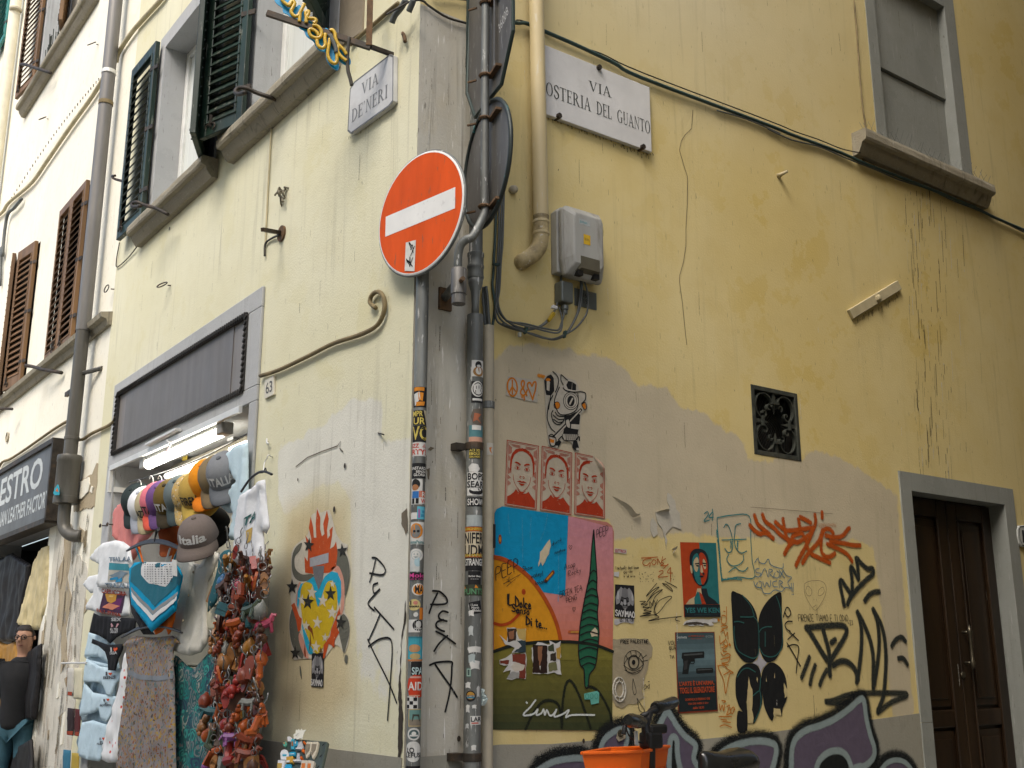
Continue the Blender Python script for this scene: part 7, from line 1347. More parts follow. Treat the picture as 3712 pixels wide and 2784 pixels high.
P2('B5',660,632,590,712,720,(.12,.10,.08),'torn dark round sticker with red strokes on the drainpipe',(([(.3,.3),(.9,.35),(.6,.6),(.9,.9),(.5,.7),(.2,.8)],(.36,.12,.06)),),[(0,.5),(.2,.1),(.9,0),(1,.9),(.6,1),(.2,.9)])
P2('B5',660,622,720,718,845,(.08,.20,.22),'torn teal and salmon sticker on the drainpipe',((r2(.2,0,.8,.28),Wt),(r2(.0,.7,.95,1),(.50,.28,.20))))
P2('B5',656,618,892,698,968,(.05,.045,.02),'small dark sticker with yellow letters below the drainpipe bracket',(('ACI 3D|.05|.08|.95|.33',Yw),('EBOLE|.05|.4|.95|.68',Yw),('ZERO VOCI|.05|.76|.95|.94',Yw)))
P2('B5',655,615,1005,695,1070,Wt,'torn white paper lump on the drainpipe',(),[(0,.4),(.3,0),(.8,.1),(1,.6),(.8,1),(.1,.95)])
P2('B5',655,608,1070,716,1245,Wt,'white sticker with black letters BOPS SEAR on the drainpipe',(('BOPS|.05|.04|.99|.33',K_),('SEAR|.02|.38|.99|.66',K_),(ell(.55,.8,.42,.16),K_),(ell(.5,.74,.3,.08),Wt)))
P2('B5',652,606,1258,714,1325,K_,'black sticker with white block letters SHOW on the drainpipe',(('SHOW|.03|.15|.98|.88',Wt),))
P2('B5',650,600,1390,712,1475,(.34,.38,.38),'scraped grey remains of a sticker on the drainpipe')
P2('B5',650,582,1478,714,1512,(.42,.10,.01),'orange strip sticker lettered SIMONEPERSE above the cream one',(('#SIMONEPERSE|.03|.2|.98|.85',(.58,.42,.06)),))
P2('B5',650,592,1514,714,1700,(.52,.46,.33),'tall cream sticker with black letters NIFER UDM on the drainpipe',(('NIFER|.02|.04|.99|.48',K_),('UDM|.04|.54|.99|.97',K_)))
P2('B6',645,582,48,712,80,(.42,.10,.01),'orange strip sticker lettered SIMONEPERSE below the cream one',(('#SIMONEPERSE|.03|.2|.98|.85',(.58,.42,.06)),))
P2('B6',645,590,82,710,180,K_,'black sticker lettered STRANGE on the drainpipe',(('STRANGE|.03|.08|.98|.62',Wt),))
P2('B6',648,612,184,698,284,K_,'black Barber Shop sticker on the drainpipe',(('Barber Shop|.05|.3|.95|.48',Wt),('of my loving|.2|.55|.8|.64',(.4,.4,.4))))
P2('B6',645,585,284,704,366,(.04,.05,.03),'torn green and orange flame lettered sticker on the drainpipe',(('PUNTS|.03|.35|.98|.9',(.09,.24,.12)),([(.6,.0),(.72,.3),(.55,.3)],Og),([(.05,.1),(.15,.4),(.02,.4)],Og)))
P2('B6',648,618,400,705,508,K_,'tilted black I Love North Shields sticker on the drainpipe',(('I Love|.15|.25|.6|.42',Wt),('North|.2|.45|.7|.6',Wt),('Shields|.25|.63|.9|.8',Wt)),[(0,.18),(.82,0),(1,.85),(.15,1)])
for i,(x0,y0,x1,y1,c) in enumerate(((612,475,650,520,Wt),(612,590,645,670,(.45,.48,.47)),(608,745,700,795,Wt),(612,800,660,870,(.36,.42,.42)),(622,850,690,920,Wt),(595,1010,630,1060,Wt),(670,1040,690,1130,(.5,.5,.48)),(600,1180,625,1240,Wt),(640,1180,670,1210,Wt),(600,1320,620,1360,(.45,.46,.45)),(636,1480,670,1525,Wt))):
    P2('B6',643,x0,y0,x1,y1,c,['first','second','third','fourth','fifth','sixth','seventh','eighth','ninth','tenth','lowest'][i]+' torn white sticker remnant counting down the lower drainpipe',(),rag([(0,.2),(.5,0),(1,.1),(.9,.6),(1,1),(.4,.85),(.1,1)],.12,seed=i))
P2('B6',642,600,905,632,975,(.10,.16,.14),'tiny green card sticker on the left of the lower drainpipe',((r2(.1,.1,.9,.9),(.3,.42,.36)),(r2(.3,.2,.7,.8),(.06,.1,.09))))
P2('B6',640,595,1075,662,1158,K_,'round black sticker with a rainbow band on the lower drainpipe',((ell(.5,.45,.38,.34),(.40,.22,.04)),(r2(.14,.55,.86,.7),(.05,.22,.35)),(r2(.06,.42,.94,.58),K_),('COMETE|.12|.45|.88|.56',Wt)),'o')
P2('B6',640,626,1265,695,1330,Wt,'white sticker with dark letters LAR low on the drainpipe',(('LAR|.05|.1|.95|.65',K_),(r2(.1,.75,.7,.88),Rd)))
q=MB(); rr=random.Random(3)
for i in range(9):
    c=RP.hit('B6',725+rr.uniform(-18,18),1080+i*12,.09); q.tube([c,c+Vector((rr.uniform(-.01,.02),rr.uniform(-.02,.02),rr.uniform(-.03,.02)))],[.014,.005],5)
tag(q.build('paper_wad',paint('wet_paper',(.42,.50,.48),.6)),'wad of crumpled wet paper stuck behind the drainpipe','paper')
P3=lambda f,x0,y0,x1,y1,base,lb,arts=(): psticker(.04,.403,.027,f,x0,y0,x1,y1,775,42,base,lb,arts)
P3('B5',765,848,812,938,(.48,.46,.40),'pale sticker with an orange scrawl on the beige conduit',(([(.3,.4),(.7,.35),(.5,.6),(.8,.9),(.4,.7)],(.5,.16,.03)),))
# ================================================================== goods of the souvenir shop
M['cloth']=printmat('cotton_cloth',rough=.9,var=.08,bs=.25,scale=60)
def fabric(name,cols,scale,bgc,dots=.3,warp=2.0,ring=False,scale2=None):
    m,nt,b,N,L=newmat(name); P=wpos(nt); d=N.new('ShaderNodeVectorMath'); d.operation='ADD'
    nn=N.new('ShaderNodeTexNoise'); nn.inputs['Scale'].default_value=scale*.5; L.new(P,nn.inputs['Vector']); sc3=N.new('ShaderNodeVectorMath'); sc3.operation='SCALE'; sc3.inputs[3].default_value=warp/scale; L.new(nn.outputs[1],sc3.inputs[0]); L.new(P,d.inputs[0]); L.new(sc3.outputs[0],d.inputs[1])
    v=N.new('ShaderNodeTexVoronoi'); v.inputs['Scale'].default_value=scale; L.new(d.outputs[0],v.inputs['Vector'])
    r=N.new('ShaderNodeValToRGB'); r.color_ramp.interpolation='CONSTANT'; e=r.color_ramp.elements
    while len(e)<len(cols): e.new(.5)
    for i,c in enumerate(cols): e[i].position=i/len(cols); e[i].color=(*c,1)
    sp=N.new('ShaderNodeSeparateColor'); L.new(v.outputs['Color'],sp.inputs[0]); L.new(sp.outputs[0],r.inputs[0])
    f=ramp(nt,v.outputs['Distance'],dots,dots+.08,(1,1,1,1),(0,0,0,1))
    if ring:
        w=N.new('ShaderNodeMath'); w.operation='PINGPONG'; w.inputs[1].default_value=.16; L.new(v.outputs['Distance'],w.inputs[0]); f=ramp(nt,w.outputs[0],.07,.10)
    c=mix(nt,f,(*bgc,1),r.outputs[0])
    if scale2:
        v2=N.new('ShaderNodeTexVoronoi'); v2.inputs['Scale'].default_value=scale2; L.new(P,v2.inputs['Vector']); c=mix(nt,ramp(nt,v2.outputs['Distance'],.22,.30,(1,1,1,1),(0,0,0,1)),c,(*cols[0],1),k=.8)
    L.new(c,b.inputs['Base Color']); b.inputs['Roughness'].default_value=.9; b.inputs['Specular IOR Level'].default_value=.15
    return m
M['floral']=fabric('floral_viscose',[(.30,.19,.05),(.22,.08,.04),(.10,.15,.15),(.34,.24,.07),(.09,.07,.06),(.27,.14,.08)],48,(.22,.20,.20),.42,2.4,False,90)
M['paisley']=fabric('paisley_viscose',[(.02,.20,.18),(.30,.30,.26),(.03,.05,.09),(.05,.28,.24),(.16,.18,.18)],16,(.03,.10,.11),.3,1.6,True,46)
M['cherry']=fabric('cherry_cotton',[(.55,.03,.02),(.60,.05,.03)],15,(.70,.71,.70),.12,.6)
M['lily']=fabric('lily_print',[(.62,.58,.45),(.60,.56,.42)],15,(.025,.10,.12),.17,1.6)
M['leopard']=fabric('cap_floral',[(.55,.50,.40),(.50,.28,.06),(.12,.10,.08),(.36,.30,.22)],60,(.45,.32,.12),.34,1.5)
class Garment:
    """a hanging cloth piece: outline on a wall-parallel plane, puffed and creased, real thickness"""
    def __init__(s,name,label,cat,pl,f,pts,off,thick=.03,c=(.7,.7,.7),mat=None,amp=.008,freq=22,ang=.0,step=.024,seed=0,smooth=True,group=None,parent=None,hang=.0):
        s.pl=pl; P=[pl.p(p[2] if len(p)>2 else f,p[0],p[1],off) for p in pts]
        if smooth: P=cr(P,3,True)
        s.off,s.th,s.amp,s.fr,s.ang,s.sd,s.hang=off,thick*.45,amp*1.15,freq*1.5,ang,seed*3.7,hang; thick=s.th
        V,F,s.Q=trimesh(P,step); s.v0=min(p[1] for p in P); s.v1=max(p[1] for p in P); n=len(V); b=MB()
        fr_=[s.surf(u,v,0) for u,v in V]; bk=[pl.w(u,v,off-.006-thick*.4*min(1,edist((u,v),s.Q)/.02)) for u,v in V]
        fs=[tuple(f) for f in F]+[tuple(n+i for i in f[::-1]) for f in F]
        cnt={}
        for f in F:
            for i in range(3): e=(f[i],f[(i+1)%3]); cnt[e]=1
        for (a,b2) in list(cnt):
            if (b2,a) not in cnt: fs.append((b2,a,n+a,n+b2))
        b.add(fr_+bk,fs,(*c,1) if mat is None else None)
        s.o=b.build(name,mat or M['cloth'],parent,smooth=True)
        if not parent: tag(s.o,label,cat,group)
    def surf(s,u,v,e):
        d=edist((u,v),s.Q); k=min(1,d/.022); t=(s.v1-v)/max(.01,s.v1-s.v0)
        x=u*math.cos(s.ang)+v*math.sin(s.ang)
        fo=s.amp*(math.sin(x*s.fr*2.2+s.sd+2.5*noise.noise((u*3,v*2,s.sd)))*.28+noise.noise((u*s.fr*.5+s.sd,v*s.fr*.28,s.sd))*1.3)*(.35+.65*t)
        cr_=abs(noise.noise((u*7+s.sd,v*5-u*4,s.sd*.7)))*-.016*min(1,d/.03)
        return s.pl.w(u,v,s.off+s.th*math.sqrt(k*(2-k))*.8+fo*min(1,d/.03+.3)+cr_+e)
    def decal(s,name,polys,f,mat=None):
        """flat print draped over the cloth: list of (points, colour)"""
        b=MB()
        for i,(pts,c) in enumerate(polys):
            P=[s.pl.p(p[2] if len(p)>2 else f,p[0],p[1],s.off+s.th*.8) for p in pts]; V,F,Q=trimesh(P,.03); b.add([s.surf(u,v,.0025+.0012*i) for u,v in V],[tuple(x) for x in F],c)
        b.build(name,mat or M['cloth'],s.o,smooth=True)
    def text(s,items,f,name='lettering'):
        b=MB()
        for st,A,B,C,c in items:
            A,B,C=[s.pl.p(f,*q,s.off+s.th*.8) for q in (A,B,C)]; put_text(b,s.pl,st,A,B,C,.006,c,.03,surf=s.surf)
        b.build(name,M['print'],s.o)
G=Garment
WHT=(.70,.72,.72); LBL=(.50,.64,.70)
# --- lamps (the two lit tubes of the shop)
def lamp(label,f,a,b,off,r,caps=True):
    A=LP.hit(f,*a,off); B=LP.hit(f,*b,off); d=(B-A).normalized(); t=thing('strip_light',label,'lamp',A,'strip lights of the souvenir shop')
    MB().tube([A,B],r,12).build('lit_diffuser',M['tube'],t,smooth=True,auto=50)
    MB().bar(A+Vector((0,.01,r*.9)),B+Vector((0,.01,r*.9)),r*2.1,r*.6).build('housing',M['alu'],t,bevel=.006)
    if caps:
        for e,s in ((A,-1),(B,1)): MB().obox(e+d*s*.045+Vector((0,0,.01)),d*.05,Vector((0,r*1.15,0)),Vector((0,0,r*1.1))).build('end_cap',M['metergrey'],t,bevel=.01)
    return t
lamp('bright strip light under the lintel of the souvenir shop','B2',(600,380),(1150,135),-.02,.036)
lamp('dimmer strip light farther back in the souvenir shop','B2',(735,468),(1130,318),-.26,.02,False)
lamp('short end of a strip light at the right edge of the shop opening','B2',(1215,270),(1335,218),-.2,.016,False)
o=tag(MB().bar(LP.hit('B2',595,235,.05),LP.hit('B2',820,120,.05),.05,.02).build('awning_rail',M['alu'],bevel=.004),'white metal awning joint on the shop lintel','rail')
MB().tube(cr([LP.hit('B2',x,y,.06) for x,y in ((735,200),(760,230),(735,270),(730,285))],3),.008,6).build('lever',M['alu'],o)
q=MB(); 
for i in range(26):
    t=i/25; q.tube([LP.hit('B2',455+t*880,515-t*360+math.sin(t*PI)*40,-.05+.004*math.sin(i)),LP.hit('B2',455+(t+.04)*880,515-(t+.04)*360+math.sin(min(1,t+.04)*PI)*40,-.05)],.006,5)
tag(q.build('hanging_chain',M['galv']),'thin chain strung across the shop opening carrying the caps','chain')
# --- slogan cards on the roller box
o=sheet('card',LP,LP.P('B2',[(842,300),(882,290),(880,345),(842,352)],-.28),'yellow note on the roller shutter box','note',(.45,.33,.05),-.29,.001)
o=sheet('card',LP,LP.P('B2',[(1183,148),(1228,135),(1225,190),(1180,205)],-.28),'white notice card beside the bright strip light','note',(.6,.6,.58),-.29,.001)
# --- caps
def capmesh():
    v=[];f=[];n=24;m=8
    for j in range(m+1):
        a=PI/2*j/m
        for i in range(n):
            t=2*PI*i/n; r=math.cos(a)**.75*(1-.018*(i%4==0)); v.append((.083*r*math.sin(t),.098*r*math.cos(t),.092*math.sin(a)))
    for j in range(m):
        for i in range(n): f.append((j*n+i,j*n+(i+1)%n,(j+1)*n+(i+1)%n,(j+1)*n+i))
    return v,f
def brimmesh():
    v=[];n=14
    for z0 in (.0,-.005):
        for i in range(n+1):
            t=math.radians(-78+156*i/n); x,y=.083*math.sin(t),.098*math.cos(t); e=.078*max(0,math.cos(t))**.6; dr=.030*(math.sin(t)**2)
            v.append((x*.98,y*.98,.006+z0-dr*.3)); v.append((x*1.05,y+e*.55,.002+z0-dr*.7)); v.append((x*1.06,y+e,-.004+z0-dr))
    f=[];k=3*(n+1)
    for i in range(n):
        for j in range(2): a=i*3+j; f.append((a,a+1,a+4,a+3)); f.append((k+a,k+a+3,k+a+4,k+a+1))
        a=i*3+2; f.append((a,k+a,k+a+3,a+3))
    return v,f
CV,CF=capmesh(); BV,BF=brimmesh()
def cap(f,x,y,off,label,crown,brim,ax,fw,s=1.0,txt=None,tc=(.6,.6,.58),cmat=None,bmat=None):
    c=LP.hit(f,x,y,off); Z=Vector(ax).normalized(); Y=Vector(fw); Y=(Y-Z*Y.dot(Z)).normalized(); X=Y.cross(Z)
    W=lambda p: c+(X*p[0]+Y*p[1]+Z*p[2])*s
    t=thing('cap',label,'cap',c,'caps hung in the souvenir shop')
    b=MB(); b.add([W(p) for p in CV],CF,crown); b.build('crown',cmat or M['cloth'],t,smooth=True)
    b=MB(); b.add([W(p) for p in BV],BF,brim); b.build('brim',bmat or M['cloth'],t,smooth=True)
    MB().lathe([(.011*s,-.003),(.009*s,.004),(0,.006)],W((0,0,.093)),Z,10,c=brim).build('button',M['cloth'],t)
    if txt:
        V,F=text_mesh(txt,.03); b=MB()
        b.add([W(((.5-u)*.11,.099*math.cos(math.asin(max(-.9,min(.9,(u-.5)*.11/.083))))*math.cos(math.radians(22+20*v))**.75+.006,.025+.034*v)) for u,v in V],F,tc); b.build('embroidery',M['print'],t)
    return t
RA=(.45,-.65,.6); RF=(.6,-.35,-.7)
caps=[(530,650,-.02,'black cap at the left end of the row',(.02,.03,.03),(.02,.03,.03),None),(585,680,.02,'white cap with grey brim',(.66,.67,.68),(.30,.32,.36),None),(640,680,.03,'sand coloured cap',(.42,.36,.22),(.40,.34,.20),'AZZURRA'),(680,650,.03,'pink cap with coral brim',(.62,.16,.20),(.66,.10,.06),'ITALIA'),(725,640,.02,'purple cap',(.13,.06,.18),(.12,.06,.17),None),(785,630,.03,'olive brown cap with white letters',(.13,.085,.02),(.04,.03,.015),'ITALIA'),(865,605,.03,'slate green cap',(.12,.15,.15),(.05,.07,.07),None),(930,600,.05,'flower patterned cap',(.5,.4,.3),(.5,.4,.3),None),(985,580,.06,'mustard cap with black letters',(.42,.28,.06),(.45,.31,.06),'FIRENZE'),(1060,490,.04,'bright orange cap',(.72,.26,.01),(.70,.20,.01),None),(1130,465,.03,'brown camouflage cap',(.20,.15,.08),(.18,.13,.07),None),(1195,440,.03,'grey cap at the right end of the row',(.20,.21,.22),(.12,.13,.14),'ITALIA')]
for i,(x,y,of,lb,c1,c2,tx) in enumerate(caps):
    cap('B2',x,y+18,of,lb+' hanging from the chain',c1,c2,RA,RF,1.5,tx,(.03,.03,.03) if 'mustard' in lb or 'pink' in lb or 'sand' in lb else (.6,.6,.58),M['leopard'] if 'flower' in lb else None,M['leopard'] if 'flower' in lb else None)
cap('B2',800,900,-.08,'rust orange cap below the row of caps',(.30,.07,.02),(.34,.08,.02),(.4,-.6,.65),(.5,-.3,-.8),1.3)
cap('B2',1085,850,-.05,'black cap below the orange one',(.015,.015,.016),(.015,.015,.016),(.4,-.6,.65),(.5,-.3,-.8),1.35)
cap('B2',975,930,.22,'grey-brown cap with white script Italia in front of the white shirt',(.16,.13,.115),(.13,.105,.09),(.42,-.45,.79),(.65,-.42,-.63),1.4,'Italia')
# wire hooks of the caps
for i,(x,y) in enumerate(((530,520),(620,490),(685,490),(740,470),(790,450),(860,430),(925,410),(985,400))):
    tag(MB().tube(cr([LP.hit('B2',x+dx,y+dy,.0) for dx,dy in ((-15,0),(-5,-25),(10,-10),(12,20),(5,60),(0,100))],3),.003,5).build('wire_hook',M['alu']),['first','second','third','fourth','fifth','sixth','seventh','eighth'][i]+' wire hook from the left on the cap chain','hook')
# --- hanging clothes
g=G('sweatshirt','salmon pink sweatshirt hanging inside left of the caps','sweatshirt',LP,'B2',[(345,770),(372,690),(425,658),(480,650),(540,690),(600,740),(632,870),(600,930),(540,990),(500,1080),(470,1105),(388,1115),(382,1000),(342,900)],.0,.07,(.62,.23,.21),amp=.016,freq=16,seed=1)
g.decal('print',[([(470,760),(520,750),(540,900),(460,910)],(.55,.33,.27))],'B2')
g=G('light_tshirt','pale blue T-shirts hanging in the right corner under the lamp','T-shirt',LP,'B2',[(1342,212),(1344,560),(1330,800),(1325,920),(1255,950),(1215,950),(1235,740),(1195,745),(1130,690),(1185,590),(1265,510),(1215,430),(1155,370),(1195,290),(1245,240)],.06,.06,LBL,amp=.016,freq=14,seed=2,smooth=False)
g=G('italia_tshirt','white T-shirt with green ITALIA lettering on a black hanger right of the shop','T-shirt',LP,'B2',[(1290,620),(1345,570),(1385,560),(1425,505),(1468,495),(1475,600),(1490,750),(1502,850),(1478,900),(1455,880),(1462,1000),(1462,1110),(1400,1145),(1340,1125),(1250,1118),(1262,850)],.24,.07,(.72,.74,.76),amp=.016,freq=15,seed=3,smooth=False)
g.text([('ITA',(1315,865),(1395,790),(1325,790),(.03,.12,.11))],'B2'); g.decal('badge',[([(1338,880),(1368,850),(1362,955),(1335,975)],(.48,.33,.10))],'B2')
def hanger(label,f,a,b,top,off,mat=None):
    A,B,T=LP.hit(f,*a,off),LP.hit(f,*b,off),LP.hit(f,*top,off); Mi=(A+B)/2+Vector((0,0,.05))
    q=MB(); q.tube(cr([A,A.lerp(Mi,.5)+Vector((0,0,.012)),Mi,B.lerp(Mi,.5)+Vector((0,0,.012)),B],5),.0065,7); q.tube(cr([Mi,Mi.lerp(T,.5),T,T+Vector((.02,0,.02)),T+Vector((.035,0,0))],4),.003,5)
    return tag(q.build('hanger',mat or M['black'],smooth=True),label,'hanger')
hanger('black hanger holding the ITALIA T-shirt','B2',(1295,585),(1525,455),(1462,440),.30)
g=G('print_tshirt','white T-shirt lettered TRALALA with a blue sea picture','T-shirt',LP,'B2',[(158,1092),(215,1005),(255,972),(350,950),(405,962),(455,1000),(472,1110),(462,1230),(458,1310),(400,1318),(212,1302),(240,1190),(236,1118),(222,1130)],.12,.06,WHT,amp=.009,freq=14,seed=4,smooth=False)
g.decal('picture',[([(303,1118),(452,1128),(448,1270),(297,1260)],(.42,.40,.34)),([(304,1120),(450,1130),(449,1180),(302,1172)],(.04,.22,.27)),([(310,1215),(380,1180),(445,1195),(400,1230),(340,1235)],(.16,.22,.26)),([(315,1235),(360,1225),(375,1245),(310,1250)],(.02,.22,.40)),([(350,1250),(400,1230),(395,1262),(345,1268)],(.02,.22,.40))],'B2')
g.text([('TRALALA',(305,1112),(470,1108),(305,1078),(.16,.22,.27)),('TRALALA',(275,1308),(458,1312),(277,1272),(.16,.22,.27))],'B2')
g=G('print_tshirt','white T-shirt lettered CAPPUCCINA BALLERINA with a dark purple picture','T-shirt',LP,'B2',[(105,1285),(150,1222),(228,1205),(262,1300),(456,1322),(452,1520),(385,1530),(270,1505),(125,1468),(192,1342),(165,1348)],.09,.05,WHT,amp=.009,freq=14,seed=5,smooth=False)
g.decal('picture',[([(258,1345),(420,1355),(392,1500),(228,1490)],(.05,.02,.05)),([(320,1400),(395,1385),(380,1470),(300,1470)],(.12,.02,.10)),([(272,1352),(362,1356),(355,1405),(320,1425),(285,1410)],(.50,.26,.04)),([(255,1455),(300,1420),(385,1445),(330,1475)],(.55,.20,.12)),([(300,1365),(340,1366),(335,1378),(300,1378)],(.60,.42,.14))],'B2')
g.text([('CAPPUCCINA',(247,1345),(432,1372),(248,1312),(.36,.06,.03)),('BALLERINA',(203,1490),(388,1530),(208,1462),(.36,.06,.03))],'B2')
# cami top and its company
for i,c in enumerate(((.02,.02,.022),(.62,.13,.01))):
    pts=([(450,1310),(470,1440),(560,1560),(640,1660),(560,1659),(470,1500),(455,1400)],[(800,1470),(790,1540),(760,1640),(745,1659),(725,1600),(690,1640),(650,1660),(640,1625),(720,1520)])[i]
    G('cami_top',('black cami top mostly hidden behind the turquoise one','orange cami top peeping out below the turquoise one')[i],'top',LP,'B2',pts,.24,.03,c,amp=.01,seed=6+i,smooth=False)
g=G('cami_top','turquoise bandana-print cami top with white chevron and dotted yoke','top',LP,'B2',[(462,1155),(492,1118),(545,1112),(660,1120),(780,1112),(828,1160),(852,1220),(838,1290),(812,1400),(800,1480),(620,1640),(475,1440),(456,1260)],.28,.045,(.0,.30,.52),amp=.006,freq=10,seed=8,smooth=False)
g.decal('print',[([(465,1160),(545,1115),(790,1115),(845,1220),(835,1270),(770,1330),(640,1450),(540,1330),(460,1260)],(.02,.14,.19)),([(545,1114),(782,1116),(785,1230),(725,1300),(660,1285),(600,1275),(545,1210)],(.66,.66,.64)),([(466,1300),(630,1480),(822,1335),(820,1362),(630,1512),(468,1330)],(.26,.28,.28)),([(468,1335),(630,1515),(820,1368),(815,1400),(628,1558),(472,1375)],(.70,.70,.68))],'B2')
b=[]
for i in range(13):
    for j in range(9):
        x,y=555+i*18,1128+j*18
        if inside((x+5,y+5),[(545,1114),(782,1116),(785,1230),(725,1300),(660,1285),(600,1275),(545,1210)]): b.append((x,y))
q=MB()
for x,y in b:
    P=[LP.p('B2',x+dx,y+dy,.28+.036) for dx,dy in ((0,0),(7,0),(7,7),(0,7))]; q.add([g.surf(u,v,.010) for u,v in ccw(P)],[(0,1,2,3)],(.06,.06,.07))
q.build('dots',M['cloth'],g.o)
for x0,y0,x1,y1,c in ((500,1000,545,1115,(.02,.20,.28)),(525,1000,555,1115,(.60,.13,.01)),(825,1010,785,1115,(.02,.20,.28)),(800,1010,770,1110,(.60,.13,.01)),(760,1010,730,1110,(.55,.55,.53))):
    MB().bar(LP.hit('B2',x0,y0,.30),LP.hit('B2',x1,y1,.30),.010,.004,c=c).build('strap',M['cloth'],g.o)
q=MB().prism(LP,LP.P('B2',[(775,1095),(812,1100),(812,1222),(780,1215)],.335),.334,.337,(.66,.66,.62)); q.build('price_tag',M['print'],g.o)
for k in range(4): hanger(['front','second','third','rear'][k]+' black hanger of the bunch above the cami tops','B2',(435+k*10,1030-k*8),(865-k*10,1035-k*10),(650+k*6,895-k*4),.32-.035*k)
for k in range(4): hanger(['front','second','third','rear'][k]+' dark hanger of the bunch above the floral dress','B3',(545+k*14,590-k*10),(1040-k*12,550-k*6),(780,520-k*5),.26-.03*k)
# shirts
g=G('shirt','cream linen shirt hanging open at the centre of the shop front','shirt',LP,'B2',[(825,1090),(860,1060),(900,1030),(940,1120),(1000,1140),(1050,1040),(1080,1025),(1130,1060),(1085,1180),(1042,1260),(1030,1400),(1035,1560),(1245,560,'B3'),(1238,640,'B3'),(1190,710,'B3'),(1100,740,'B3'),(1010,720,'B3'),(965,690,'B3'),(975,520,'B3'),(815,1500),(835,1300)],.17,.05,(.60,.58,.50),amp=.012,freq=12,seed=9,smooth=False)
g.decal('placket',[([(925,1130),(945,1135),(912,1350),(868,1620),(848,1620),(890,1350)],(.50,.48,.40)),([(830,1085),(865,1055),(930,1125),(950,1165),(900,1120)],(.66,.64,.56)),([(1045,1050),(1075,1035),(1010,1140),(955,1165),(985,1120)],(.66,.64,.56))],'B2')
q=MB()
for x,y in ((935,1190),(900,1365),(858,1555)): q.lathe([(.009,0),(.007,.004)],LP.hit('B2',x,y,.235),(0,-1,0),10,c=(.32,.26,.16))
q.build('button',M['print'],g.o)
g=G('scarf','dark teal lily-print scarf beside the white shirt','scarf',LP,'B2',[(1130,1065),(1165,1030),(1200,1020),(1240,1060),(1238,1120),(1200,1230),(1150,1330),(1100,1420),(1040,1490),(1050,1380),(1095,1250),(1115,1150)],.20,.03,mat=M['lily'],seed=10,smooth=False)
G('scarf','cream lily-print scarf hanging below the dark teal one','scarf',LP,'B2',[(1045,1270),(1095,1180),(1130,1120),(1110,1250),(1060,1400),(1060,1480),(1110,1440),(1140,1500),(1160,1640),(1060,1640),(1028,1560),(1030,1380)],.16,.03,(.56,.52,.38),seed=11,smooth=False)
# dresses
g=G('dress','grey floral summer dress with a gathered waist','dress',LP,'B3',[(560,660),(600,600),(660,575),(800,590),(955,575),(1000,610),(1020,640),(985,640),(960,690),(962,830),(972,920),(975,1150),(980,1400),(985,1660),(985,1950),(470,1950),(510,1660),(545,1300),(590,950),(608,800),(600,690)],.20,.06,mat=M['floral'],amp=.016,freq=17,seed=12,smooth=False,step=.03)
g.decal('waistband',[([(600,855),(700,895),(850,905),(968,885),(970,925),(850,945),(700,935),(596,895)],(.20,.22,.24))],'B3')
G('dress','teal paisley dress hanging right of the floral one','dress',LP,'B3',[(978,735),(1000,745),(1070,815),(1140,855),(1190,790),(1250,720),(1300,680),(1322,760),(1310,960),(1290,1150),(1285,1400),(1290,1660),(1295,1950),(985,1950),(982,1600),(978,1200),(970,900)],.13,.05,mat=M['paisley'],amp=.015,freq=18,seed=13,smooth=False,step=.03)
G('dress','white ruffled dress printed with red cherries','dress',LP,'B1',[(812,912),(830,915),(832,1000),(825,1100),(815,1200),(800,1275),(795,1380),(788,1470),(780,1540),(765,1622),(700,1625),(660,1605),(672,1500),(690,1440),(735,1280),(770,1160),(790,1050)],.17,.045,mat=M['cherry'],amp=.014,freq=24,seed=14,smooth=False)
# underwear column
U=lambda lb,pts,off,c,**k: G('briefs',lb,'underwear',LP,'B1',pts,off,.02,c,amp=.006,freq=20,smooth=False,**k)
g=U('black briefs lettered ALL YOU CAN EAT with bunny ears',[(605,655),(640,672),(880,690),(872,765),(790,790),(750,815),(712,852),(690,830),(640,800),(578,780),(590,720)],.14,(.006,.006,.007),seed=1)
g.text([('SEX',(725,708),(788,708),(725,685),(.45,.45,.44)),('ALL YOU',(715,768),(762,768),(715,752),(.55,.55,.54)),('CAN EAT',(715,785),(762,785),(715,770),(.5,.5,.5))],'B1'); g.decal('ears',[([(722,748),(716,725),(725,720),(735,740)],(.5,.28,.30)),([(748,748),(758,722),(768,724),(756,748)],(.5,.28,.30))],'B1')
g=U('black thong lettered I love ITALIA',[(598,822),(640,840),(700,862),(798,855),(790,895),(765,950),(745,1028),(700,1026),(696,960),(680,905),(640,870),(592,850)],.17,(.006,.006,.007),seed=2)
g.text([('I',(717,905),(728,905),(717,878),(.55,.55,.54)),('ITALIA',(705,925),(762,922),(706,905),(.5,.5,.5))],'B1'); g.decal('heart',[([(748,905),(734,890),(736,880),(744,878),(749,884),(756,878),(763,881),(762,892)],(.60,.08,.02))],'B1')
G('briefs_stack','tall stack of pale blue folded briefs behind the lettered ones','underwear',LP,'B1',[(575,780),(640,800),(740,850),(770,1000),(745,1200),(715,1340),(690,1420),(670,1600),(600,1612),(512,1580),(505,1480),(535,1360),(512,1320),(545,1100),(560,950),(545,935)],.05,.03,(.40,.53,.60),amp=.012,freq=26,smooth=False,seed=3)
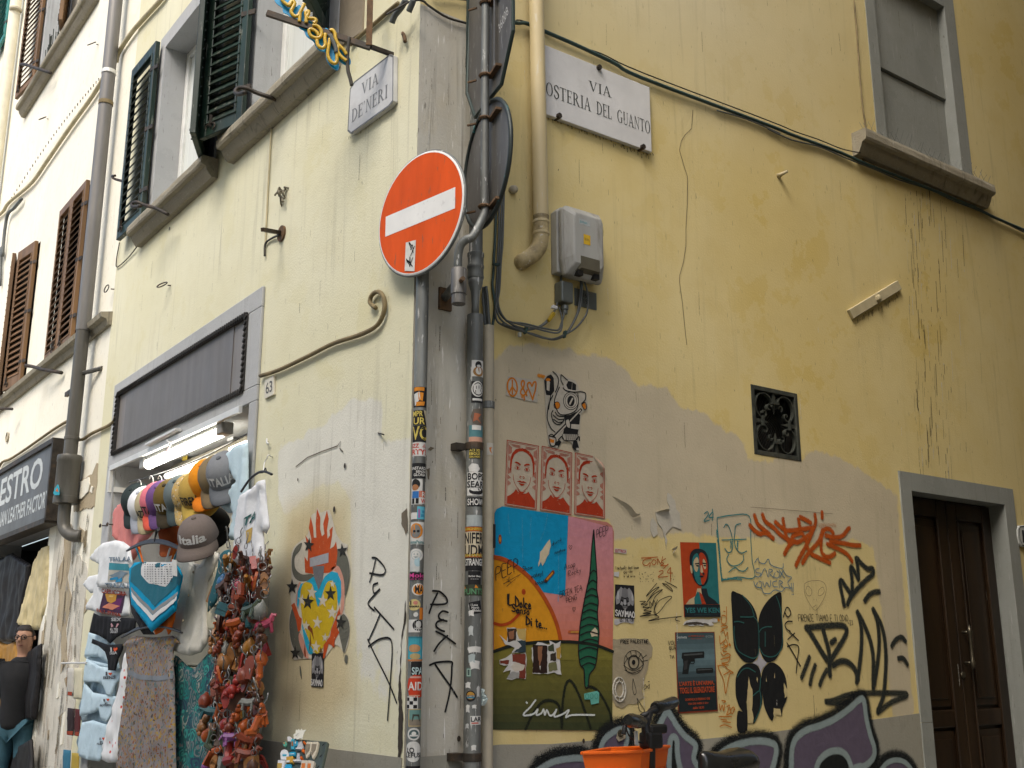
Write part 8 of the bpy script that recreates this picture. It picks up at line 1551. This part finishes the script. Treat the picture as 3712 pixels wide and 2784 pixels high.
lb=[('pale blue briefs behind the black thong',[(575,780),(640,800),(700,850),(690,900),(700,980),(640,940),(545,935)],.09,()),('pale blue briefs lettered I love FIRENZE',[(560,950),(640,1000),(800,1020),(780,1080),(745,1120),(725,1190),(690,1188),(670,1130),(640,1105),(540,1100),(548,1010)],.13,(('I',(686,1060),(698,1060),(686,1036)),('FIRENZE',(672,1085),(748,1080),(673,1065)))),('pale blue briefs lettered I love MY BOYFRIEND',[(545,1105),(600,1170),(740,1195),(760,1195),(735,1260),(715,1330),(690,1362),(655,1350),(640,1280),(610,1300),(512,1325),(530,1200)],.12,(('I',(675,1228),(685,1228),(675,1212)),('MY',(684,1245),(702,1245),(684,1234)),('BOYFRIEND',(652,1260),(726,1258),(653,1246)))),('pale blue briefs lettered I love MY HUSBAND at the bottom of the column',[(530,1365),(600,1350),(690,1380),(685,1440),(670,1520),(655,1600),(640,1615),(560,1605),(510,1580),(508,1480)],.12,(('I',(645,1480),(655,1480),(645,1462)),('MY',(648,1495),(668,1495),(648,1484)),('HUSBA',(626,1510),(672,1508),(627,1496)))),]
for k,(l,pts,of,tx) in enumerate(lb):
    g=U(l,pts,of,LBL,seed=k+4)
    if tx:
        g.text([(t,A,B,C,(.03,.03,.035)) for t,A,B,C in tx],'B1'); A=tx[0][2]; g.decal('heart',[([(A[0]+14,A[1]),(A[0]+6,A[1]-12),(A[0]+8,A[1]-20),(A[0]+14,A[1]-17),(A[0]+20,A[1]-20),(A[0]+24,A[1]-13)],(.60,.08,.02))],'B1')
G('briefs','folded pale blue briefs packet between FIRENZE and BOYFRIEND','underwear',LP,'B1',[(560,955),(760,1000),(755,1020),(640,1010),(600,1060),(545,1095)],.10,.02,LBL,seed=9,smooth=False)
q=MB().box((-4.42,-.10,.2),(-3.9,-.04,.62)); tag(q.build('black_crate',M['black'],bevel=.01),'black crate at the foot of the underwear column','crate')
# sock cards on hooks at the left edge
tag(MB().tube([LP.hit('B1',400,980,.02),LP.hit('B1',560,978,.14)],.008,6).build('display_hook',M['alu']),'chrome display hook left of the underwear','hook')
for k,(x0,y0,x1,y1,c,l) in enumerate(((432,1010,478,1195,(.50,.48,.42),'white sock with dark red toe on the display hook'),(475,1010,535,1215,(.60,.56,.40),'cream socks on the display hook'),(432,1270,480,1450,(.03,.02,.02),'dark patterned socks, left pair of the middle hook'),(480,1275,520,1455,(.09,.02,.02),'dark red patterned socks, right pair of the middle hook'),(405,1540,455,1700,(.04,.16,.24),'blue striped socks at the bottom left'),(460,1560,510,1720,(.42,.30,.05),'yellow topped black socks at the bottom left'))):
    g=G('socks',l,'socks',LP,'B1',[(x0+6,y0),(x1,y0+5),(x1-4,y0+(y1-y0)*.7),(x1-8,y1),(x0,y1-6),(x0+2,y0+(y1-y0)*.6)],.12,.02,c,seed=k,smooth=False,step=.03)
    if k in (0,2,3): g.decal('toe',[([(x0+2,y1-30),(x1-8,y1-30),(x1-10,y1-4),(x0+2,y1-8)],(.30,.05,.02))],'B1')
G('dark_cloth','dark brown cloth hanging behind the bunch of key charms','cloth',LP,'B3',[(1400,-60),(1690,-60),(1700,300),(1680,900),(1660,1400),(1650,1950),(1260,1950),(1290,1300),(1330,700),(1360,250)],.10,.03,(.018,.010,.007),amp=.015,seed=5,smooth=False,step=.05)
# --- bunch of little leather key charms
random.seed(21)
def m_purse():
    b=MB(); b.obox((0,0,-.03),(.021,0,0),(0,.009,0),(0,0,.024)); b.obox((0,-.010,-.02),(.022,0,0),(0,.002,0),(0,0,.014)); return b
def m_ball(): return MB().lathe([(0,-.062),(.014,-.058),(.023,-.042),(.020,-.026),(.010,-.014),(.004,-.006),(0,-.004)],n=9)
def m_boot():
    b=MB(); b.tube([(0,0,-.006),(0,0,-.026),(.002,0,-.046)],[.012,.011,.012],7); b.tube([(-.006,0,-.052),(.010,-.002,-.054),(.026,-.003,-.058)],[.013,.012,.008],7); return b
def m_horse():
    b=MB(); b.tube([(-.024,0,-.034),(0,0,-.036),(.022,0,-.032)],[.012,.013,.012],7); b.tube([(.020,0,-.030),(.030,0,-.014),(.040,0,-.018)],[.010,.008,.005],6)
    for x in (-.02,-.014,.014,.02): b.tube([(x,.006*(1 if x in(-.02,.014) else -1),-.038),(x,.006*(1 if x in(-.02,.014) else -1),-.064)],[.0055,.004],5)
    b.tube([(-.026,0,-.03),(-.036,0,-.045)],[.004,.002],4); return b
def m_sandal():
    b=MB(); b.prism(Plane((0,0,-.034),(1,0,0),(0,0,1),(0,-1,0)),[(.013*math.cos(a)*(1.1 if math.sin(a)>0 else .85),.030*math.sin(a)) for a in [k*PI/7 for k in range(14)]],-.004,.004); b.tube([(-.012,-.004,-.034),(0,-.014,-.022),(.012,-.004,-.034)],.003,4); return b
def m_bear():
    b=MB()
    for c,r in (((0,0,-.018),.013),((0,0,-.044),.017),((-.011,0,-.007),.006),((.011,0,-.007),.006),((-.018,-.002,-.038),.007),((.018,-.002,-.038),.007),((-.010,-.004,-.060),.008),((.010,-.004,-.060),.008)):
        b.lathe([(0,-r),(r*.7,-r*.7),(r,0),(r*.7,r*.7),(0,r)],c,n=8)
    return b
def m_tag(): 
    b=MB(); b.prism(Plane((0,0,-.036),(1,0,0),(0,0,1),(0,-1,0)),[(-.014,-.030),(.014,-.030),(.016,.018),(.008,.030),(-.008,.030),(-.016,.018)],-.003,.003); return b
KIN=[('purse',m_purse),('pear-shaped drop',m_ball),('boot',m_boot),('horse',m_horse),('sandal',m_sandal),('bear',m_bear),('tag',m_tag)]
KC=[('orange',(.36,.075,.01)),('rust',(.18,.032,.010)),('red',(.26,.018,.010)),('brown',(.07,.026,.012)),('teal',(.015,.10,.12)),('pink',(.32,.045,.09)),('tan',(.27,.12,.035)),('mustard',(.30,.13,.012)),('dark green',(.04,.06,.03)),('blue',(.03,.14,.30)),('purple',(.20,.06,.22)),('grey',(.20,.21,.19))]
kmat=[paint('charm_'+n.replace(' ','_'),c,.42,var=.3,scale=30,bs=.1,spec=.5) for n,c in KC]
kme=[]
for n,fn in KIN:
    o=fn().build('key_charm_shape',kmat[0],smooth=True,auto=45); me=o.data.copy(); loc=o.location.copy()
    me.transform(Matrix.Translation(loc)); kme.append(me); bpy.data.objects.remove(o)
rm=MB(); rm.tube([(.011*math.cos(a),0,.012+.011*math.sin(a)) for a in [k*2*PI/12 for k in range(12)]],.0016,5,closed=True); rm.tube([(.0,0,.022),(.004,.002,.035),(-.002,0,.05),(.003,0,.066)],.0022,5)
chrome=paint('chrome_ring',(.25,.25,.24),.35,.9,var=.2); ro_=rm.build('key_ring_shape',chrome,smooth=True); rme=ro_.data.copy(); rme.transform(Matrix.Translation(ro_.location)); bpy.data.objects.remove(ro_)
rack=thing('keychain_stand','upright wire stand carrying the bunches of leather key charms','stand',(-1.5,-.15,0))
for dx in (-.16,.0,.16): MB().tube([(-1.62+dx,-.12,.3),(-1.62+dx,-.12,1.98)],.006,6).build('upright',M['galv'],rack)
for z in (1.95,1.5,1.05,.6): MB().tube([(-1.80,-.12,z),(-1.42,-.12,z)],.005,6).build('cross_wire',M['galv'],rack)
ordn=['top','second','third','fourth','fifth','sixth','seventh','eighth','ninth','tenth','eleventh','twelfth','thirteenth','fourteenth','fifteenth','sixteenth','seventeenth','eighteenth']
numn=['first','second','third','fourth','fifth','sixth','seventh','eighth','ninth','tenth','eleventh','twelfth']
mcache={}
for r in range(17):
    y=-150+r*106; k=5 if r==0 else (9 if r<3 else 12)
    for i in range(k):
        lo,hi=(1400,1720) if r<2 else (1330,1720) if r<6 else (1290,1700) if r<11 else (1240,1690)
        x=lo+(hi-lo)*(i+.5)/k+random.uniform(-18,18); of=.16+random.uniform(0,.14); p=LP.hit('B3',x,y+random.uniform(-30,30),of)
        ki=random.randrange(len(KIN)); ci=random.choices(range(len(KC)),[14,20,12,16,5,3,8,5,6,2,1,3])[0]
        key=(ki,ci)
        if key not in mcache: me=kme[ki].copy(); me.materials.clear(); me.materials.append(kmat[ci]); mcache[key]=me
        o=bpy.data.objects.new('key_charm',mcache[key]); col.objects.link(o); o.location=p; s=random.uniform(1.3,1.9); o.scale=(s,s,s); o.rotation_euler=(random.uniform(-.4,.4),random.uniform(-.5,.5),random.uniform(-1.2,1.2))
        tag(o,f'{KC[ci][0]} leather {KIN[ki][0]} key charm, {ordn[r]} row, {numn[i]} from left','key charm','leather key charms in the hanging bunch')
        c=bpy.data.objects.new('ring',rme); col.objects.link(c); c.parent=o
# --- fridge magnets on a leaning board
bp=LP.P('D6',[(560,560),(1740,640),(1560,1400),(300,1400)],.10)
mb=thing('magnet_board','dark green metal board leaning by the wall full of souvenir magnets','display board',LP.w(-.6,.6,.1))
TL_,TR_,BR_,BL_=[LP.hit('D6',x,y,o) for x,y,o in ((640,520,.12),(1745,640,.12),(1500,1700,.30),(180,1700,.30))]
Nn=(TR_-TL_).cross(BL_-TL_).normalized(); Nn=-Nn if Nn.y>0 else Nn
MP=Plane(TL_,(TR_-TL_),Nn.cross((TR_-TL_).normalized()),Nn)
mq=[MP.p('D6',x,y) for x,y in ((700,560),(1745,640),(1480,1800),(250,1800))]
MB().prism(MP,mq,-.02,0).build('board',paint('board_green',(.06,.085,.075),.4,.3,var=.15),mb,bevel=.006)
for x,y in ((1640,735),(1570,1040),(1500,1330)): MB().flat(MP,[(u,v) for u,v in ell(*MP.p('D6',x,y),.006,.008,12)],.001,(.01,.01,.01)).build('hole',M['print'],mb)
mags=[('white mug shaped magnet at the top left of the board',[(660,530),(700,500),(780,530),(800,590),(760,640),(680,640)],(.6,.62,.64),()),('turquoise dome magnet',[(780,620),(830,570),(880,620),(880,760),(850,860),(770,860)],(.05,.34,.46),([(800,680),(840,660),(850,780),(805,790)],(.3,.12,.04))),('blue and white landmark magnet',[(860,610),(920,590),(975,650),(970,760),(900,800),(860,760)],(.03,.28,.44),([(900,650),(930,650),(925,740),(900,740)],(.5,.52,.5))),('green and orange flower magnet at the left edge of the board',[(550,690),(600,640),(640,660),(640,740),(600,780),(555,760)],(.10,.36,.26),([(570,690),(610,685),(600,730)],(.6,.15,.03))),('grey tower magnet with white label',[(985,620),(1050,590),(1075,700),(1110,800),(1050,870),(920,870),(950,780)],(.42,.43,.44),([(920,840),(1040,830),(1040,868),(920,870)],(.62,.62,.6))),('orange chilli magnet',[(1100,690),(1140,650),(1170,690),(1150,730)],(.68,.13,.01),()),('round white city magnet',[(480,960),(520,880),(590,850),(660,870),(700,950),(700,1040),(640,1140),(490,1130)],(.62,.64,.65),([(550,1000),(660,1000),(650,1040),(555,1045)],(.03,.30,.44))),('blue sea magnet in the middle',[(730,950),(800,925),(890,930),(880,1030),(720,1040)],(.02,.30,.48),([(740,990),(870,985),(870,1005),(740,1010)],(.4,.55,.6))),('amber sign magnet',[(660,1075),(840,1055),(830,1230),(660,1240)],(.48,.27,.04),([(680,1190),(760,1185),(755,1235),(680,1240)],(.62,.62,.6))),('grey statue magnet with label',[(930,950),(985,950),(1000,1080),(1050,1150),(1040,1200),(830,1190),(840,1130),(910,1110)],(.38,.39,.40),([(835,1140),(1035,1150),(1035,1185),(835,1175)],(.60,.60,.58))),('orange carnival mask magnet',[(1060,880),(1110,840),(1135,890),(1110,940),(1065,930)],(.68,.13,.01),()),('small orange pepper magnet',[(1020,1110),(1060,1040),(1080,1090),(1050,1130)],(.66,.12,.01),()),('left bookmark magnet with pointed tip',[(1190,640),(1330,650),(1310,850),(1250,1000),(1170,1085),(1135,930),(1160,750)],(.52,.47,.36),([(1185,720),(1290,730),(1270,880),(1175,1010),(1160,900)],(.20,.17,.12))),('right bookmark magnet with pointed tip',[(1350,660),(1510,660),(1480,850),(1420,1010),(1350,1110),(1310,940),(1330,760)],(.52,.47,.36),([(1350,735),(1470,740),(1440,890),(1350,1030),(1330,900)],(.20,.17,.12))),('white and amber label magnet at the bottom left',[(440,1160),(640,1175),(570,1400),(420,1400)],(.60,.61,.62),([(440,1260),(560,1260),(540,1400),(430,1400)],(.40,.27,.06))),('blue ribbon magnet at the bottom',[(620,1250),(770,1245),(790,1400),(590,1400)],(.02,.30,.50),()),('lower left orange bookmark magnet',[(1070,1150),(1230,1160),(1190,1400),(1020,1400)],(.52,.47,.38),([(1080,1250),(1170,1250),(1150,1400),(1060,1400)],(.55,.16,.03))),('lower right orange bookmark magnet',[(1250,1165),(1410,1190),(1370,1400),(1210,1400)],(.52,.47,.38),([(1250,1270),(1330,1270),(1310,1400),(1240,1400)],(.55,.16,.03)))]
for k,(l,pts,c,art) in enumerate(mags):
    P=[MP.p('D6',x,y,.012) for x,y in pts]; o=tag(MB().prism(MP,P,.001,.012+.003*(k%3),c).build('fridge_magnet',M['print'],bevel=.002,seg=1),l+' on the magnet board' if 'board' not in l else l,'magnet','souvenir magnets on the board')
    if art: MB().prism(MP,[MP.p('D6',x,y,.012) for x,y in art[0]],.0125+.003*(k%3),.0145+.003*(k%3),art[1]).build('relief',M['print'],o)
stp=[(840,470),(900,430),(910,330),(950,360),(985,320),(1020,370),(1060,310),(1090,360),(1180,340),(1130,410),(1110,470),(1090,520),(1085,590),(1030,560),(960,600),(900,570),(850,600),(860,520)]
o=tag(MB().prism(MP,[MP.p('D6',x,y,.03) for x,y in stp],.03,.032,(.66,.66,.58)).build('price_star',M['print']),'white star-shaped price card on top of the magnet board','price card')
q=MB(); put_hand(q,MP,'2X10',MP.p('D6',910,495,.033),MP.p('D6',1030,500,.033),.012,.002,.0335,INK,up=(MP.p('D6',910,440,.033)[0]-MP.p('D6',910,495,.033)[0],1)[:0] or None); q.build('writing',M['paintmk'],o)
# ================================================================== leather shop goods, sign and shopkeeper
def sign_pt(x,y): return LP.p('D1',x,y,.15)
z0,z1=sign_pt(640,318)[1],sign_pt(555,1278)[1]; xr=(sign_pt(640,318)[0]+sign_pt(555,1278)[0])/2
sb=thing('shop_sign','dark framed shop sign board with pale letters over the leather shop','shop sign',LP.w(xr-1,z1,.1))
MB().prism(LP,rc(-9.2,xr,z1,z0),.02,.135).build('board',paint('sign_board',(.085,.082,.078),.4,var=.2,scale=2,stretch=(3,3,.3)),sb)
q=MB()
for a,b_ in (((-9.2,z0),(xr,z0)),((-9.2,z1),(xr,z1)),((xr,z1),(xr,z0))): q.bar(LP.w(a[0],a[1],.09),LP.w(b_[0],b_[1],.09),.14,.045,up=(0,0,1) if a[1]==b_[1] else (1,0,0))
q.build('frame',M['iron'],sb)
A=sign_pt(40,1120);B=sign_pt(470,905);h=sign_pt(440,560)[1]-sign_pt(390,950)[1]; w=B[0]-A[0]; q=MB()
put_text(q,LP,'MAESTRO',(A[0]-w*.80,A[1]+.03),(B[0],A[1]+.03),(A[0]-w*.80,A[1]+.03+h*.97),.1365,(.52,.56,.56),.02)
A2=sign_pt(85,1330); B2=sign_pt(550,1140); put_text(q,LP,'ITALIAN LEATHER FACTORY',(A2[0]-(B2[0]-A2[0])*.5,A2[1]+.01),(B2[0],A2[1]+.01),(A2[0]-(B2[0]-A2[0])*.5,A2[1]+.165),.1365,(.50,.54,.54),.02)
q.build('lettering',M['print'],sb)
lea=lambda n,c: paint(n,c,.55,var=.3,scale=8,bs=.15,spec=.25)
G('leather_jacket','cream leather jacket hanging in the leather shop doorway','jacket',LP,'B1',[(275,240),(300,222),(335,212),(330,400),(318,600),(270,768),(185,760),(128,730),(155,610),(205,450),(240,320)],-.02,.10,mat=lea('cream_leather',(.52,.44,.24)),amp=.02,freq=12,seed=20,smooth=False)
G('leather_jacket','black zipped leather jacket hanging at the far left edge','jacket',LP,'B1',[(-60,300),(30,300),(80,265),(150,310),(200,340),(185,480),(150,640),(125,735),(120,840),(-60,840)],-.04,.10,mat=lea('black_leather',(.007,.006,.006)),amp=.02,freq=10,seed=21,smooth=False)
G('leather_jacket','mustard suede jacket below the black one','jacket',LP,'B1',[(-60,850),(0,840),(50,860),(100,835),(130,930),(120,1060),(60,1120),(50,1300),(-60,1300)],-.05,.08,mat=lea('mustard_suede',(.30,.15,.02)),amp=.02,freq=10,seed=22,smooth=False)
G('leather_jacket','black leather coat hanging at the right door jamb','jacket',LP,'B1',[(205,890),(268,852),(262,1000),(245,1200),(232,1345),(150,1350),(140,1300),(150,1100),(185,960)],.06,.08,mat=lea('black_leather_coat',(.008,.007,.007)),amp=.02,freq=10,seed=23,smooth=False)
G('leather_jacket','shiny black leather jacket at the bottom of the doorway','jacket',LP,'B1',[(75,1700),(105,1590),(140,1510),(205,1470),(215,1700)],.10,.08,mat=lea('black_leather_low',(.010,.009,.008)),amp=.02,freq=10,seed=24,smooth=False)
# shopkeeper
hp_=LP.hit('B1',165,815,.10); hx,hy=hp_.x,hp_.y; zs=hp_.z/1.632
face_d=Vector((.75,-.66,0)).normalized(); side=Vector((face_d.y*-1,face_d.x,0))   # side: towards his left
def W(f,s,z): return Vector((hx,hy,0))+face_d*f+side*s+Vector((0,0,z*zs))
def skin(name,chains,mat,parent=None,sub_=2,root=0):
    vs=[];es=[];rs=[]
    for ch in chains:
        for i,(p,r) in enumerate(ch):
            k=None
            for j,v in enumerate(vs):
                if (v-p).length<1e-4: k=j
            if k is None: vs.append(p); rs.append(r); k=len(vs)-1
            if i: es.append((last,k))
            last=k
    me=bpy.data.meshes.new(name); o0=Vector((hx,hy,0)) if parent is None else Vector((0,0,0)); me.from_pydata([v-o0 for v in vs],es,[]); me.materials.append(mat); o=link(name,me,parent)
    if parent is None: o.location=o0
    m=o.modifiers.new('skin','SKIN'); m.use_smooth_shade=True
    for i,d in enumerate(me.skin_vertices[0].data): r=rs[i]; d.radius=(r,r) if not isinstance(r,tuple) else r; d.use_root=(i==root)
    s=o.modifiers.new('sub','SUBSURF'); s.levels=sub_; s.render_levels=sub_; return o
skn=paint('skin',(.40,.22,.14),.55,var=.12,scale=20,bs=.05)
pel=W(0,0,.92)
body=skin('person',[[(pel,.10),(W(0,0,1.08),.11),(W(-.01,0,1.28),.145),(W(-.02,0,1.40),.10),(W(-.01,0,1.475),.055),(W(.0,0,1.53),.062),(W(.012,0,1.60),.078),(W(.01,0,1.67),.082),(W(.0,0,1.715),.052)],[(pel,.13),(W(0,.09,.86),.095),(W(.02,.10,.48),.06),(W(0,.10,.10),.045),(W(.13,.11,.04),.04)],[(pel,.13),(W(0,-.09,.86),.095),(W(.04,-.10,.48),.06),(W(.02,-.10,.10),.045),(W(.15,-.11,.04),.04)],[(W(-.01,0,1.28),.145),(W(-.01,.19,1.37),.062),(W(-.04,.25,1.12),.05),(W(.07,.20,.95),.04)],[(W(-.01,0,1.28),.145),(W(-.01,-.19,1.37),.062),(W(-.04,-.25,1.12),.05),(W(.07,-.20,.95),.04)]],skn)
tag(body,'shopkeeper with glasses in dark jacket and jeans standing in the leather shop doorway','person')
jk=paint('dark_jacket',(.007,.0075,.008),.85,var=.3,scale=10)
skin('jacket',[[(W(0,0,.80),.17),(W(0,0,.90),.165),(W(0,0,1.08),.155),(W(-.01,0,1.28),.175),(W(-.02,0,1.40),.125),(W(-.015,0,1.48),.098)],[(W(-.01,0,1.28),.175),(W(-.01,.20,1.37),.085),(W(-.04,.27,1.12),.07),(W(.06,.21,.96),.06)],[(W(-.01,0,1.28),.175),(W(-.01,-.20,1.37),.085),(W(-.04,-.27,1.12),.07),(W(.06,-.21,.96),.06)]],jk,body)
jn=paint('blue_jeans',(.035,.10,.13),.85,var=.3,scale=14)
skin('jeans',[[(W(0,0,.93),.14),(W(0,.09,.84),.108),(W(.02,.10,.48),.075),(W(0,.10,.10),.068)],[(W(0,0,.93),.14),(W(0,-.09,.84),.108),(W(.04,-.10,.48),.075),(W(.02,-.10,.10),.068)]],jn,body)
hair=MB(); hv=[];n=18
for j in range(8):
    a=PI*.5*j/7
    for i in range(n):
        t=2*PI*i/n; fr_=math.cos(t); low=.035 if fr_>.35 else -.04
        rr_=math.cos(a); z=1.66+low*(1-j/7)+.086*math.sin(a); hv.append(W(-.010+.092*rr_*fr_*(1 if fr_<.35 else .9),.083*rr_*math.sin(t),z))
hair.add(hv,[(j*n+i,j*n+(i+1)%n,(j+1)*n+(i+1)%n,(j+1)*n+i) for j in range(7) for i in range(n)]+[tuple(7*n+i for i in range(n))]); hair.build('hair',paint('dark_hair',(.02,.015,.012),.7,var=.3,scale=60),body,smooth=True)
q=MB()
for s in (-1,1):
    q.tube([W(.093-.004*abs(math.cos(a)),s*.034+.026*math.cos(a),1.636+.019*math.sin(a)) for a in [k*2*PI/14 for k in range(14)]],.004,5,closed=True); q.tube([W(.085,s*.058,1.642),W(.0,s*.082,1.645)],.0028,4)
q.tube([W(.096,-.01,1.64),W(.098,0,1.643),W(.096,.01,1.64)],.003,4); q.build('glasses',M['black'],body)
q=MB(); q.tube([W(.078,0,1.648),W(.094,0,1.625),W(.106,0,1.603),W(.092,0,1.592)],[.006,.011,.016,.010],8); q.build('nose',skn,body,smooth=True)
for s in (-1,1): MB().lathe([(.004,-.006),(.017,-.002),(.018,.004),(.008,.008)],W(-.005,s*.083,1.63),side*s,9).build('ear',skn,body)
q=MB(); q.tube([W(.072,-.024,1.565),W(.083,0,1.562),W(.072,.024,1.565)],[.003,.006,.003],6); q.build('mouth',paint('lips',(.22,.08,.06),.5),body)
for s in (-1,1): 
    MB().lathe([(0,-.009),(.010,-.003),(.010,.003),(0,.009)],W(.079,s*.034,1.636),face_d,8).build('eye',paint('eye_dark',(.03,.025,.02),.2),body)
# ================================================================== rental bicycle against the alley wall
ZP=lambda z: Plane((0,0,z),(1,0,0),(0,1,0),(0,0,1))
rz=.985; rim=[ZP(rz).hit('C6',x,y) for x,y in ((515,572),(1045,557),(1290,510),(760,530))]; cen=sum(rim,Vector((0,0,0)))/4
S0=RP.hit('C6',1790,545,.5)
bk=thing('bicycle','black rental bicycle with an orange plastic front basket against the graffiti wall','bicycle',(S0.x,S0.y-.3,0))
bot=[cen+(p-cen)*.74+Vector((0,0,-.24)) for p in rim]; b=MB(); t_=.007
inn=[p+(cen-p).normalized()*.010 for p in rim]; inb=[cen+(p-cen)*.70+Vector((0,0,-.23)) for p in rim]
vs=rim+inn+bot+inb; fs=[]
for i in range(4):
    j=(i+1)%4; fs+= [(i,j,4+j,4+i),(8+i,8+j,j,i),(4+i,4+j,12+j,12+i)]
fs+=[(8,11,10,9),(12,13,14,15)]; b.add(vs,fs); bsk=b.build('basket',M['basket'],bk,bevel=.006)
b=MB(); R4=rim+[rim[0]]
for i in range(4): b.bar(R4[i]+Vector((0,0,.002)),R4[i+1]+Vector((0,0,.002)),.018,.014)
b.build('rim',M['basket'],bsk,bevel=.004)
def on(i,s,d,o=.004):   # spot on outer side i of the basket
    j=(i+1)%4; a=rim[i].lerp(rim[j],s); c=bot[i].lerp(bot[j],s); p=a.lerp(c,d); n=(rim[j]-rim[i]).cross(bot[i]-rim[i]).normalized()
    if n.dot(p-cen)<0: n=-n
    return p+n*o
for i,(s0,s1,d0,d1) in ((0,(.15,.72,.28,.8)),(1,(.05,.95,.36,.44))):
    b=MB(); P=[on(i,s0,d0),on(i,s1,d0),on(i,s1,d1),on(i,s0,d1)]
    for k in range(4): b.tube([P[k],P[(k+1)%4]],.006,6)
    b.build('moulded_rib',M['basket'],bsk,smooth=True)
F_=Vector((.09,-.995,0)).normalized(); Sd=Vector((.995,.09,0)).normalized()
sa=S0-Vector((0,0,.055))
prof=[(-.165,.045,-.01),(-.15,.085,.0),(-.10,.105,.012),(-.03,.10,.004),(.04,.07,-.004),(.11,.045,.004),(.16,.032,.008),(.18,.016,.0)]
b=MB(); n=12; vs=[]
for t,w,z in prof:
    for k in range(n): a=2*PI*k/n; vs.append(sa+F_*t+Sd*w*math.cos(a)+Vector((0,0,z+.055*math.sin(a)*(1 if math.sin(a)>0 else 1.2))))
b.add(vs,[(i*n+k,i*n+(k+1)%n,(i+1)*n+(k+1)%n,(i+1)*n+k) for i in range(len(prof)-1) for k in range(n)]+[tuple(range(n))[::-1],tuple((len(prof)-1)*n+k for k in range(n))]); b.build('saddle',M['rubber'],bk,smooth=True,auto=60)
hd=RP.hit('C6',1110,420,.5); hd.z=.97; bbk=S0+F_*.12; rear=S0-F_*.30; fw=hd+F_*.16
fw.z=.34; rear.z=.34
MB().tube([(S0.x,S0.y,S0.z-.08),tuple(S0+F_*.1-Vector((0,0,S0.z-.38)))],.018,10).build('seat_post',M['black'],bk,smooth=True)
b=MB(); bb=S0+F_*.12; bb.z=.34; seat=S0+F_*.06; seat.z=.72; b.tube([bb,seat],.026,10); b.tube(cr([bb,bb.lerp(Vector((hd.x,hd.y,.5)),.6)-Vector((0,0,.04)),Vector((hd.x,hd.y,.74))],5),.036,10); b.tube([bb,rear],.016,8); b.tube([seat,rear],.014,8); b.tube([(hd.x,hd.y,.66),(hd.x,hd.y,.9)],.030,12); b.build('frame',M['basket'],bk,smooth=True)
for s in (-1,1): MB().tube([Vector((hd.x,hd.y,.68))+Sd*.05*s,fw+Sd*.06*s],.013,8).build('fork_leg',M['black'],bk)
for c in (fw,rear):
    w_=MB().tube([c+F_*.30*math.cos(a)+Vector((0,0,.30*math.sin(a))) for a in [k*2*PI/40 for k in range(40)]],.024,8,closed=True).build('wheel',M['rubber'],bk,smooth=True)
    MB().tube([c+F_*.27*math.cos(a)+Vector((0,0,.27*math.sin(a))) for a in [k*2*PI/40 for k in range(40)]],.012,6,closed=True).build('wheel_rim',M['alu'],w_); MB().tube([c-Sd*.06,c+Sd*.06],.03,10).build('hub',M['black'],w_)
    q=MB()
    for k in range(14): a=k*PI/7; q.tube([c+Sd*.02*(-1)**k,c+F_*.268*math.cos(a)+Vector((0,0,.268*math.sin(a)))],.0014,4)
    q.build('spokes',M['alu'],w_)
H=lambda x,y,o=.5: RP.hit('C6',x,y,o)
MB().tube([(hd.x,hd.y,.88),H(1110,440),H(1080,330),H(1120,210)],[.024,.03,.018,.016],10).build('stem',M['black'],bk,smooth=True)
MB().tube(cr([H(905,300,.62),H(960,290,.60),H(1040,310,.55),H(1090,260,.5),H(1120,200,.48),H(1170,165,.46)],4),.014,9).build('handlebar',M['black'],bk,smooth=True)
b=MB(); g0,g1=H(1165,165,.46),H(1350,105,.42); b.tube([g0,g0.lerp(g1,.1),g0.lerp(g1,.3),g0.lerp(g1,.9),g1],[.026,.03,.024,.027,.020],12); b.build('grip',M['rubber'],bk,smooth=True,auto=60)
b=MB(); g0,g1=H(1050,290,.6),H(925,270,.68); b.tube([g0,g0.lerp(g1,.4),g0.lerp(g1,.8),g1],[.024,.030,.030,.022],12); b.build('grip',M['rubber'],bk,smooth=True,auto=60)
MB().tube([H(1045,235,.5),H(1180,180,.5)],.011,8).build('brake_lever',M['black'],bk,smooth=True); MB().tube(cr([H(900,320,.66),H(890,360,.66),H(885,400,.66)],3),.010,8).build('brake_lever',M['black'],bk,smooth=True)
MB().obox(H(1165,350,.5),Sd*.03,F_*.055,Vector((0,0,.02))).build('control_box',M['black'],bk,bevel=.01)
MB().obox(H(1130,450,.5),Sd*.035,F_*.045,Vector((0,0,.035))).build('lock_unit',M['black'],bk,bevel=.012)
MB().obox(H(998,430,.58),Sd*.008,F_*.008,Vector((0,0,.03))).build('front_light',paint('lamp_lens',(.5,.5,.48),.2,var=.1,spec=.8),bk,bevel=.006)
for pts in ([(905,330),(930,400),(980,450),(1050,480)],[(1045,235),(1050,300),(1080,380),(1090,470)],[(960,300),(985,380),(1010,430)]): MB().tube(cr([H(x,y,.55) for x,y in pts],4),.004,5).build('cable',M['black'],bk,smooth=True)
